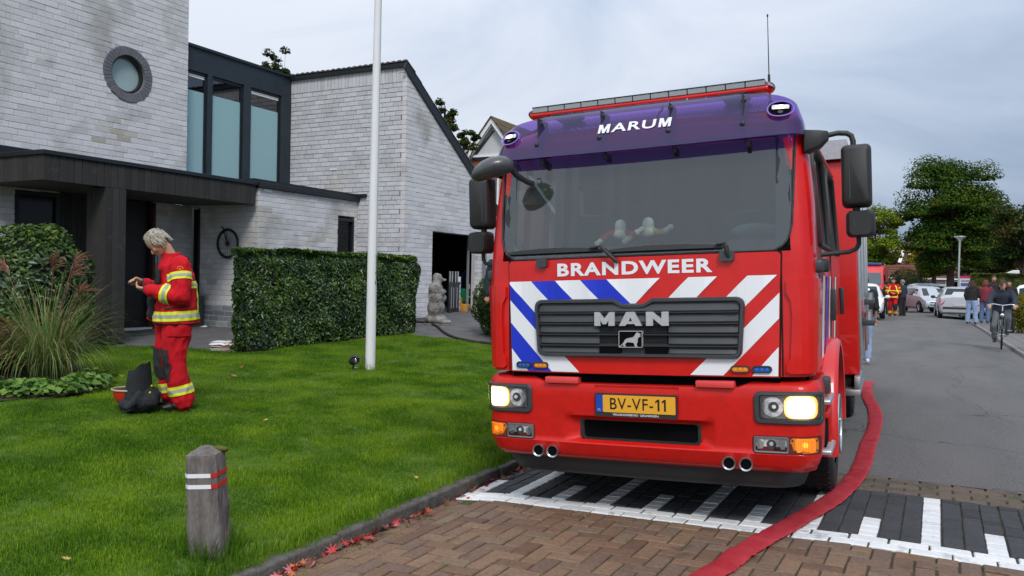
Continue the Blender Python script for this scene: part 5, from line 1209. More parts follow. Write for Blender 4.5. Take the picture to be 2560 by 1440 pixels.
def make_person(label, loc, rz_, J=None, vox=.018, scale=1., top=None, bottom=None, shoe=None, hair=None, hairlen=0., sleeves=1., coat_z=.90, cat='person', group=None, hands=True, skirt=False, hood=None):
    p = dict(STD); p.update(J or {}); root = empty('person', label, cat, loc, rz_, group); root.scale = (scale,) * 3
    bmr = p['bulk']; HM = Matrix.Translation(p['hd']) @ Matrix.Rotation(p['yaw'], 4, 'Z') @ Matrix.Rotation(p['pitch'], 4, 'Y')
    mb = MB(); head_shape(mb, HM); seg(mb, p['nk'], V(p['hd']) + (HM.to_3x3() @ V((-.02, 0, -.07))), .056, .052); seg(mb, p['pel'], p['ch'], .12, .12); seg(mb, p['ch'], p['nk'], .10, .06)
    for s in 'lr':
        seg(mb, p['ch'], p['s' + s], .07, .055); seg(mb, p['s' + s], p['e' + s], .045, .038); seg(mb, p['e' + s], p['w' + s], .036, .025)
        seg(mb, p['h' + s], p['k' + s], .07, .052); seg(mb, p['k' + s], p['a' + s], .048, .038); seg(mb, p['pel'], p['h' + s], .09, .07)
        d = V(p['w' + s]) - V(p['e' + s]); hand_shape(mb, p['w' + s], d, p['pn_' + s], 1 if s == 'l' else -1, p['curl'], 1.0)
    body = remesh(mb, min(vox, .0085) if vox < .013 else vox * .8, 2 if vox < .013 else 1); body.materials.append(skin); body.polygons.foreach_set('use_smooth', [True] * len(body.polygons)); b = link('body', body, root)
    if vox < .013:
        for s in (-1, 1): mb = MB(); mb.ell(HM @ V((.079, s * .032, -.012)), (.008, .013, .007), 10, 8, M=HM.to_3x3()); mb.build('eye', mat('eye', (.02, .015, .012), .3), root)
    out_ = {}
    if bottom:
        mb = MB(); k = p['leg']
        for s in 'lr':
            seg(mb, p['h' + s], p['k' + s], .108 * k, .083 * k); seg(mb, p['k' + s], V(p['a' + s]) + V((0, 0, .02)), .083 * k, .082 * k)
        seg(mb, V(p['pel']) + V((0, -.05, 0)), V(p['pel']) + V((0, .05, 0)), .125, .125)
        me = remesh(mb, vox, 3); folds(me, .026 if vox < .013 else .012, 7, 1.); me.materials.append(bottom); me.polygons.foreach_set('use_smooth', [True] * len(me.polygons)); out_['bottom'] = link('trousers', me, root)
    if top:
        mb = MB(); pel, ch, nk = V(p['pel']), V(p['ch']), V(p['nk']); up_ = (ch - pel).normalized(); rs = []
        side = V((0, 1, 0)); side = (V(p['sl']) - V(p['sr'])).normalized(); fwd = side.cross(up_).normalized()
        for t, c, a, w_ in ((0, V((pel.x, pel.y, coat_z)), .175, .215), (.3, pel.lerp(ch, .3), .155, .20), (.7, pel.lerp(ch, .75), .145, .205), (1, ch.lerp(nk, .25), .135, .215), (1.3, ch.lerp(nk, .60), .115, .20), (1.5, ch.lerp(nk, .88), .085, .12), (1.6, nk + up_ * .02, .072, .076), (1.7, nk + up_ * .055, .070, .072)):
            rs.append([tuple(c + fwd * a * bmr * math.cos(q) + side * w_ * bmr * math.sin(q)) for q in [2 * math.pi * i / 20 for i in range(20)]])
        mb.rings(rs)
        for s in 'lr':
            S_, E_, W_ = V(p['s' + s]), V(p['e' + s]), V(p['w' + s]); seg(mb, S_, E_, .083 * bmr, .070 * bmr)
            if sleeves >= 1: seg(mb, E_, W_ - (W_ - E_).normalized() * .035, .070 * bmr, .056 * bmr)
        me = remesh(mb, vox, 3); folds(me, .024 if vox < .013 else .011, 7.5, 5.); me.materials.append(top); me.polygons.foreach_set('use_smooth', [True] * len(me.polygons)); out_['top'] = link('jacket', me, root)
    for s in 'lr':
        a = V(p['a' + s]); yw = p['f' + s]; d = V((math.cos(yw), math.sin(yw), 0)); mb = MB(); z0 = a.z - .065
        for t, r, h in ((-.05, .042, .05), (.0, .045, .055), (.06, .044, .045), (.12, .046, .034), (.165, .036, .026)): mb.ell((a.x + d.x * t, a.y + d.y * t, z0 + h * .75), (r, r, h), 12, 8)
        seg(mb, a + V((0, 0, -.02)), a + V((0, 0, .05)), .05, .052); me = remesh(mb, max(vox * .7, .009), 2); me.materials.append(shoe or blk); me.polygons.foreach_set('use_smooth', [True] * len(me.polygons)); link('shoe', me, root)
    if hair:
        mb = MB(); rg_ = np.random.default_rng(int(abs(loc[0]) * 100 + 5)); k = 0
        for i in range(190):
            a, b = rg_.uniform(-math.pi, math.pi), rg_.uniform(-.35, 1.5)
            if math.cos(a) > (.35 if hairlen < .08 else -.05) and b < .75: continue
            if b < .05 and abs(math.sin(a)) > .8 and hairlen < .03: continue
            q = V((.103 * math.cos(b) * math.cos(a) - .004, .086 * math.cos(b) * math.sin(a), .045 + .096 * math.sin(b)))
            L_ = .03 + hairlen * rg_.uniform(.5, 1.2); dr = V((q.x * 1.2 + .05 * (q.x > 0), q.y * .8, -1.1 if b < .9 else -.2)).normalized() if hairlen else V((q.x, q.y, .1)).normalized()
            e = q + dr * L_ * .5 + V((0, 0, .002)); f = e + (dr + V((rg_.normal(0, .35), rg_.normal(0, .35), -.4))).normalized() * L_ * .5
            r0 = .013 if vox < .013 else .02; mb.tube([HM @ q, HM @ e, HM @ f], [r0, r0 * .85, r0 * .3], 6)
        mb.ell(HM @ V((-.006, 0, .05)), (.099, .082, .088), 16, 10, M=HM.to_3x3())
        o = mb.build('hair', hair, root, smooth=80)
    root['__'] = 0; del root['__']
    return root, out_, p, HM
fred = mat('turnout_red', (.50, .008, .016), .85, var=.28, vs=4, bump=.7, bs=260, dist=.002, spec=.2)
fyel = mat('tape_yellow', (.72, .78, .03), .55, var=.05, vs=9); fsil = mat('tape_silver', (.36, .37, .36), .45, var=.1, vs=9); fblk = mat('turnout_black', (.018, .019, .021), .85, var=.2, vs=8, bump=.5, bs=200)
boot = mat('boot_black', (.014, .014, .016), .5, bump=.2, bs=60)
def tape(src, pt, nrm, half, pred, parent, boxes=None):
    slab(src, pt, nrm, half, pred, .006, fyel, 'reflective_tape', parent, boxes); slab(src, pt, nrm, half * .34, pred, .0085, fsil, 'silver_strip', parent, boxes)
def hairmat(n, a, b): return mat(n, a, .6, col2=b, vs=45, fac=.5, stretch=(1, 1, .35), bump=.6, bs=90)
# --- the firefighter on the lawn, looking down at his hands
J = dict(pel=(.0, 0, .94), ch=(.0, .0, 1.26), nk=(.055, 0, 1.47), hd=(.175, .01, 1.61), pitch=.80, yaw=-.12, sl=(-.01, .20, 1.40), sr=(.05, -.19, 1.40), el=(-.03, .285, 1.10), er=(.06, -.27, 1.10), wl=(.27, .12, 1.16), wr=(.31, -.16, 1.22),
         hl=(-.01, .11, .90), hr=(.05, -.10, .90), kl=(.02, .13, .48), kr=(.09, -.11, .48), al=(-.06, .14, .09), ar=(.03, -.11, .09), fl=.25, fr=-.15, bulk=1.24, leg=1.34, pn_l=(0, -.4, 1), pn_r=(0, .6, -.8), curl=.62)
FZ = gz(-6.54, 5.49) + .01
ffr, fo, fp, fH = make_person('firefighter in red turnout gear with grey-blond hair standing on the lawn, looking at his hands', (-6.54, 5.44, FZ), R(232), J, .0115, 1.0, fred, fred, boot, hairmat('blond_grey_hair', (.20, .17, .13), (.52, .48, .40)), .065, coat_z=.83)
jk, tr = fo['top'].data, fo['bottom'].data
nr = lambda s, a='e', b='w', r=.105: near(fp[a + s], fp[b + s], r)
arm = lambda c: nr('l')(c) or nr('r')(c) or nr('l', 's', 'e', .1)(c) and c.z < 1.3 and c.y > .17
tape(jk, (0, 0, .915), (.06, 0, 1), .046, lambda c: not nr('l', r=.09)(c) and not nr('r', r=.09)(c), ffr)
tape(jk, (0, 0, 1.215), (0, 0, 1), .034, lambda c: abs(c.y) < .235 and c.x < .05 and not nr('l', 's', 'e', .095)(c), ffr)
slab(jk, (0, .10, 1.07), (0, 1, 0), .022, lambda c: c.x < -.05 and .95 < c.z < 1.2, .0055, fyel, 'reflective_tape', ffr); slab(jk, (0, -.10, 1.07), (0, 1, 0), .022, lambda c: c.x < -.05 and .95 < c.z < 1.2, .0055, fyel, 'reflective_tape', ffr)
for s in 'lr':
    e, w_, sh = V(fp['e' + s]), V(fp['w' + s]), V(fp['s' + s]); tape(jk, e.lerp(w_, .42), w_ - e, .040, lambda c, e=e, w_=w_: near(e.lerp(w_, .2), w_, .098)(c), ffr); m_ = sh.lerp(e, .38); tape(jk, m_, e - sh, .036, lambda c, s=s: nr(s, 's', 'e', .115)(c) and abs(c.y) > .165, ffr)
    kk, aa = V(fp['k' + s]), V(fp['a' + s]); tape(tr, kk.lerp(aa, .70), aa - kk, .045, lambda c, s=s: near(fp['k' + s], fp['a' + s], .13)(c), ffr)
    slab(tr, kk + V((0, 0, -.03)), (0, 0, 1), .15, lambda c, kk=kk: c.x > kk.x - .01 and abs(c.y - kk.y) < .2 and (c.y * kk.y > 0), .012, fblk, 'knee_pad', ffr, [((0, kk.y + .09, 0), (0, 1, 0)), ((0, kk.y - .085, 0), (0, -1, 0))])
slab(jk, (0, 0, 1.5), (0, .3, 1), .035, lambda c: .10 < abs(c.y) < .22 and c.z > 1.42, .006, fblk, 'shoulder_pad', ffr, [((0, .21, 0), (0, 1, 0)), ((.05, 0, 0), (1, 0, 0))])
fcol = lambda c: True
slab(jk, (0, 0, .835), (0, 0, 1), .012, None, .004, fblk, 'jacket_hem', ffr)
bdg = mat('orange_badge', (.85, .16, .02), .6); shp = V(fp['sl']).lerp(V(fp['el']), .14)
mb = MB(); P = [(-.027, .02), (-.02, .03), (0, .034), (.02, .03), (.027, .02), (.024, -.012), (0, -.036), (-.024, -.012)]; q = [(shp.x + a, shp.y + .094, shp.z + b) for a, b in P]; mb.add(q + [(x, y - .01, z) for x, y, z in q], [tuple(range(8))] + [(i, 8 + i, 8 + (i + 1) % 8, (i + 1) % 8) for i in range(8)]); mb.build('sleeve_badge', bdg, ffr)
mb = MB(); q = [(shp.x + a * .72, shp.y + .0955, shp.z + b * .72) for a, b in P]; mb.add(q, [tuple(range(8))]); mb.build('badge_field', fred, ffr); mb = MB(); mb.ell((shp.x, shp.y + .095, shp.z + .002), (.012, .003, .013), 8, 6); mb.build('badge_flame', bdg, ffr)
mb = MB(); mb.box(.15, .20, -.03, .03, 1.30, 1.42); mb.box(.16, .19, .06, .13, 1.22, 1.36); mb.box(.155, .20, -.10, -.04, 1.18, 1.34); mb.tube([(.18, .02, 1.42), (.19, .02, 1.52)], .006, 6); mb.tube([(.17, 0, 1.30), (.21, .03, 1.22), (.19, .07, 1.16), (.17, .09, 1.24)], .008, 6); mb.build('radio', fblk, ffr, bevel=.008, smooth=50)
mb = MB(); mb.ell((.215, -.06, 1.02), (.06, .07, .12), 12, 8); mb.ell((.23, -.03, .93), (.05, .05, .07), 12, 8); mb.tube([(.25, -.06, 1.16), (.24, -.06, 1.10)], .02, 6); me = remesh(mb, .012, 2); folds(me, .012, 14); me.materials.append(fblk); g_ = link('gloves', me, ffr)
mb = MB(); mb.tube([(.26, -.12, .88), (.22, -.04, .86), (.20, .02, .885)], .014, 8); mb.build('glove_cuff', fred, ffr, smooth=50)
for s in 'lr':
    e, w_ = V(fp['e' + s]), V(fp['w' + s]); d = (w_ - e).normalized(); mb = MB(); mb.tube([w_ - d * .06, w_ - d * .02, w_ + d * .012, w_ + d * .03], [.060, .050, .044, .038], 14); mb.build('cuff', fblk, ffr, smooth=50)
mb = MB(); mb.box(-.105, -.06, .115, .215, .74, .76); pk = MB(); pk.tube([(-.02, .225, .72), (-.02, .235, .80)], [.05, .06], 4); slab(tr, (0, 0, .78), (0, 0, 1), .055, lambda c: c.y > .17 and abs(c.x) < .2, .012, fred, 'thigh_pocket', ffr, [((.09, 0, 0), (1, 0, 0)), ((-.11, 0, 0), (-1, 0, 0))]); slab(jk, (0, 0, 1.0), (.15, 0, 1), .008, lambda c: c.y > .16 and -.1 < c.x < .12 and not nr('l', r=.08)(c), .007, fblk, 'pocket_flap', ffr)
mb = MB(); mb.box(.38, .44, -.05, .01, 1.205, 1.213); mb.build('phone', fblk, ffr, bevel=.003)
# --- others
navy = mat('navy_cloth', (.018, .025, .045), .85, var=.2, vs=6, bump=.5, bs=120); black_c = mat('black_cloth', (.016, .016, .018), .9, var=.2, vs=6, bump=.4, bs=120); jeans = mat('light_jeans', (.26, .36, .55), .85, var=.14, vs=7, bump=.4, bs=150); jeans2 = mat('blue_jeans', (.10, .16, .30), .85, var=.15, vs=7); dkred = mat('dark_red_cloth', (.20, .02, .03), .85, var=.2); greyc = mat('grey_cloth', (.12, .13, .14), .85, var=.2)
white_shoe = mat('white_trainers', (.65, .66, .66), .5, var=.1); sand = mat('tan_shorts', (.45, .32, .26), .85, var=.1)
hb = hairmat('brown_hair', (.05, .028, .018), (.09, .05, .03)); hd_ = hairmat('dark_hair', (.015, .012, .01), (.03, .022, .018)); hr_ = hairmat('reddish_hair', (.16, .05, .02), (.26, .09, .04)); hgr = hairmat('grey_hair', (.28, .28, .29), (.42, .42, .43))
f2, o2, p2, _ = make_person('distant firefighter in red gear with yellow bands, walking up the road with a dark kneepad', (-1.86, 42.6, .02), R(-88), dict(kl=(.14, .10, .50), al=(.02, .10, .12), wl=(.20, .08, 1.10), wr=(.20, -.08, 1.12), el=(.02, .27, 1.14), er=(.02, -.27, 1.14), bulk=1.1, leg=1.1), .018, 1.03, fred, fred, boot, hd_, 0., coat_z=.84)
for z, hh in ((.93, .026), (1.22, .018)): slab(o2['top'].data, (0, 0, z), (0, 0, 1), hh, lambda c: abs(c.y) < .2, .008, fyel, 'reflective_tape', f2)
for s in 'lr':
    kk, aa = V(p2['k' + s]), V(p2['a' + s]); slab(o2['bottom'].data, kk.lerp(aa, .68), aa - kk, .035, None, .008, fyel, 'reflective_tape', f2)
    e, w_, sh = V(p2['e' + s]), V(p2['w' + s]), V(p2['s' + s]); slab(o2['top'].data, sh.lerp(e, .35), e - sh, .018, lambda c: abs(c.y) > .20, .009, fyel, 'reflective_tape', f2); slab(o2['top'].data, e.lerp(w_, .5), w_ - e, .028, lambda c: c.x > .10, .009, fyel, 'reflective_tape', f2)
slab(o2['bottom'].data, V(p2['kl']), (0, 0, 1), .12, lambda c: c.y > 0 and c.x > .08, .012, fblk, 'knee_pad', f2)
make_person('figure in dark clothes with grey hood just behind the distant firefighter', (-1.50, 44.2, .02), R(150), dict(wl=(.15, .2, 1.0)), .024, 1.0, navy, black_c, blk, hgr, .02)
make_person('person in black leaning to a camera beside the red van', (-2.33, 45.5, .02), R(170), dict(el=(.1, .25, 1.25), wl=(.3, .1, 1.4), er=(.1, -.25, 1.25), wr=(.3, -.1, 1.4)), .024, .92, black_c, black_c, blk, hd_, .02)
make_person('bystander half hidden beyond the truck in black T-shirt, jeans and white trainers', (-1.26, 16.9, .03), R(100), dict(wr=(.02, -.24, .92), er=(-.05, -.25, 1.15), hr=(0, -.11, .92)), .018, .94, black_c, jeans, white_shoe, hb, .03, sleeves=.5)
make_person('man in navy jacket standing by the driveway shrub behind the truck cab', (-7.16, 13.2, gz(-7.16, 13.2)), R(-60), dict(wr=(-.02, -.26, .84), er=(-.05, -.26, 1.14)), .018, 1.02, navy, black_c, blk, hb, .02)
make_person('girl in black top and wide light-blue jeans standing on the pavement', (1.22, 36.5, .07), R(70), dict(wr=(.25, -.12, 1.15), er=(.05, -.26, 1.15), kl=(0, .13, .49), kr=(0, -.13, .49), al=(0, .15, .09), ar=(0, -.15, .09), leg=1.12), .020, .96, black_c, jeans, black_c, hb, .22, coat_z=1.0)
make_person('bystander with dark red bag and white sleeve between jeans girl and cyclist', (1.72, 37.8, .07), R(80), dict(wl=(.2, .15, 1.0)), .022, .98, dkred, jeans2, blk, hr_, .12)
make_person('tall bystander in black jacket directly behind the cyclist', (2.06, 39, .07), R(-80), {}, .022, 1.1, black_c, greyc, blk, hb, .02)
make_person('bystander in black jacket right of the cyclist by the white car', (2.44, 36.2, .07), R(-110), {}, .022, .98, black_c, navy, blk, hd_, .02)
make_person('far pedestrian with long blond hair beside the tree trunk', (-.42, 71, 0), R(-70), {}, .03, .95, greyc, navy, blk, hairmat('fair_hair', (.45, .33, .18), (.6, .48, .3)), .2)
make_person('far pedestrian in dark coat beside the lamp post', (.12, 71.5, 0), R(-100), {}, .03, .95, black_c, black_c, blk, hd_, .1)
# --- cyclist and bicycle
cyc, co, cpz, _ = make_person('cyclist in dark coat and skirt riding towards us on the pavement edge', (1.42, 23.1, .07), R(-94), dict(pel=(-.12, 0, .93), ch=(-.04, 0, 1.22), nk=(.02, 0, 1.38), hd=(.06, 0, 1.52), hl=(-.08, .1, .90), hr=(-.08, -.1, .90), kl=(.26, .13, .72), kr=(.12, -.16, .52), al=(.10, .12, .40), ar=(.04, -.14, .20), sl=(-.02, .18, 1.34), sr=(-.02, -.18, 1.34), el=(.16, .27, 1.16), er=(.16, -.27, 1.16), wl=(.40, .26, 1.05), wr=(.40, -.26, 1.05), leg=.85), .018, 1.0, navy, greyc, blk, hb, .12, coat_z=.80)
def bike(loc, rz_, label):
    t = empty('bicycle', label, 'bicycle', loc, rz_); steel = mat('dark_green_frame', (.02, .05, .05), .35, coat=.5)
    for x in (.58, -.52):
        w_ = bpy.data.objects.new('wheel', None); COL.objects.link(w_); w_.parent = t; w_.location = (x, 0, .35)
        MB().tube([(.33 * math.cos(a), 0, .33 * math.sin(a)) for a in [2 * math.pi * i / 40 for i in range(41)]], .019, 8).build('tyre', rub, w_, smooth=60); MB().tube([(.306 * math.cos(a), 0, .306 * math.sin(a)) for a in [2 * math.pi * i / 40 for i in range(41)]], .011, 8).build('rim', mat('white_rim', (.75, .76, .76), .4), w_, smooth=60)
        mb = MB()
        for k in range(24): a = 2 * math.pi * k / 24; mb.tube([(.02 * math.cos(a + .5), .02 * (-1) ** k, .02 * math.sin(a + .5)), (.30 * math.cos(a), 0, .30 * math.sin(a))], .0015, 4)
        mb.build('spokes', alu, w_); mb = MB(); mb.tube([(0, -.05, 0), (0, .05, 0)], [.03, .03] if x > 0 else .02, 10); mb.build('hub', alu, w_, smooth=50)
        mb = MB(); mb.tube([(.36 * math.cos(a), 0, .36 * math.sin(a)) for a in [R(q) for q in range(-10 if x < 0 else 25, 181 if x < 0 else 160, 10)]], .022, 6); mb.build('mudguard', blk, w_, smooth=60)
    mb = MB(); H_ = V((.42, 0, .92)); mb.tube([H_, (.46, 0, .74)], .018, 8); mb.tube([(.45, 0, .76), (0, 0, .30)], .017, 8); mb.tube([(.45, 0, .84), (.05, 0, .36)], .014, 8); mb.tube([(0, 0, .30), (-.18, 0, .86)], .016, 8)
    for s in (-1, 1): mb.tube([(0, .01 * s, .30), (-.52, .06 * s, .35)], .009, 6); mb.tube([(-.13, .01 * s, .70), (-.52, .06 * s, .35)], .008, 6); mb.tube([(.46, .04 * s, .74), (.50, .055 * s, .62), (.58, .055 * s, .35)], .011, 6)
    mb.build('frame', steel, t, smooth=60)
    mb = MB(); mb.tube([(.42, 0, .90), (.41, 0, 1.04)], .014, 8); mb.tube([(.36, .32, 1.03), (.42, .30, 1.06), (.46, .18, 1.08), (.42, 0, 1.05), (.46, -.18, 1.08), (.42, -.30, 1.06), (.36, -.32, 1.03)], .011, 8); mb.build('handlebar', chrome, t, smooth=60)
    mb = MB(); mb.ell((-.2, 0, .90), (.14, .09, .04)); mb.build('saddle', blk, t, smooth=60); mb = MB(); mb.ell((.52, 0, .82), (.05, .045, .045)); mb.build('headlamp', chrome, t, smooth=60)
    mb = MB(); mb.tube([(0, -.1, .30), (0, .1, .30)], .012, 6); mb.tube([(0, .1, .30), (.08, .12, .44)], .010, 6); mb.tube([(0, -.1, .30), (-.08, -.12, .16)], .010, 6); mb.box(.03, .13, .11, .20, .43, .455); mb.box(-.13, -.03, -.20, -.11, .145, .17); mb.build('cranks', alu, t)
    for s in (-1, 1): mb = MB(); mb.box(-.72, -.36, .09 * s if s > 0 else -.26, .26 if s > 0 else -.09, .36, .74); mb.build('pannier', black_c, t, bevel=.03, smooth=50)
    mb = MB(); mb.box(-.74, -.28, -.07, .07, .75, .77); mb.build('carrier', blk, t)
    return t
bike((1.42, 22.95, .065), R(-94), 'dark city bicycle with white rims and black panniers under the cyclist')
# ================================================================ plants
def at(px, Y):                     # X on the line of sight of a column, used only to lay things out in plan
    d = fw + rt * ((px - 1280) / FPX); return d.x * Y / d.y
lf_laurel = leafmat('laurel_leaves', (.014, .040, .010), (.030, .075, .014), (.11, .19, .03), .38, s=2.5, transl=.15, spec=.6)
lf_top = leafmat('laurel_new_leaves', (.05, .12, .015), (.12, .22, .025), (.24, .34, .05), .4, s=3, transl=.3)
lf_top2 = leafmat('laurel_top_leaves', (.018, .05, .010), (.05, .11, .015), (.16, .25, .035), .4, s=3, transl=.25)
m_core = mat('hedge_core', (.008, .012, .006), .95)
def prism_core(poly, z0f, z1, shrink, m, parent, name='stems'):
    cx = sum(p[0] for p in poly) / len(poly); cy = sum(p[1] for p in poly) / len(poly); q = [(cx + (x - cx) * shrink, cy + (y - cy) * shrink) for x, y in poly]
    mb = MB(); n = len(q); mb.add([(x, y, z0f(x, y) - .05) for x, y in q] + [(x, y, z1 - .12) for x, y in q], [tuple(range(n - 1, -1, -1)), tuple(range(n, 2 * n))] + [(i, (i + 1) % n, n + (i + 1) % n, n + i) for i in range(n)]); return mb.build(name, m, parent)
def hedge(label, poly, z1, n, size, m, m_top=None, group=None, z0f=gz, rough=.06, cat='hedge', core=.72, rnd=.25, gap=.12, ntop=.33):
    cx = sum(p[0] for p in poly) / len(poly); cy = sum(p[1] for p in poly) / len(poly); root = empty('hedge', label, cat, (cx, cy, z0f(cx, cy)), 0, group)
    per = [(poly[i], poly[(i + 1) % len(poly)]) for i in range(len(poly))]; lens = [math.dist(a, b) for a, b in per]; tot = sum(lens)
    P, Nn, T, TN = [], [], [], []
    for k in range(n):
        u = rng.uniform(0, tot); i = 0
        while u > lens[i] and i < len(lens) - 1: u -= lens[i]; i += 1
        a, b = per[i]; t = u / lens[i]; x, y = a[0] + (b[0] - a[0]) * t, a[1] + (b[1] - a[1]) * t; zb = z0f(x, y); h = rng.uniform(gap, 1) ** .9; z = zb + (z1 - zb) * h
        nx, ny = (b[1] - a[1]) / lens[i], -(b[0] - a[0]) / lens[i]
        if (x + nx - cx) ** 2 + (y + ny - cy) ** 2 < (x - cx) ** 2 + (y - cy) ** 2: nx, ny = -nx, -ny
        d = noise.noise(V((x * 2.5, y * 2.5, z * 2.5))) * rough * 2 - abs(rng.normal(0, rough * .6)) - rnd * max(0, (z - (z1 - rnd)) / rnd) ** 2 * .5 + (.03 if h < .9 else 0) - .18 * max(0, .25 - h)
        P.append((x + nx * d, y + ny * d, z)); Nn.append((nx, ny, .25))
    nt = int(n * ntop); xs = [p[0] for p in poly]; ys_ = [p[1] for p in poly]
    while len(T) < nt:
        x, y = rng.uniform(min(xs), max(xs)), rng.uniform(min(ys_), max(ys_))
        if inpoly(x, y, poly): T.append((x, y, z1 + noise.noise(V((x * 2.2, y * 2.2, 0))) * rough * 1.3 - abs(rng.normal(0, .03)))); TN.append((0, 0, 1))
    o = leaves('foliage', P, Nn, size, m, root); o.matrix_parent_inverse = Matrix.Translation(-root.location)
    o = leaves('foliage', T, TN, size, m_top or m, root); o.matrix_parent_inverse = Matrix.Translation(-root.location)
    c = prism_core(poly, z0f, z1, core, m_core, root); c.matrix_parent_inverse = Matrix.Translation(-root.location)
    mb = MB()
    for i in range(10):
        a, b = per[i % len(per)]; t = rng.uniform(.1, .9); x, y = (a[0] + (b[0] - a[0]) * t) * .93 + cx * .07, (a[1] + (b[1] - a[1]) * t) * .93 + cy * .07; z = z0f(x, y); mb.tube([(x, y, z - .02), (x + rng.normal(0, .03), y, z + .3)], .014, 5)
    b_ = mb.build('stem', mat('bark', (.06, .045, .032), .9, var=.3, vs=14, bump=.8, bs=40), root); b_.matrix_parent_inverse = Matrix.Translation(-root.location)
    return root
HP = [(-9.45, 8.92), (-9.30, 10.3), (-9.02, 12.0), (-8.86, 12.85), (-9.0, 13.1), (-9.35, 13.25), (-9.75, 12.9), (-10.05, 10.6), (-10.05, 9.55)]
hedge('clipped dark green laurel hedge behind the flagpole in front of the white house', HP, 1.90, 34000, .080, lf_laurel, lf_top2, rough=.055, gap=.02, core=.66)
def blob_plant(name, label, cat, c, r, n, size, m, m2=None, z0=None, stem=None, lumps=.12):
    zb = gz(c[0], c[1]) if z0 is None else z0; root = empty(name, label, cat, (c[0], c[1], zb)); P, Nn = [], []
    for k in range(n):
        d = rng.normal(0, 1, 3); d /= np.linalg.norm(d); f = 1 + lumps * noise.noise(V(d * 2.4) + V(c)) * 2 - abs(rng.normal(0, .07)); p = np.array([d[0] * r[0], d[1] * r[1], d[2] * r[2]]) * f
        if c[2] - zb + p[2] < .02: continue
        P.append((p[0], p[1], c[2] - zb + p[2])); Nn.append(d + [0, 0, .3])
    P, Nn = np.array(P), np.array(Nn)
    if m2 is not None:
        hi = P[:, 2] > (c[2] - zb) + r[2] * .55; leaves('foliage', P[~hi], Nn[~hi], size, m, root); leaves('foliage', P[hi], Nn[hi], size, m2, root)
    else: leaves('foliage', P, Nn, size, m, root)
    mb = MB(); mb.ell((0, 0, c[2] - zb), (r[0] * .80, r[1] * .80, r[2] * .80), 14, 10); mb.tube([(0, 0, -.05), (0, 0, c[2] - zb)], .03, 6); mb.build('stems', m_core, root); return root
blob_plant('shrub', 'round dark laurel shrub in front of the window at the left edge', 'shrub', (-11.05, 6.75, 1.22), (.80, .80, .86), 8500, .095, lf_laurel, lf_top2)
lf_con = leafmat('conifer_needles', (.02, .05, .008), (.05, .10, .015), (.12, .19, .03), .6, s=4)
blob_plant('shrub', 'small bushy conifer beside the driveway, close to the truck', 'shrub', (-7.72, 14.0, .98), (.48, .48, .62), 6000, .055, lf_con)
lf_red = leafmat('russet_leaves', (.05, .022, .010), (.12, .045, .015), (.22, .13, .03), .6, s=5)
blob_plant('shrub', 'low russet brown shrub at the left edge below the laurel', 'shrub', (-9.85, 5.35, .62), (.75, .6, .38), 5200, .05, lf_red)
# ornamental grass
og = empty('ornamental_grass', 'tall arching ornamental grass with reddish plumes in the flower bed', 'plant', (-9.02, 5.70, gz(-9.02, 5.70)))
mbg = MB(); mby = MB()
for k in range(950):
    a = rng.uniform(0, 6.283); L_ = rng.uniform(.65, 1.5); lean = rng.uniform(.10, .95) ** .8; q = .16 * math.sqrt(rng.random()); x, y, z = q * math.cos(a), q * math.sin(a), 0; an = a + rng.normal(0, .35); w_ = rng.uniform(.003, .006); el = math.pi / 2 - lean * .7; pts = [(x, y, z)]
    for s in range(9):
        st = L_ / 9; x += math.cos(el) * math.cos(an) * st; y += math.cos(el) * math.sin(an) * st; z += math.sin(el) * st; pts.append((x, y, z)); el -= lean * (.10 + .055 * s) * 1.15
    sx, sy = -math.sin(an) * w_, math.cos(an) * w_; n = len(pts); tgt = mby if rng.random() < .22 else mbg
    vs = []
    for i, p in enumerate(pts): f = 1 - (i / (n - 1)) ** 2 * .9; vs += [(p[0] - sx * f, p[1] - sy * f, p[2]), (p[0] + sx * f, p[1] + sy * f, p[2])]
    tgt.add(vs, [(2 * i, 2 * i + 1, 2 * i + 3, 2 * i + 2) for i in range(n - 1)])
mbg.build('blades', leafmat('reed_green', (.05, .11, .025), (.13, .22, .05), (.30, .38, .13), .5, s=3, transl=.35), og, smooth=80)['kind'] = 'stuff'
mby.build('dry_blades', leafmat('reed_dry', (.14, .10, .03), (.26, .20, .07), (.38, .32, .15), .6, s=3, transl=.3), og, smooth=80)['kind'] = 'stuff'
for (dx, dy, zt, an) in ((.32, -.12, 1.30, -.3), (.24, .16, 1.34, .8), (.40, .05, 1.24, .1), (-.42, -.2, 1.24, 3.4), (.74, -.1, 1.02, -.1), (.44, -.2, 1.33, -.5)):
    mb = MB(); mb.tube([(dx * .1, dy * .1, 0), (dx * .55, dy * .55, zt * .6), (dx, dy, zt)], .003, 5)
    for i in range(26):
        b = rng.normal(0, .5); l_ = rng.uniform(.12, .24); e = rng.uniform(.1, 1.1); st = rng.uniform(-.06, .03); p0 = (dx * (1 + st), dy * (1 + st), zt + st); p1 = (p0[0] + math.cos(an + b) * l_ * math.cos(e), p0[1] + math.sin(an + b) * l_ * math.cos(e), p0[2] + l_ * math.sin(e) * .8); mb.tube([p0, ((p0[0] + p1[0]) / 2, (p0[1] + p1[1]) / 2, (p0[2] + p1[2]) / 2 + .02), p1], [.0028, .0035, .001], 4)
    mb.build('plume', mat('plume_red', (.17, .05, .035), .8, col2=(.36, .17, .12), vs=30), og)
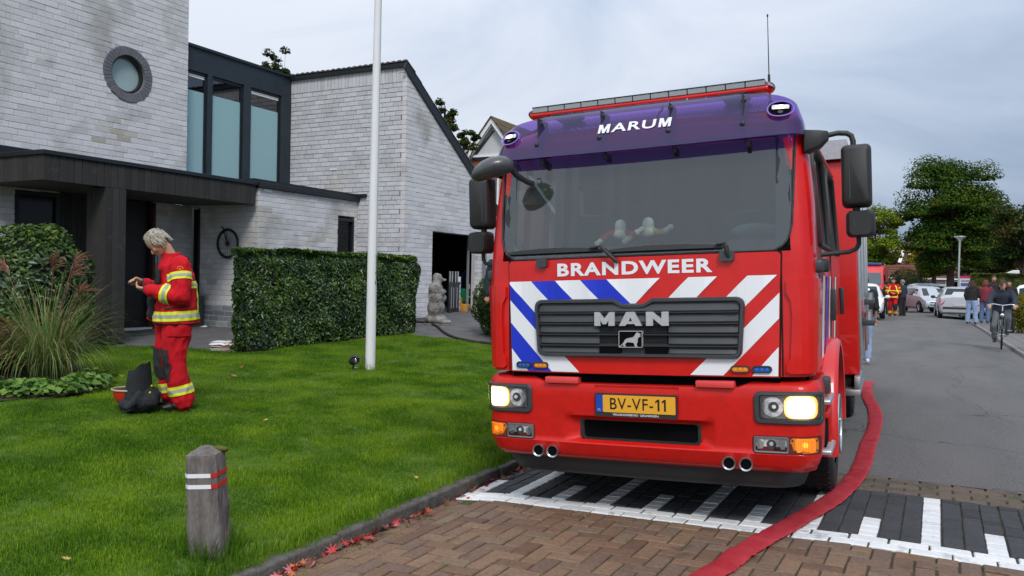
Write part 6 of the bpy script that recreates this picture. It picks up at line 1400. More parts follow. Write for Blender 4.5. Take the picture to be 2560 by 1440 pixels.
# low leafy plants along the bed edge
lf_low = leafmat('low_leaves', (.05, .13, .015), (.11, .22, .03), (.18, .30, .05), .5, s=4)
lab = ['leafy green bed-edge plant at the right tip of the flower bed', 'leafy green bed-edge plant, second from the right tip', 'leafy green plant in front of the ornamental grass, middle of the bed edge', 'leafy green plant left of middle on the bed edge', 'leafy green plant beside the red-leaved one', 'leafy green plant nearest the left picture edge']
for i, (x, y) in enumerate([(-8.22, 5.72), (-8.0, 5.42), (-7.98, 5.15), (-8.1, 4.95), (-8.28, 4.75), (-8.75, 4.30)]):
    t = empty('bed_plant', lab[i], 'plant', (x, y, gz(x, y) + .03), rng.uniform(0, 6), 'leafy plants along the flower bed edge')
    n = 130; a = rng.uniform(0, 6.28, n); q = .30 * np.sqrt(rng.random(n)); P = np.stack([q * np.cos(a), q * np.sin(a), rng.uniform(.03, .19, n) * (1 - q * 1.6)], 1); leaves('foliage', P, np.tile([0, 0, 1.], (n, 1)) + P * [2, 2, 0], .095, lf_low, t, aspect=.75, droop=.3, jit=.5)
    mb = MB()
    for k in range(12): mb.tube([(0, 0, -.02), (P[k][0] * .6, P[k][1] * .6, P[k][2] * .9)], .003, 4)
    mb.build('stems', mat('green_stem', (.05, .09, .02), .7), t)
t = empty('bed_plant', 'small bright red leaved plant on the bed edge', 'plant', (-8.42, 4.62, gz(-8.42, 4.62) + .03)); n = 34; a = rng.uniform(0, 6.28, n); q = .10 * np.sqrt(rng.random(n)); leaves('foliage', np.stack([q * np.cos(a), q * np.sin(a), rng.uniform(.04, .13, n)], 1), np.tile([.4, -.5, .7], (n, 1)), .085, mat('red_leaves', (.36, .012, .012), .6, var=.3, vs=9), t, aspect=.7)
# --- trees
m_trunk = mat('tree_bark', (.060, .045, .036), .95, var=.3, vs=4, stretch=(1, 1, .3), bump=1, bs=18, dist=.03)
def tree(label, x, y, h, r, zc, rz__, n, leaf, m, trunk=.25, lumps=26, z0=0., seed=1, group=None, cat='tree', flat=1., name='tree', crown_shift=(0, 0)):
    g_ = np.random.default_rng(seed); root = empty(name, label, cat, (x, y, z0), 0, group)
    C = []
    for k in range(lumps):
        d = g_.normal(0, 1, 3); d /= np.linalg.norm(d); f = g_.uniform(.30, .88); C.append((d[0] * r * f + crown_shift[0], d[1] * r * f * flat + crown_shift[1], zc + d[2] * rz__ * f, r * g_.uniform(.17, .33)))
    P, Nn = [], []; per = n // lumps
    for c in C:
        d = g_.normal(0, 1, (per, 3)); d /= np.linalg.norm(d, axis=1)[:, None]; d[:, 2] = np.where(d[:, 2] < -.3, d[:, 2] * .4, d[:, 2]); f = g_.uniform(.45, 1.12, (per, 1)); P.append(np.array(c[:3]) + d * f * c[3] * [1.1, 1.1, 1.0]); Nn.append(d + [0, 0, .5])
    leaves('crown', np.concatenate(P), np.concatenate(Nn), leaf, m, root, aspect=.8, jit=.8)
    mb = MB(); mb.tube([(0, 0, -.1), (.02, 0, .5), (crown_shift[0] * .3, 0, zc * .5), (crown_shift[0] * .6, crown_shift[1] * .5, zc), (crown_shift[0], crown_shift[1], zc + rz__ * .5)], [trunk * 1.25, trunk, trunk * .8, trunk * .55, trunk * .2], 10); mb.build('trunk', m_trunk, root, smooth=60)
    mb = MB()
    for c in C:
        s = g_.uniform(.35, .75); b = V((crown_shift[0] * .5, 0, zc * s + .3)); e = V(c[:3]); mm = b.lerp(e, .5) + V((0, 0, .15 * r)); mb.tube([b, mm, e], [trunk * .28, trunk * .17, trunk * .06], 5)
    mb.build('limb', m_trunk, root); return root
lf_map = leafmat('maple_leaves', (.012, .042, .006), (.032, .085, .010), (.12, .14, .015), .8, s=.9, transl=.2, spec=.1)
lf_yg = leafmat('yellow_green_leaves', (.05, .12, .008), (.13, .21, .015), (.26, .28, .02), .8, s=.8, spec=.1)
lf_aut = leafmat('autumn_leaves', (.06, .10, .010), (.19, .19, .015), (.36, .20, .015), .8, s=.7, spec=.1)
lf_dk = leafmat('dark_leaves', (.012, .034, .008), (.028, .060, .012), (.12, .08, .02), .8, s=.7, transl=.15, spec=.1)
X_ = at(2375, 62); tree('largest dark green maple with rounded crown standing over the parked cars', X_, 62, 10.8, 3.75, 6.1, 4.5, 64000, .155, lf_map, .27, 80, seed=4)
tree('slimmer dark tree just left of the maple trunk', at(2334, 68), 68, 8, 2.2, 5.2, 2.6, 7000, .2, lf_map, .19, 20, seed=9)
tree('bright yellow-green tree directly right of the fire engine', at(2196, 60), 60, 7, 1.85, 4.6, 2.5, 15000, .14, lf_yg, .13, 44, seed=12)
tree('dense dark tree low behind the yellow-green tree', at(2178, 66), 66, 5, 1.8, 3.2, 2.2, 9000, .16, lf_dk, .13, 30, seed=21)
tree('small yellowing autumn tree in front of the tiled roof house', at(2300, 76), 76, 5.3, 1.9, 3.7, 1.7, 7000, .16, lf_aut, .12, 22, seed=14)
tree('dark rusty green tree at the right picture edge', at(2556, 52), 52, 6.6, 2.1, 4.3, 2.2, 11000, .16, lf_dk, .2, 26, seed=33)
tree('dark tree between the maple and the right picture edge', at(2492, 72), 72, 6.5, 2.6, 4.0, 2.6, 9000, .2, lf_dk, .2, 24, seed=35)
tree('yellowing tree behind the clipped hedge at far right', at(2560, 70), 70, 5, 2.2, 3.2, 2.2, 7000, .2, lf_aut, .15, 20, seed=37)
tree('dark tree low behind the maple trunk', at(2432, 80), 80, 5, 2.5, 3.0, 2.2, 7000, .22, lf_dk, .15, 20, seed=38)
tree('conifer tip showing above the dark link roof of the house', -27.4, 28, 11.8, .8, 10.6, 1.1, 1500, .12, lf_dk, .08, 14, z0=.5, seed=41)
tree('treetop peeking over the top of the garage roof slope', -19.3, 30, 9.2, .8, 8.0, .95, 1600, .13, lf_dk, .1, 12, z0=.5, seed=43)
tree('treetop peeking over the lower garage roof slope', -18.3, 30, 8, .75, 6.9, .6, 1200, .12, lf_dk, .1, 10, z0=.5, seed=44)
lf_box = leafmat('clipped_conifer', (.035, .055, .008), (.085, .11, .014), (.15, .16, .025), .7, s=1.3)
flat0 = lambda x, y: .04
hx = at(2462, 49); hx2 = at(2700, 49)
hedge('wide clipped mossy-green hedge behind the people on the right pavement', [(hx - .7, 49), (hx2, 49), (hx2, 51), (hx + .2, 51)], 2.25, 30000, .10, lf_box, z0f=flat0, rough=.05, rnd=.7, core=.80, gap=.0)
hx = at(2195, 88); hx2 = at(2450, 88)
hedge('long low green hedge across the far end of the road', [(hx - 1, 88), (hx2, 88), (hx2, 89.5), (hx - 1, 89.5)], 1.1, 7000, .16, lf_box, z0f=flat0, rough=.06, rnd=.3, core=.9)
blob_plant('shrub', 'round dark green bush in front of the tiled roof house', 'shrub', (at(2270, 84), 84, 1.2), (2.0, 1.2, 1.9), 5000, .18, lf_dk, z0=0.)
blob_plant('shrub', 'orange autumn shrub at the right picture edge behind the cyclist', 'shrub', (at(2558, 31), 31, .72), (.38, .5, .68), 3000, .07, lf_aut, z0=.06)
blob_plant('shrub', 'low green bush at the foot of the clipped hedge', 'shrub', (at(2452, 47.5), 47.5, .5), (.8, .6, .6), 2500, .08, lf_box, z0=.06)
# fallen leaves
lmat = [mat('leaf_crimson', (.42, .015, .02), .55, var=.25, vs=20), mat('leaf_orange', (.48, .14, .05), .6, var=.25, vs=20), mat('leaf_pink', (.52, .16, .17), .55, var=.2, vs=20), mat('leaf_brown', (.13, .05, .025), .7, var=.3, vs=20), mat('leaf_yellow', (.48, .32, .08), .6, var=.2, vs=20)]
def star_leaf(m, s=.05, curl=.3):
    mb = MB(); n = 7; P = []
    for i in range(n):
        a = R(-125 + 250 * i / (n - 1)); L_ = s * (1 - .45 * abs(i - 3) / 3); P.append((L_ * math.cos(a), L_ * math.sin(a), curl * L_ * (.3 + .5 * abs(i - 3) / 3)))
        if i < n - 1: b = R(-125 + 250 * (i + .5) / (n - 1)); P.append((s * .30 * math.cos(b), s * .30 * math.sin(b), .004))
    mb.add([(-s * .15, 0, 0)] + P, [(0, i, i + 1) for i in range(1, len(P))]); mb.add([(-s * .15, .001, 0), (-s * .15, -.001, 0), (-s * .75, 0, .008)], [(0, 1, 2)]); return mb
LM = {}
def drop_leaf(x, y, k, s, label, group, tilt=.35):
    z = (gz(x, y) if x < -3.2 else max(rz(min(x, 1.7)), -.008 if x < -3.112 else -9)) + .012 + (.028 if x < -3.2 else 0)
    key = (k, round(s, 2))
    if key not in LM: o = star_leaf(lmat[k], s).build('fallen_leaf', lmat[k]); LM[key] = o.data; bpy.data.objects.remove(o)
    o = link('fallen_leaf', LM[key]); o.location = (x, y, z + rng.uniform(0, .012)); o.rotation_euler = (rng.normal(0, tilt), rng.normal(0, tilt), rng.uniform(0, 6.28)); tag(o, label, 'leaf', group)
names = ['crimson', 'orange', 'pink', 'brown', 'yellow']
for k in range(120):
    y = rng.choice([3.05, 3.35, 3.6, 3.9, 4.0, 4.3, 4.6, 5.3, 5.85, 6.3]) + rng.normal(0, .12); x = -3.085 + abs(rng.normal(0, .05)); q = int(rng.choice([0, 0, 1, 2, 3, 3])); drop_leaf(x, y, q, float(rng.choice([.03, .045, .06])), 'fallen %s maple leaf in the litter along the left kerb gutter' % names[q], 'fallen leaves in the gutter', .6)
for (x, y, q, s, l_) in [(-7.61, 7.18, 2, .06, 'pink fallen leaf on the lawn between firefighter and spotlight'), (-8.09, 7.76, 1, .06, 'orange fallen leaf on the lawn behind the pink one'), (-8.13, 8.01, 4, .05, 'yellow fallen leaf nearest the hedge on the left lawn'), (-8.66, 9.66, 4, .05, 'yellow fallen leaf on the lawn at the hedge foot'), (-5.4, 5.49, 4, .04, 'lone yellow fallen leaf on the middle of the lawn'), (-3.8, 2.52, 4, .035, 'yellow fallen leaf at the bottom left corner of the lawn'), (-3.32, 4.88, 4, .03, 'small yellow leaf on the lawn by the kerb'), (-5.9, 11.3, 4, .08, 'long yellow fallen leaf on the lawn beside the truck'), (-7.1, 5.3, 1, .04, 'orange fallen leaf left of the firefighter')]: drop_leaf(x, y, q, s, l_, 'fallen leaves on the lawn')
mb = MB()       # weeds and crumbs between pavers
for k in range(230):
    x, y = rng.uniform(-3.05, 1.2), rng.choice([rng.uniform(3.2, 5.0), rng.uniform(6.4, 6.9)]); x = -2.76 + round((x + 2.76) / U) * U if rng.random() < .7 else x; t = tuft(7, .016, .006, .024, wd=.003, lean=.9)
    if rng.random() < .45: x = -3.04 + abs(rng.normal(0, .12))
    mb.add([(a + x, b + y, c + rz(x) - .004) for a, b, c in t.v], t.f)
mb.build('joint_weeds', m_grass)['kind'] = 'stuff'
# ================================================================ garden and street things
# flagpole
fz = gz(-6.94, 9.01); fp_ = empty('flagpole', 'tall white flagpole standing on the lawn in front of the hedge', 'flagpole', (-6.94, 9.01, fz)); wp = mat('white_pole_paint', (.72, .73, .75), .45, col2=(.80, .81, .83), vs=2.2, stretch=(4, 4, .6), bump=.1, bs=60)
mb = MB(); mb.tube([(0, 0, -.1), (0, 0, 0), (.0, 0, 1.8), (.01, 0, 3.6), (.02, 0, 5.6), (.03, 0, 7.5)], [.070, .070, .065, .056, .048, .04], 28); mb.build('pole', wp, fp_, smooth=60)
mb = MB(); mb.box(.062, .070, -.006, .006, .9, 7.0); mb.build('rope_channel', mat('pale_channel', (.45, .46, .48), .5), fp_)
mb = MB(); mb.tube([(.07, -.01, 1.62), (.088, -.015, 1.58), (.088, -.015, 1.40), (.07, -.01, 1.36)], .006, 6); mb.tube([(.085, -.02, 1.55), (.10, -.02, 1.44), (.09, -.02, 1.28), (.075, -.02, 1.22)], .005, 6); mb.build('cleat', mat('dark_cleat', (.10, .10, .10), .5), fp_, smooth=60)
st = empty('stone', 'small pale stone beside the foot of the flagpole', 'stone', (-7.12, 8.92, gz(-7.12, 8.92) + .02)); mb = MB(); mb.ell((0, 0, .01), (.035, .02, .018), 10, 6, M=Matrix.Rotation(.4, 3, 'Z')); mb.build('stone', mat('pale_stone', (.6, .6, .56), .8), st, smooth=70)
# spotlight
sp_ = empty('garden_spotlight', 'small black garden spotlight with flat solar hood left of the flagpole', 'garden light', (-7.09, 8.83, gz(-7.09, 8.83)), R(20))
mb = MB(); mb.tube([(0, 0, -.05), (0, 0, .02), (0, 0, .022), (0, 0, .11)], [.03, .045, .014, .014], 12); mb.build('spike', blk, sp_, smooth=40)
mb = MB(); mb.tube([(-.055, .03, .14), (-.03, .01, .135), (.04, -.035, .155), (.055, -.045, .16)], [.025, .05, .058, .055], 16); h_ = mb.build('lamp_head', blk, sp_, smooth=50); mb = MB(); mb.ell((.05, -.042, .16), (.012, .035, .04), 10, 8); mb.build('lens', chrome, h_, smooth=60)
mb = MB(); mb.box(-.075, .085, -.075, .055, .205, .217, M=Matrix.Rotation(.18, 4, 'Y')); mb.build('solar_hood', mat('solar_panel', (.05, .055, .08), .3), sp_, bevel=.004)
# bollard
bz = gz(-3.42, 3.07); bo = empty('bollard', 'weathered square concrete bollard with white and red reflective bands', 'bollard', (-3.405, 3.07, bz), R(24))
conc = mat('weathered_concrete', (.085, .073, .068), .95, col2=(.22, .195, .185), vs=16, fac=.52, stretch=(1, 1, .28), bump=1, bs=55, dist=.012, c3=(.38, .37, .36)); moss = mat('moss', (.07, .08, .012), .95, col2=(.16, .13, .02), vs=25, bump=1, bs=90)
Bm = Matrix.Rotation(R(-3.2), 4, 'Y') @ Matrix.Rotation(R(1), 4, 'X')
def oct_(w_, c, z): return [tuple(Bm @ V(p)) for p in [(-w_ + c, -w_, z), (w_ - c, -w_, z), (w_, -w_ + c, z), (w_, w_ - c, z), (w_ - c, w_, z), (-w_ + c, w_, z), (-w_, w_ - c, z), (-w_, -w_ + c, z)]]
mb = MB(); mb.rings([oct_(.088, .022, -.15), oct_(.088, .022, .1), oct_(.087, .022, .25), oct_(.083, .022, .43), oct_(.082, .022, .535), oct_(.080, .022, .545)]); o = mb.build('shaft', conc, bo); bm = bmesh.new(); bm.from_mesh(o.data); bmesh.ops.subdivide_edges(bm, edges=[e for e in bm.edges if e.calc_length() > .05], cuts=7, use_grid_fill=True)
for v in bm.verts: v.co += v.normal * .005 * noise.noise(Vector((v.co.x * 28, v.co.y * 28, v.co.z * 10)))
bm.to_mesh(o.data); bm.free()
mb = MB(); rs = [oct_(.080, .022, .544), oct_(.055, .014, .562), oct_(.028, .008, .578), oct_(.006, .002, .585)]; mb.rings(rs); o = mb.build('cap', conc, bo, smooth=50)
mb = MB(); mb.ell((.03, .03, .556), (.05, .035, .018), 12, 8, M=Matrix.Rotation(-.35, 3, 'X')); me_ = mb; o = me_.build('moss', moss, bo, smooth=60)
for z0_ in (.372, .430):
    for i, (a0, a1, m) in enumerate(((0, 1, wht), (7, 0, wht), (6, 7, wht), (1, 2, mat('band_red', (.55, .02, .015), .45)), (2, 3, MATS['band_red']), (3, 4, MATS['band_red']))):
        lo, hi = oct_(.0862, .0226, z0_), oct_(.0862, .0226, z0_ + .022); mb = MB(); lo2, hi2 = oct_(.0815, .022, z0_), oct_(.0815, .022, z0_ + .017)
        q = [lo[a0], lo[a1], hi[a1], hi[a0]]; r_ = [lo2[a0], lo2[a1], hi2[a1], hi2[a0]]
        if i == 0: # front face: white for most of its width, red at the right end
            L_ = lambda p, q_, t: tuple(V(p).lerp(V(q_), t)); s_ = .985
            mb.add([L_(lo[0], lo[1], s_), lo[1], hi[1], L_(hi[0], hi[1], s_)] + [L_(lo2[0], lo2[1], s_), lo2[1], hi2[1], L_(hi2[0], hi2[1], s_)], [(0, 1, 2, 3), (0, 4, 5, 1), (3, 2, 6, 7), (0, 3, 7, 4)]); mb.build('reflective_band', MATS.get('band_red') or mat('band_red', (.55, .02, .015), .45), bo)
            mb = MB(); q = [lo[0], L_(lo[0], lo[1], s_ - .01), L_(hi[0], hi[1], s_ - .01), hi[0]]; r_ = [lo2[0], L_(lo2[0], lo2[1], s_ - .01), L_(hi2[0], hi2[1], s_ - .01), hi2[0]]
        mb.add(q + r_, [(0, 1, 2, 3), (0, 4, 5, 1), (3, 2, 6, 7)]); mb.build('reflective_band', m, bo)
# statue of a sitting bear-like figure
sz = gz(-9.42, 14.47); stt = empty('statue', 'weathered grey stone statue of an upright animal beside the garage door', 'statue', (-9.42, 14.47, sz), R(35))
mb = MB(); E_ = lambda c, r, M=None: mb.ell(c, r, 16, 12, M=M)
E_((0, 0, .10), (.25, .24, .14)); E_((.05, 0, .06), (.28, .22, .08)); E_((-.01, 0, .34), (.19, .19, .26)); E_((-.01, 0, .58), (.18, .18, .22)); E_((-.02, 0, .74), (.165, .19, .18)); E_((.09, -.10, .72), (.12, .05, .05), Matrix.Rotation(.3, 3, 'Y')); E_((.09, .10, .72), (.12, .05, .05)); E_((.15, 0, .56), (.07, .10, .09)); E_((.13, -.13, .68), (.05, .05, .06)); E_((0, 0, .90), (.11, .11, .10)); E_((.01, 0, .99), (.115, .105, .11)); E_((.12, 0, .95), (.08, .045, .04)); E_((.17, 0, .955), (.025, .03, .02)); E_((-.03, .07, 1.07), (.03, .02, .035)); E_((-.03, -.07, 1.07), (.03, .02, .035)); E_((.14, .10, .12), (.10, .07, .06)); E_((.14, -.10, .12), (.10, .07, .06))
me = remesh(mb, .016, 3); folds(me, .022, 12); me.materials.append(mat('lichened_stone', (.055, .05, .042), .95, col2=(.40, .39, .37), vs=5.5, fac=.53, bump=1, bs=40, dist=.01)); me.polygons.foreach_set('use_smooth', [True] * len(me.polygons)); link('figure', me, stt)
mb = MB(); mb.box(-.26, .30, -.24, .24, -.05, .03); mb.build('base', conc, stt, bevel=.02)
# helmet with black neck flap on the lawn
hz = gz(-6.69, 5.13) + .03; hm = empty('helmet', 'red helmet lying on the lawn with its black neck cloth standing up', 'helmet', (-6.72, 5.12, hz), R(205))
mb = MB(); rs = []
for t in np.linspace(0, 1, 9): a = t * math.pi / 2; rs.append([(.16 * math.cos(a) * math.cos(b) + .04, .15 * math.cos(a) * math.sin(b), .19 - .19 * math.sin(a) - 0) for b in [2 * math.pi * i / 24 for i in range(24)]])
mb.rings(rs, True, False); mb.build('shell', mat('helmet_red', (.55, .02, .01), .15, coat=.8), hm, smooth=60); mb = MB(); mb.tube([(.165 * math.cos(b) + .04, .155 * math.sin(b), .19) for b in [2 * math.pi * i / 24 for i in range(25)]], .008, 6); mb.build('rim', mat('pale_rim', (.5, .45, .3), .4), hm, smooth=60)
mb = MB(); mb.ell((.04, 0, .16), (.145, .135, .05), 16, 8); mb.build('lining', fblk, hm, smooth=60); mb = MB(); cloth = mat('neck_cloth', (.014, .016, .020), .9, var=.3, vs=9, bump=.5, bs=150)
rs = []
for t in np.linspace(0, 1, 14):
    row = []
    for b in np.linspace(-1.9, 1.9, 22):
        rr_ = .165 * (1 + .18 * t * math.cos(b * 1.2)) ; x = -.02 - rr_ * math.cos(b) * (.9 - .35 * t) ; y = (rr_ + .02) * math.sin(b) * (1 - .25 * t); z = .0 + .46 * t * (1 - .22 * abs(b) / 1.9) + .012 * math.sin(b * 6 + t * 4); row.append((x, y, z))
    rs.append(row)
mb.rings(rs, False, False); mb.build('neck_cloth', cloth, hm, smooth=80)
mb = MB(); mb.ell((-.08, -.02, .11), (.16, .16, .12), 14, 8); mb.ell((-.13, .09, .08), (.13, .12, .09), 14, 8); mb.ell((.0, .10, .06), (.10, .10, .07), 14, 8); mb.tube([(-.12, .12, .16), (-.10, .24, .09), (-.08, .33, .05)], [.05, .035, .03], 8); me = remesh(mb, .012, 2); folds(me, .02, 12); me.materials.append(cloth); me.polygons.foreach_set('use_smooth', [True] * len(me.polygons)); link('liner', me, hm)
for dx, dy, dz in ((-.155, -.02, .22), (-.185, .07, .17)): mb = MB(); mb.ell((dx, dy, dz), (.006, .020, .012), 8, 6); mb.build('yellow_tag', fyel, hm)
# flat red fire hose
ctr = [(-.99, 3.2), (-.985, 3.7), (-.985, 4.22), (-.92, 4.60), (-.84, 4.95), (-.72, 5.44), (-.61, 5.95), (-.545, 6.45), (-.515, 6.96), (-.515, 7.5), (-.53, 8.11), (-.55, 9.41), (-.63, 10.55), (-.76, 11.56), (-.86, 12.6), (-.9, 13.6)]
def spline(P, n):
    out = []; m = len(P)
    for i in range(m - 1):
        p0, p1, p2, p3 = P[max(i - 1, 0)], P[i], P[i + 1], P[min(i + 2, m - 1)]
        for k in range(n): t = k / n; out.append(tuple(.5 * ((2 * p1[j]) + (-p0[j] + p2[j]) * t + (2 * p0[j] - 5 * p1[j] + 4 * p2[j] - p3[j]) * t * t + (-p0[j] + 3 * p1[j] - 3 * p2[j] + p3[j]) * t ** 3) for j in range(len(p1))))
    return out + [P[-1]]
S_ = spline([(-1.55, 2.6), (-1.30, 3.3)] + [(-1.10, 3.80), (-.98, 4.22)] + ctr[3:], 14); rs = []
for i, (x, y) in enumerate(S_):
    a, b = S_[max(i - 1, 0)], S_[min(i + 1, len(S_) - 1)]; t = V((b[0] - a[0], b[1] - a[1], 0)).normalized(); nrm = V((t.y, -t.x, 0)); wv = .072 + .006 * noise.noise(V((i * .22, 0, 0))) + .007 * (noise.noise(V((i * .9, 3, 0))) if y < 6 else 0); z = rz(min(x, 1.7)) + .012 + .010 * max(0, noise.noise(V((i * .16, 7, 0)))); row = []
    for k in range(14):
        q = 2 * math.pi * k / 14; hx_ = wv * math.cos(q); hz_ = (.011 + .004 * noise.noise(V((i * .5, 1, k * .0)))) * math.copysign(abs(math.sin(q)) ** .6, math.sin(q)); wob = .009 * noise.noise(V((i * .5, k * .4, 2))) + .004 * noise.noise(V((i * 1.7, k * .9, 5))); row.append((x + nrm.x * hx_, y + nrm.y * hx_, z + hz_ + wob + .004 + .006 * math.copysign(1, math.cos(q)) * (1 if y > 6.5 else 0) * abs(math.cos(q))))
    rs.append(row)
hs = MB().rings(rs).build('fire_hose', mat('hose_red', (.54, .010, .024), .75, col2=(.66, .05, .07), vs=7, fac=.55, bump=.9, bs=300, dist=.003), smooth=70)
def weave(m):
    nt = m.node_tree; n = nt.nodes; l = nt.links; b = n['Bump']; g = n.new('ShaderNodeTexCoord'); w1 = n.new('ShaderNodeTexWave'); w1.inputs['Scale'].default_value = 160; w1.bands_direction = 'DIAGONAL'; w1.inputs['Distortion'].default_value = 1.5; l.new(g.outputs['Object'], w1.inputs['Vector']); a = n.new('ShaderNodeMath'); a.operation = 'ADD'; l.new(w1.outputs['Fac'], a.inputs[0]); l.new(b.inputs['Height'].links[0].from_socket, a.inputs[1]); l.new(a.outputs[0], b.inputs['Height'])
weave(MATS['hose_red']); tag(hs, 'flat red fire hose lying along the right side of the truck and curving forwards', 'fire hose')
# thin black hose across the driveway
bh = MB().tube([(x, y, gz(x, y) + .03) for x, y in spline([(-10.2, 14.3), (-9.71, 14.42), (-9.2, 14.1), (-8.55, 13.4), (-8.09, 12.98), (-7.7, 12.78), (-7.3, 12.72), (-6.8, 12.9), (-6.0, 13.3), (-5.0, 13.6)], 8)], .026, 8).build('garden_hose', rub, smooth=60); tag(bh, 'thin black hose running from the hedge across the driveway', 'hose')
# bicycle wheel on the wall
bw_ = empty('wall_ornament', 'old dark bicycle wheel hung on the white wall left of the hedge', 'wheel', (-12.17, 11.27, 2.075)); rust = mat('rusty_black', (.035, .016, .012), .8, var=.3, vs=12)
MB().tube([(.275 * math.cos(a), 0, .275 * math.sin(a)) for a in [2 * math.pi * i / 48 for i in range(49)]], .018, 8).build('tyre', rub, bw_, smooth=60); MB().tube([(.25 * math.cos(a), 0, .25 * math.sin(a)) for a in [2 * math.pi * i / 48 for i in range(49)]], .008, 6).build('rim', rust, bw_, smooth=60)
mb = MB()
for k in range(28): a = 2 * math.pi * k / 28; mb.tube([(.03 * math.cos(a + .6), .012 * (-1) ** k, .03 * math.sin(a + .6)), (.25 * math.cos(a), 0, .25 * math.sin(a))], .0022, 4)
mb.build('spokes', rust, bw_); mb = MB(); mb.ell((0, 0, 0), (.045, .03, .045), 12, 8); mb.build('hub', rust, bw_, smooth=50); mb = MB(); mb.tube([(-.13, 0, .31), (-.09, -.01, .24), (0, -.02, .03)], .008, 6); mb.tube([(0, -.02, .20), (0, -.02, .06)], .007, 6); mb.tube([(-.14, .02, .21), (-.05, -.02, .17), (0, -.02, .06)], .007, 6); mb.tube([(-.17, 0, .33), (-.10, 0, .27)], .012, 6); mb.build('fork_piece', rust, bw_)
# planter, letter, stack of papers
pl_ = empty('planter', 'tall dark grey planter in the corner by the side window', 'planter', (-12.86, 11.05, .36)); mb = MB(); mb.rings([[(-.13, -.13, 0), (.13, -.13, 0), (.13, .13, 0), (-.13, .13, 0)], [(-.16, -.16, .68), (.16, -.16, .68), (.16, .16, .68), (-.16, .16, .68)], [(-.14, -.14, .68), (.14, -.14, .68), (.14, .14, .68), (-.14, .14, .68)], [(-.13, -.13, .6), (.13, -.13, .6), (.13, .13, .6), (-.13, .13, .6)]]); mb.build('pot', mat('planter_grey', (.045, .048, .052), .6, var=.15), pl_, bevel=.008); mb = MB(); mb.ell((0, 0, .70), (.12, .12, .10)); mb.build('soil', m_soil, pl_)
le = empty('letter', 'white folded letter lying on the stone step', 'letter', (-12.62, 11.08, .415), .4); mb = MB(); mb.add([(-.14, -.05, 0), (.02, -.06, .01), (.03, .07, .06), (-.12, .06, .0), (.15, -.04, .002), (.14, .05, .012)], [(0, 1, 2, 3), (1, 4, 5, 2)]); mb.build('sheet', m_white, le)
sk = empty('paper_stack', 'stack of newspapers in white and red plastic by the left end of the hedge', 'newspapers', (-9.82, 9.02, gz(-9.82, 9.02)), R(30))
for k in range(8): mb = MB(); mb.box(-.15, .15, -.10, .10, k * .02, k * .02 + .017, M=Matrix.Rotation(rng.normal(0, .08), 4, 'Z')); mb.build('newspaper', mat(*(('newsprint', (.46, .46, .45), .8) if k % 3 else ('red_print', (.45, .12, .08), .8))), sk, bevel=.004, seg=1)
mb = MB(); P = []
for i in range(7):
    for j in range(7): P.append((-.17 + i * .057, -.12 + j * .04, .165 + .02 * noise.noise(V((i * 1.1, j * 1.1, 0))) - (.05 if i in (0, 6) or j in (0, 6) else 0)))
mb.add(P, [(i * 7 + j, i * 7 + j + 1, (i + 1) * 7 + j + 1, (i + 1) * 7 + j) for i in range(6) for j in range(6)]); mb.build('plastic_wrap', mat('white_plastic', (.72, .73, .74), .35), sk, smooth=60)
# garage contents
def GY(px, X): d = fw + rt * ((px - 1280) / FPX); return d.y * X / d.x
def thing1(name, label, cat, loc, parts, group=None, rz_=0):
    t = empty(name, label, cat, loc, rz_, group)
    for nm, mm, mb, bv in parts: mb.build(nm, mm, t, bevel=bv, smooth=50)
    return t
def bxs(*b): mb = MB(); [mb.box(*q) for q in b]; return mb
def tbs(*t): mb = MB(); [mb.tube(p, r, 10) for p, r in t]; return mb
thing1('seed_spreader', 'green plastic box with white label standing in the garage', 'garden tool', (-10.62, GY(1162, -10.62), .60), [('body', mat('green_plastic', (.01, .16, .06), .4), bxs((-.14, .14, -.16, .16, .28, .62)), .02), ('label_card', m_white, bxs((.142, .146, -.12, .02, .62, .74)), 0), ('label_mark', m_white, bxs((.141, .145, -.03, .05, .40, .43)), 0), ('legs', blk, bxs((-.1, .1, -.12, -.08, 0, .28), (-.1, .1, .08, .12, 0, .28)), 0)])
thing1('crate', 'small orange box with black emblem on the garage floor', 'box', (-10.5, GY(1163, -10.5), .60), [('box', mat('orange_card', (.62, .26, .03), .6), bxs((-.1, .1, -.1, .1, 0, .24)), .006), ('emblem', blk, bxs((.101, .105, -.03, .03, .06, .17)), 0)])
thing1('crate', 'orange-brown plank box left of the green box in the garage', 'box', (-10.7, GY(1150, -10.7), .60), [('box', mat('orange_wood', (.40, .17, .03), .6), bxs((-.1, .1, -.12, .08, 0, .40)), .006)])
thing1('sign_board', 'narrow white upright board with dark marks in the garage', 'board', (-10.5, GY(1148, -10.5), .60), [('board', m_white, bxs((-.01, .01, -.05, .05, .08, .92)), .003), ('mark', blk, bxs(*[(.0105, .0125, -.03, .03, .2 + i * .13, .27 + i * .13) for i in range(5)]), 0)])
thing1('hose_reel', 'blue round hose reel behind the green box in the garage', 'hose reel', (-11.0, GY(1168, -11.0), .60), [('drum', mat('reel_blue', (.02, .06, .14), .5), tbs(([(0, -.06, .78), (0, .06, .78)], .30)), .0), ('rim', mat('reel_rim', (.03, .10, .22), .4), tbs(([(.01, .32 * math.cos(a), .78 + .32 * math.sin(a)) for a in [2 * math.pi * i / 30 for i in range(31)]], .018)), 0), ('stand', blk, bxs((-.05, .05, -.2, -.16, 0, .78), (-.05, .05, .16, .2, 0, .78)), 0)])
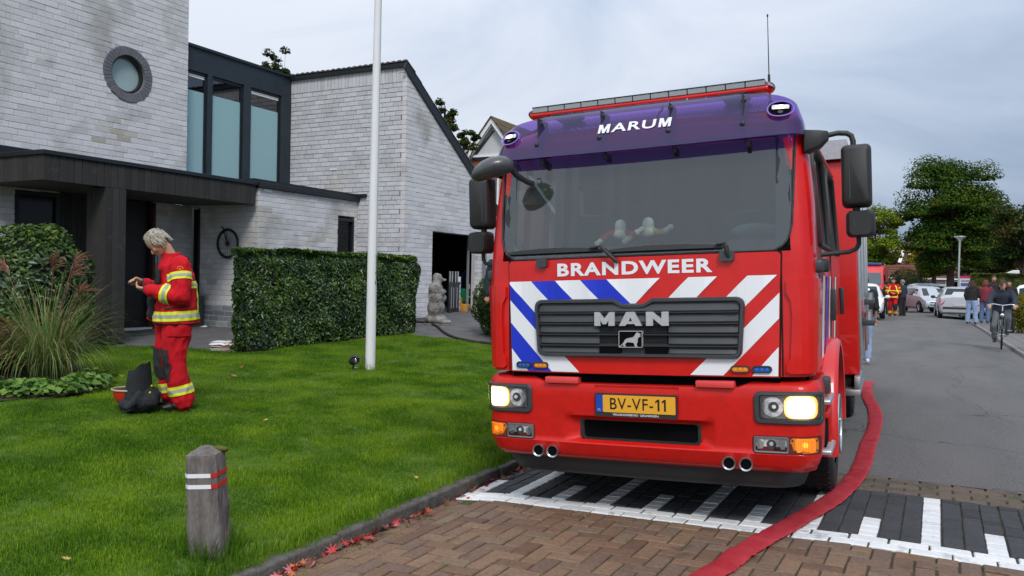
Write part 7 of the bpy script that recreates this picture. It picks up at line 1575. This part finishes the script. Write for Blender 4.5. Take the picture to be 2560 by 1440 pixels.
for k, (y, l_) in enumerate(((GY(1124, -10.5), 'leftmost chrome-topped steel bottle in the garage row'), (GY(1130, -10.5), 'second chrome-topped steel bottle in the garage row'), (GY(1138, -10.5), 'third chrome-topped steel bottle in the garage row'), (GY(1144, -10.5), 'fourth chrome-topped steel bottle in the garage row'))): thing1('gas_bottle', l_, 'bottle', (-10.5, y, .60), [('cylinder', mat('bottle_black', (.02, .02, .022), .3), tbs(([(0, 0, 0), (0, 0, .75), (0, 0, .8)], [.05, .05, .03])), 0), ('neck', chrome, tbs(([(0, 0, .8), (0, 0, 1.05)], .022)), 0), ('side_tube', chrome, tbs(([(.052, 0, .15), (.052, 0, .66)], .011)), 0)], 'steel bottles in the garage')
# --- street lamps, sign
gal = mat('pale_green_steel', (.42, .50, .50), .45, .3, var=.06)
def lamp(label, x, y, h):
    t = empty('street_lamp', label, 'street lamp', (x, y, 0), 0, 'street lamps'); MB().tube([(0, 0, 0), (0, 0, 1.2), (0, 0, 1.22), (0, 0, h - .25)], [.075, .07, .052, .045], 12).build('post', gal, t, smooth=40)
    MB().tube([(0, 0, h - .27), (0, 0, h - .15), (0, 0, h - .02), (0, 0, h), (0, 0, h + .03)], [.05, .09, .26, .29, .12], 20).build('lamp_bowl', mat('lamp_glass', (.62, .64, .62), .3), t, smooth=30); MB().tube([(0, 0, h + .005), (0, 0, h + .035), (0, 0, h + .05)], [.30, .29, .08], 20).build('lamp_cap', gal, t, smooth=30)
lamp('nearest street lamp, pale green post with dish head right of the maple trunk', at(2396, 50), 50, 4.22); lamp('second street lamp, middle of the three, left of the maple trunk', at(2334, 72), 72, 4.1); lamp('farthest street lamp in front of the tiled roof house', at(2257, 98), 98, 4.2)
sg = empty('estate_sign', 'white estate agent board with magenta top and blue panel on a post', 'sign', (at(2412, 50.3), 50.3, 0), R(-6))
for nm, mm, b in (('board', m_white, (-.26, .26, -.015, .015, 1.5, 2.12)), ('header', mat('magenta_print', (.55, .02, .18), .5), (-.26, .26, -.0175, -.0155, 1.98, 2.12)), ('panel', mat('blue_print', (.08, .14, .42), .5), (-.2, .2, -.0175, -.0155, 1.56, 1.74)), ('post', mat('sign_post', (.4, .3, .2), .8), (.22, .27, .017, .06, 0, 2.1))): mb = MB(); mb.box(*b); mb.build(nm, mm, sg)
for k in range(2): mb = MB(); mb.box(-.2, .2, -.0175, -.0155, 1.80 + k * .07, 1.835 + k * .07); mb.build('text_line', mat('dark_print', (.06, .06, .09), .6), sg)
# --- vehicles
def car(label, loc, rz_, L=4.0, W=1.7, H=1.47, paint=None, kind='hatch', rear_lamp=None, name='parked_car', trim=False, grp='cars parked along the street', lit=False, rails=False, plate=True):
    """X forwards; stations along the length give half widths and heights"""
    t = empty(name, label, 'car', loc, rz_, grp); h = L / 2; k = H / 1.47; w_ = W / 2
    # x, sill z, belt z, roof z (== belt when no cabin), belt half width, roof half width
    if kind == 'hatch': St = [(-h, .45, .62, .62, .80, .7), (-h + .03, .32, .92, .98, .90, .72), (-h + .12, .28, .98, 1.02, .95, .72), (-h + .16, .26, 1.0, 1.10, .96, .73), (-h + .42, .24, .99, 1.42 * k, .98, .68), (-h + 1.3, .22, .96, 1.47 * k, 1.0, .70), (.15, .22, .94, 1.46 * k, 1.0, .70), (.55, .22, .93, 1.38 * k, .99, .68), (1.22, .24, .92, .94, .97, .70), (h - .35, .26, .80, .82, .93, .72), (h - .08, .30, .66, .70, .84, .70), (h, .38, .55, .56, .72, .66)]
    else: St = [(-h, .55, .80, .80, .80, .7), (-h + .05, .36, 1.02, 1.06, .92, .72), (-h + .30, .30, 1.05, 1.25, .96, .70), (-h + .62, .26, 1.03, 1.50 * k, .98, .70), (-h + 1.6, .24, 1.0, 1.56 * k, 1.0, .72), (.2, .24, .98, 1.54 * k, 1.0, .72), (.62, .24, .97, 1.44 * k, .99, .70), (1.20, .26, .97, .99, .97, .72), (h - .3, .30, .88, .90, .93, .74), (h - .06, .34, .74, .78, .85, .72), (h, .42, .60, .62, .74, .68)]
    rs = []
    for x, zs_, zb, zr, wb, wr in St:
        b = w_ * wb; r_ = w_ * wr; half = [(b * .88, zs_), (b * .99, zs_ + .12), (b * 1.0, (zs_ + zb) / 2 + .05), (b * .96, zb), (r_ + (b * .96 - r_) * .18, zb + (zr - zb) * .82), (r_ * .86, zr + .0), (r_ * .4, zr + .025)]
        rs.append([(x, y, z) for y, z in half] + [(x, -y, z) for y, z in reversed(half)])
    n = 14; mb = MB(); mb.rings(rs, True, True); body = mb.build('body', paint, t, smooth=35)
    # glass over the cabin
    gl = mat('car_glass', (.02, .032, .034), .12, spec=.45)
    cab = [i for i, s_ in enumerate(St) if s_[3] - s_[2] > .3]; i0, i1 = cab[0], cab[-1]
    def P(i, j, off=.008):
        a = V(rs[i][j]); c = V((a.x, 0, .9)); d = (a - c); d = V((0, d.y, d.z)).normalized() if abs(d.y) > .01 else V((0, 0, 1)); return a + d * off
    mb = MB()
    for i in range(i0, i1):
        for j0, j1 in ((3, 4), (10, 9)):
            A, B, C, D = P(i, j0), P(i + 1, j0), P(i + 1, j1), P(i, j1); L4 = lambda p, q, f: p.lerp(q, f); e = .10 if i == i0 else .05
            mb.add([L4(L4(A, B, e), D, .08), L4(L4(A, B, .95), C, .08), L4(L4(D, C, .95), B, .06), L4(L4(D, C, e), A, .06)], [(0, 1, 2, 3)])
    mb.build('side_windows', gl, t)
    for (a, b, nm, sx) in ((i1, i1 + 1, 'windscreen', .012), (i0 - 1, i0, 'rear_window', -.012)):
        q = []
        for i, j in ((a, 4), (a, 9), (b, 9), (b, 4)): p = V(rs[i][j]); q.append(p + V((sx, 0, .012)))
        q2 = []
        for i, j in ((a, 5), (a, 8), (b, 8), (b, 5)): p = V(rs[i][j]); q2.append(p + V((sx, 0, .014)))
        hi, lo = ((0, 1), (2, 3)) if nm == 'windscreen' else ((3, 2), (1, 0))
        U_, D_ = (rs[a], rs[b]) if nm == 'windscreen' else (rs[b], rs[a])
        up = [V(U_[j]) for j in (5, 8)]; dn = [V(D_[j]) for j in (4, 9)]; o_ = V((sx * 1.5, 0, .012)); mb = MB(); mb.add([up[0].lerp(dn[0], .06) + o_, up[1].lerp(dn[1], .06) + o_, dn[1].lerp(up[1], .08) + o_ + V((0, .02, 0)), dn[0].lerp(up[0], .08) + o_ - V((0, .02, 0))], [(0, 1, 2, 3)]); mb.build(nm, gl, t)
    for x in (h - .78, -h + .72):
        for s in (-1, 1):
            g = bpy.data.objects.new('wheel', None); COL.objects.link(g); g.parent = t; g.location = (x, s * (w_ - .10), .31)
            prof = [(.18, -.09), (.29, -.10), (.31, -.06), (.31, .06), (.29, .10), (.18, .09)]; MB().rings([[(a * math.cos(q), s * b, a * math.sin(q)) for a, b in prof] for q in [2 * math.pi * i / 24 for i in range(25)]], False, False).build('tyre', rub, g, smooth=50)
            mb = MB(); mb.tube([(0, s * .085, 0), (0, s * .095, 0)], .19, 16)
            for i in range(7): a = 2 * math.pi * i / 7; mb.tube([(0, s * .10, 0), (.17 * math.cos(a), s * .10, .17 * math.sin(a))], .018, 5)
            mb.build('rim', alu, g); mb = MB(); mb.tube([(.355 * math.cos(q), s * .06, .355 * math.sin(q)) for q in [math.pi * i / 12 for i in range(13)]], .035, 6); mb.build('arch', mesh_m, g)
    for s in (-1, 1):
        mb = MB(); mb.rings([[(h - .10, s * w_ * .60, .66), (h - .10, s * w_ * .60, .74), (h - .16, s * w_ * .62, .76)], [(h - .42, s * w_ * .93, .72), (h - .42, s * w_ * .93, .82), (h - .5, s * w_ * .9, .82)], [(h - .28, s * w_ * .90, .67), (h - .28, s * w_ * .92, .76), (h - .34, s * w_ * .86, .79)]]); mb.build('headlight', mat('car_headlight', (.55, .58, .62), .12, .3, coat=1.), t)
        mb = MB(); z_ = .80 if kind == 'hatch' else .86; mb.rings([[(-h - .004, s * w_ * .90, z_ - .16), (-h + .02, s * w_ * .56, z_ - .06), (-h + .03, s * w_ * .62, z_ + .16)], [(-h + .12, s * w_ * .955, z_ - .12), (-h + .10, s * w_ * .80, z_ + .10), (-h + .11, s * w_ * .80, z_ + .20)], [(-h + .20, s * w_ * .985, z_ + .0), (-h + .2, s * w_ * .95, z_ + .14), (-h + .2, s * w_ * .93, z_ + .18)]]); mb.build('tail_lamp', mat('tail_red', (.62, .01, .03), .3, coat=.3), t)
        mb = MB(); mb.ell((.85, s * (w_ + .10), .98), (.06, .11, .075), 10, 8); mb.tube([(.85, s * (w_ - .08), .94), (.85, s * (w_ + .04), .95)], .025, 6); mb.build('door_mirror', paint if not trim else blk, t, smooth=60)
    mb = MB(); mb.rings([[(h - .015, -.38 * W, .36), (h + .008, -.30 * W, .50), (h + .008, .30 * W, .50), (h - .015, .38 * W, .36), (h - .01, .3 * W, .27), (h - .01, -.3 * W, .27)], [(h - .12, -.38 * W, .36), (h - .12, -.30 * W, .50), (h - .12, .30 * W, .50), (h - .12, .38 * W, .36), (h - .12, .3 * W, .27), (h - .12, -.3 * W, .27)]]); mb.build('front_grille', mesh_m, t)
    mb = MB(); mb.box(h - .03, h + .006, -.32 * W, .32 * W, .60, .635); mb.build('bonnet_slot', mesh_m, t)
    mb = MB(); mb.box(-h - .012, -h + .12, -.40 * W, .40 * W, .46 if trim else .30, .56 if trim else .40); mb.build('rear_trim', blk, t, bevel=.01)
    for x, z_ in ((h + .008, .40), (-h - .014, .66)):
        mb = MB(); mb.box(x - .008, x + .008, -.26, .26, z_ - .05, z_ + .06); mb.build('number_plate', mat('blank_plate', (.55, .52, .50), .5), t)
    if rails:
        for s in (-1, 1): MB().tube([(-1.2, s * w_ * .66, H), (-1.1, s * w_ * .67, H + .05), (.3, s * w_ * .67, H + .05), (.4, s * w_ * .66, H)], .015, 6).build('roof_rail', alu, t)
    return t
silver = mat('silver_car_paint', (.46, .48, .51), .5, .2, var=.03, coat=.25); whitec = mat('white_car_paint', (.78, .80, .83), .3, coat=.8); silver2 = mat('cool_silver_paint', (.46, .50, .55), .55, .15, coat=.15)
car('silver hatchback seen from behind, parked half on the kerb, nearest of the right-hand cars', (at(2392, 44.3), 44.3, .03), R(93), 4.03, 1.72, 1.47, silver, trim=True)
car('silver hatchback facing us just left of the rear-facing silver car', (at(2318, 51.5), 51.5, .02), R(-70), 3.95, 1.72, 1.48, silver2)
car('white crossover standing across the road beyond the silver cars', (at(2300, 68), 68, 0), R(195), 4.5, 1.85, 1.62, whitec, kind='suv', rails=True)
car('white car behind the cyclist at the right picture edge', (at(2590, 44), 44, .05), R(172), 4.4, 1.85, 1.62, whitec, kind='suv')
car('white car facing us, mostly hidden behind the right rear of the fire engine', (at(2150, 38.6), 40.6, .03), R(-86), 4.2, 1.80, 1.55, whitec)
vx = at(2186, 49); van = empty('fire_van', 'red fire service van with blue roof bar behind the white car', 'van', (vx - .45, 50.5, .02), R(-90)); vr = mat('van_red', (.62, .05, .05), .35, coat=.5)
rs = []
for x, zt, wb, wt, zs_ in ((2.75, .75, .82, .70, .45), (2.7, 1.0, .92, .84, .35), (2.2, 1.28, .98, .90, .32), (1.6, 1.50, .99, .90, .32), (1.05, 2.35, 1.0, .84, .3), (.7, 2.62, 1.0, .86, .3), (-2.7, 2.66, 1.0, .88, .3), (-2.8, 2.5, .98, .86, .4)):
    hf = [(wb * .95, zs_), (wb, .6), (wb, min(1.25, zt * .8)), (wt, zt - .12), (wt * .85, zt)]; rs.append([(x, y, z) for y, z in hf] + [(x, -y, z) for y, z in reversed(hf)])
MB().rings(rs).build('body', vr, van, smooth=35)
mb = MB(); mb.add([(1.58, -.80, 1.52), (1.58, .80, 1.52), (1.06, .74, 2.26), (1.06, -.74, 2.26)], [(0, 1, 2, 3)]); mb.v = [(x + .03, y, z + .02) for x, y, z in mb.v]; mb.build('windscreen', mat('van_glass', (.05, .07, .09), .08, coat=1.), van)
for s in (-1, 1):
    mb = MB(); mb.add([(1.45, s * 1.002, 1.35), (.5, s * 1.004, 1.32), (.5, s * .93, 2.1), (1.1, s * .93, 2.1)], [(0, 1, 2, 3)]); mb.build('side_window', MATS['van_glass'], van); mb = MB(); mb.box(1.3, 1.42, min(s * 1.02, s * 1.2), max(s * 1.02, s * 1.2), 1.4, 1.75); mb.build('door_mirror', blk, van, bevel=.02); mb = MB(); mb.ell((2.62, s * .72, .98), (.12, .16, .10)); mb.build('headlight', MATS['car_headlight'], van, smooth=60)
    for x in (1.85, -1.7): mb = MB(); mb.tube([(x, s * .78, .36), (x, s * .99, .36)], .36, 20); w__ = mb.build('wheel', rub, van, smooth=40); mb = MB(); mb.tube([(x, s * .99, .36), (x, s * 1.0, .36)], .2, 14); mb.build('rim', alu, w__)
mb = MB(); mb.box(.55, .85, -.75, .75, 2.63, 2.75); mb.build('blue_light_bar', blul, van, bevel=.03); mb = MB(); mb.box(2.74, 2.80, -.5, .5, .55, .80); mb.build('front_grille', mesh_m, van)
cv = empty('caravan', 'white flat-roofed caravan behind the clipped hedge at the right', 'caravan', (at(2570, 60), 60, 0)); mb = MB(); mb.prism([(-1.6, .5), (2.5, .5), (2.5, 2.45), (1.8, 2.72), (-.9, 2.62), (-1.6, 2.3)], -1, 1); mb.build('body', whitec, cv, bevel=.05); mb = MB(); mb.box(-.8, .3, -1.02, -1.0, 1.4, 2.0); mb.build('window', MATS['van_glass'], cv)
for x in (-.2, .6): mb = MB(); mb.tube([(x, -.98, .3), (x, -.8, .3)], .3, 14); mb.build('wheel', rub, cv)
# --- neighbouring houses
m_rb = rndmat('red_brick', [(.22, .075, .045), (.29, .10, .06), (.25, .09, .05), (.20, .07, .05)], .85, .6)
m_terra = rndmat('brown_roof_tiles', [(.13, .052, .035), (.17, .07, .045), (.11, .05, .038)], .8, .7)
h2 = empty('brick_house', 'red brick house with white bargeboards and mossy tiled gable beyond the garage', 'house', (-20.3, 36, 0))
mb = MB(); ap, sl2 = 9.35, 1.27; mb.prism([(-3.3, 0), (3.3, 0), (3.3, ap - 3.3 * sl2), (1.25, ap - 1.25 * sl2), (-1.25, ap - 1.25 * sl2), (-3.3, ap - 3.3 * sl2)], .3, 9); mb.build('wall', mat('brick_red_mortar', (.30, .22, .19), .9), h2)
mass = MB(); k = 0
for r_ in range(28):
    z = 5.9 + r_ * .065; xx = -3.2
    while xx < 3.2:
        if abs(xx + .1) < (ap - z) / sl2 - .1 and z < 7.72 and not (abs(xx + .3) < .75 and z < 6.75):
            if k < 290: mb = MB(); mb.box(xx, xx + .205, .285, .31, z, z + .053); mb.build('brick', m_rb, h2); k += 1
            else: mass.box(xx, xx + .205, .285, .31, z, z + .053)
        xx += .217
for r_ in range(90):
    z = .05 + r_ * .065; xx = -3.28
    while xx < 3.1:
        if z < 5.15: mass.box(xx, xx + .205, .285, .31, z, z + .053)
        xx += .217
mass.build('brick_mass', m_rb, h2)['kind'] = 'stuff'
for s in (-1, 1):
    mb = MB(); mb.prism([(0, ap + .28), (0, ap - .02), (s * 3.75, ap - .02 - 3.75 * sl2), (s * 3.75, ap + .28 - 3.75 * sl2)], -.1, -.02); mb.build('bargeboard', m_white, h2)
    mb = MB(); mb.prism([(0, ap - .05), (0, ap - .12), (s * 3.7, ap - .12 - 3.7 * sl2), (s * 3.7, ap - .05 - 3.7 * sl2)], -.02, .4); mb.build('soffit', mat('grey_soffit', (.42, .43, .44), .7), h2)
    mb = MB()
    for j in range(13): f0, f1 = j * .3, (j + 1) * .3 + .05; mb.prism([(s * f0, ap + .36 - f0 * sl2), (s * f0, ap + .28 - f0 * sl2), (s * f1, ap + .28 - f1 * sl2), (s * f1, ap + .39 - f1 * sl2)], -.16, 9.2)
    mb.build('roof', mat('mossy_tiles', (.035, .033, .03), .9, col2=(.20, .12, .02), vs=3.5, fac=.55, bump=1, bs=20), h2)
mb = MB(); mb.prism([(-1.25, 7.76), (1.25, 7.76), (0, ap - .05)], .2, .3); mb.build('gable_panel', mat('grey_render', (.50, .51, .52), .8), h2)
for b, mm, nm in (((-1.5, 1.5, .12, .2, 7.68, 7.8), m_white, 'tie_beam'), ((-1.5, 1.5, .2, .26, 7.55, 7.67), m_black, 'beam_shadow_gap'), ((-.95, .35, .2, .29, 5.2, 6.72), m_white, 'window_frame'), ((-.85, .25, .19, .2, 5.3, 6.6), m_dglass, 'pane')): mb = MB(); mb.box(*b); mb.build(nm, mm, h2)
mb = MB(); mb.prism([(-.05, 9.0), (.05, 9.0), (-1.0, 7.8), (-1.12, 7.8)], .13, .2); mb.build('brace', m_black, h2)
h3 = empty('terraced_house', 'distant house with brown tiled roof and two slanted white skylights', 'house', (at(2320, 96), 96, 0)); W3 = 4.6
mb = MB(); mb.prism([(-W3, 0), (W3, 0), (W3, 2.35), (-W3, 2.35)], 0, 8); mb.build('wall', mat('pale_brick', (.34, .27, .20), .85, var=.15, vs=3), h3)
mb = MB(); mb.add([(-W3 - .2, -.3, 2.35), (W3 + .2, -.3, 2.35), (W3 - .8, 4, 6.3), (-W3 + 1.6, 4, 6.3), (-W3 - .2, 8, 2.35), (W3 + .2, 8, 2.35)], [(0, 1, 2, 3), (4, 3, 2, 5), (0, 3, 4), (1, 5, 2)]); mb.build('roof', m_terra, h3)
mass = MB()
for j in range(14):
    f = j / 14; z = 2.37 + 3.95 * f; y = -.32 + 4.3 * f; x0, x1 = -W3 - .2 + 1.8 * f, W3 + .2 - 1.0 * f; x = x0
    while x < x1 - .3: mass.box(x, x + .29, y - .02, y + .28, z, z + .03, M=None); x += .31
mass.build('roof_tile_mass', m_terra, h3)['kind'] = 'stuff'
for x in (-3.35, -2.65):
    mb = MB(); q = lambda x_, f: (x_ + .9 * f, -.40 + 4.3 * f, 2.45 + 3.95 * f); mb.add([q(x, .38), q(x + .34, .38), q(x + .34, .74), q(x, .74)], [(0, 1, 2, 3)]); mb.v = [(a, b - .05, c + .05) for a, b, c in mb.v]; mb.build('skylight', m_white, h3)
for b, mm, nm in (((-W3 - .2, W3 + .2, -.38, -.3, 2.2, 2.36), m_white, 'eaves_board'), ((-.9, .2, -.03, 0, .9, 2.1), m_white, 'window_frame'), ((-.82, -.4, -.04, -.03, 1.0, 2.0), m_dglass, 'pane'), ((-.32, .12, -.04, -.03, 1.0, 2.0), m_dglass, 'pane'), ((-3.6, -2.9, -.03, 0, .6, 2.1), m_white, 'window_frame'), ((-3.52, -2.98, -.04, -.03, .7, 2.0), m_dglass, 'pane'), ((1.6, 2.9, -.03, 0, .6, 2.1), m_white, 'window_frame'), ((1.7, 2.8, -.04, -.03, .7, 2.0), m_dglass, 'pane')): mb = MB(); mb.box(*b); mb.build(nm, mm, h3)
h4 = empty('gable_house', 'distant pale gabled house with small dark window left of the skylights', 'house', (at(2206, 100), 101, 0)); mb = MB(); mb.prism([(-4, 0), (2.2, 0), (2.2, 3.2), (-.4, 6.2), (-4, 3.4)], 0, 7); mb.build('wall', mat('pale_render', (.36, .34, .30), .9, var=.12, vs=2), h4)
mb = MB(); mb.prism([(-4.2, 3.25), (-.4, 6.25), (-.4, 6.45), (-4.3, 3.45)], -.2, 7.2); mb.prism([(2.4, 3.0), (-.4, 6.25), (-.4, 6.45), (2.5, 3.2)], -.2, 7.2); mb.build('roof', m_terra, h4)
for b, mm, nm in (((.1, .8, -.04, 0, 3.1, 3.9), m_white, 'window_frame'), ((.17, .73, -.05, -.04, 3.18, 3.82), m_dglass, 'pane')): mb = MB(); mb.box(*b); mb.build(nm, mm, h4)
h5 = empty('terraced_house', 'distant brown-roofed house half hidden behind the maple trunk', 'house', (at(2440, 100), 101, 0)); mb = MB(); mb.prism([(-4, 0), (4, 0), (4, 2.6), (-4, 2.6)], 0, 7); mb.build('wall', MATS['pale_render'], h5); mb = MB(); mb.prism([(-4.2, 2.6), (4.2, 2.6), (4.2, 2.75), (-4.2, 2.75)], -.3, .0); mb.add([(-4.2, -.3, 2.76), (4.2, -.3, 2.76), (4.0, 3.5, 5.6), (-4.0, 3.5, 5.6)], [(0, 1, 2, 3)]); mb.build('roof', m_terra, h5)
for x in (-2.6, .2, 2.2): mb = MB(); mb.box(x, x + 1.1, -.03, 0, .8, 2.1); f_ = mb.build('window_frame', m_white, h5); mb = MB(); mb.box(x + .08, x + 1.02, -.04, -.03, .9, 2.0); mb.build('pane', m_dglass, f_)
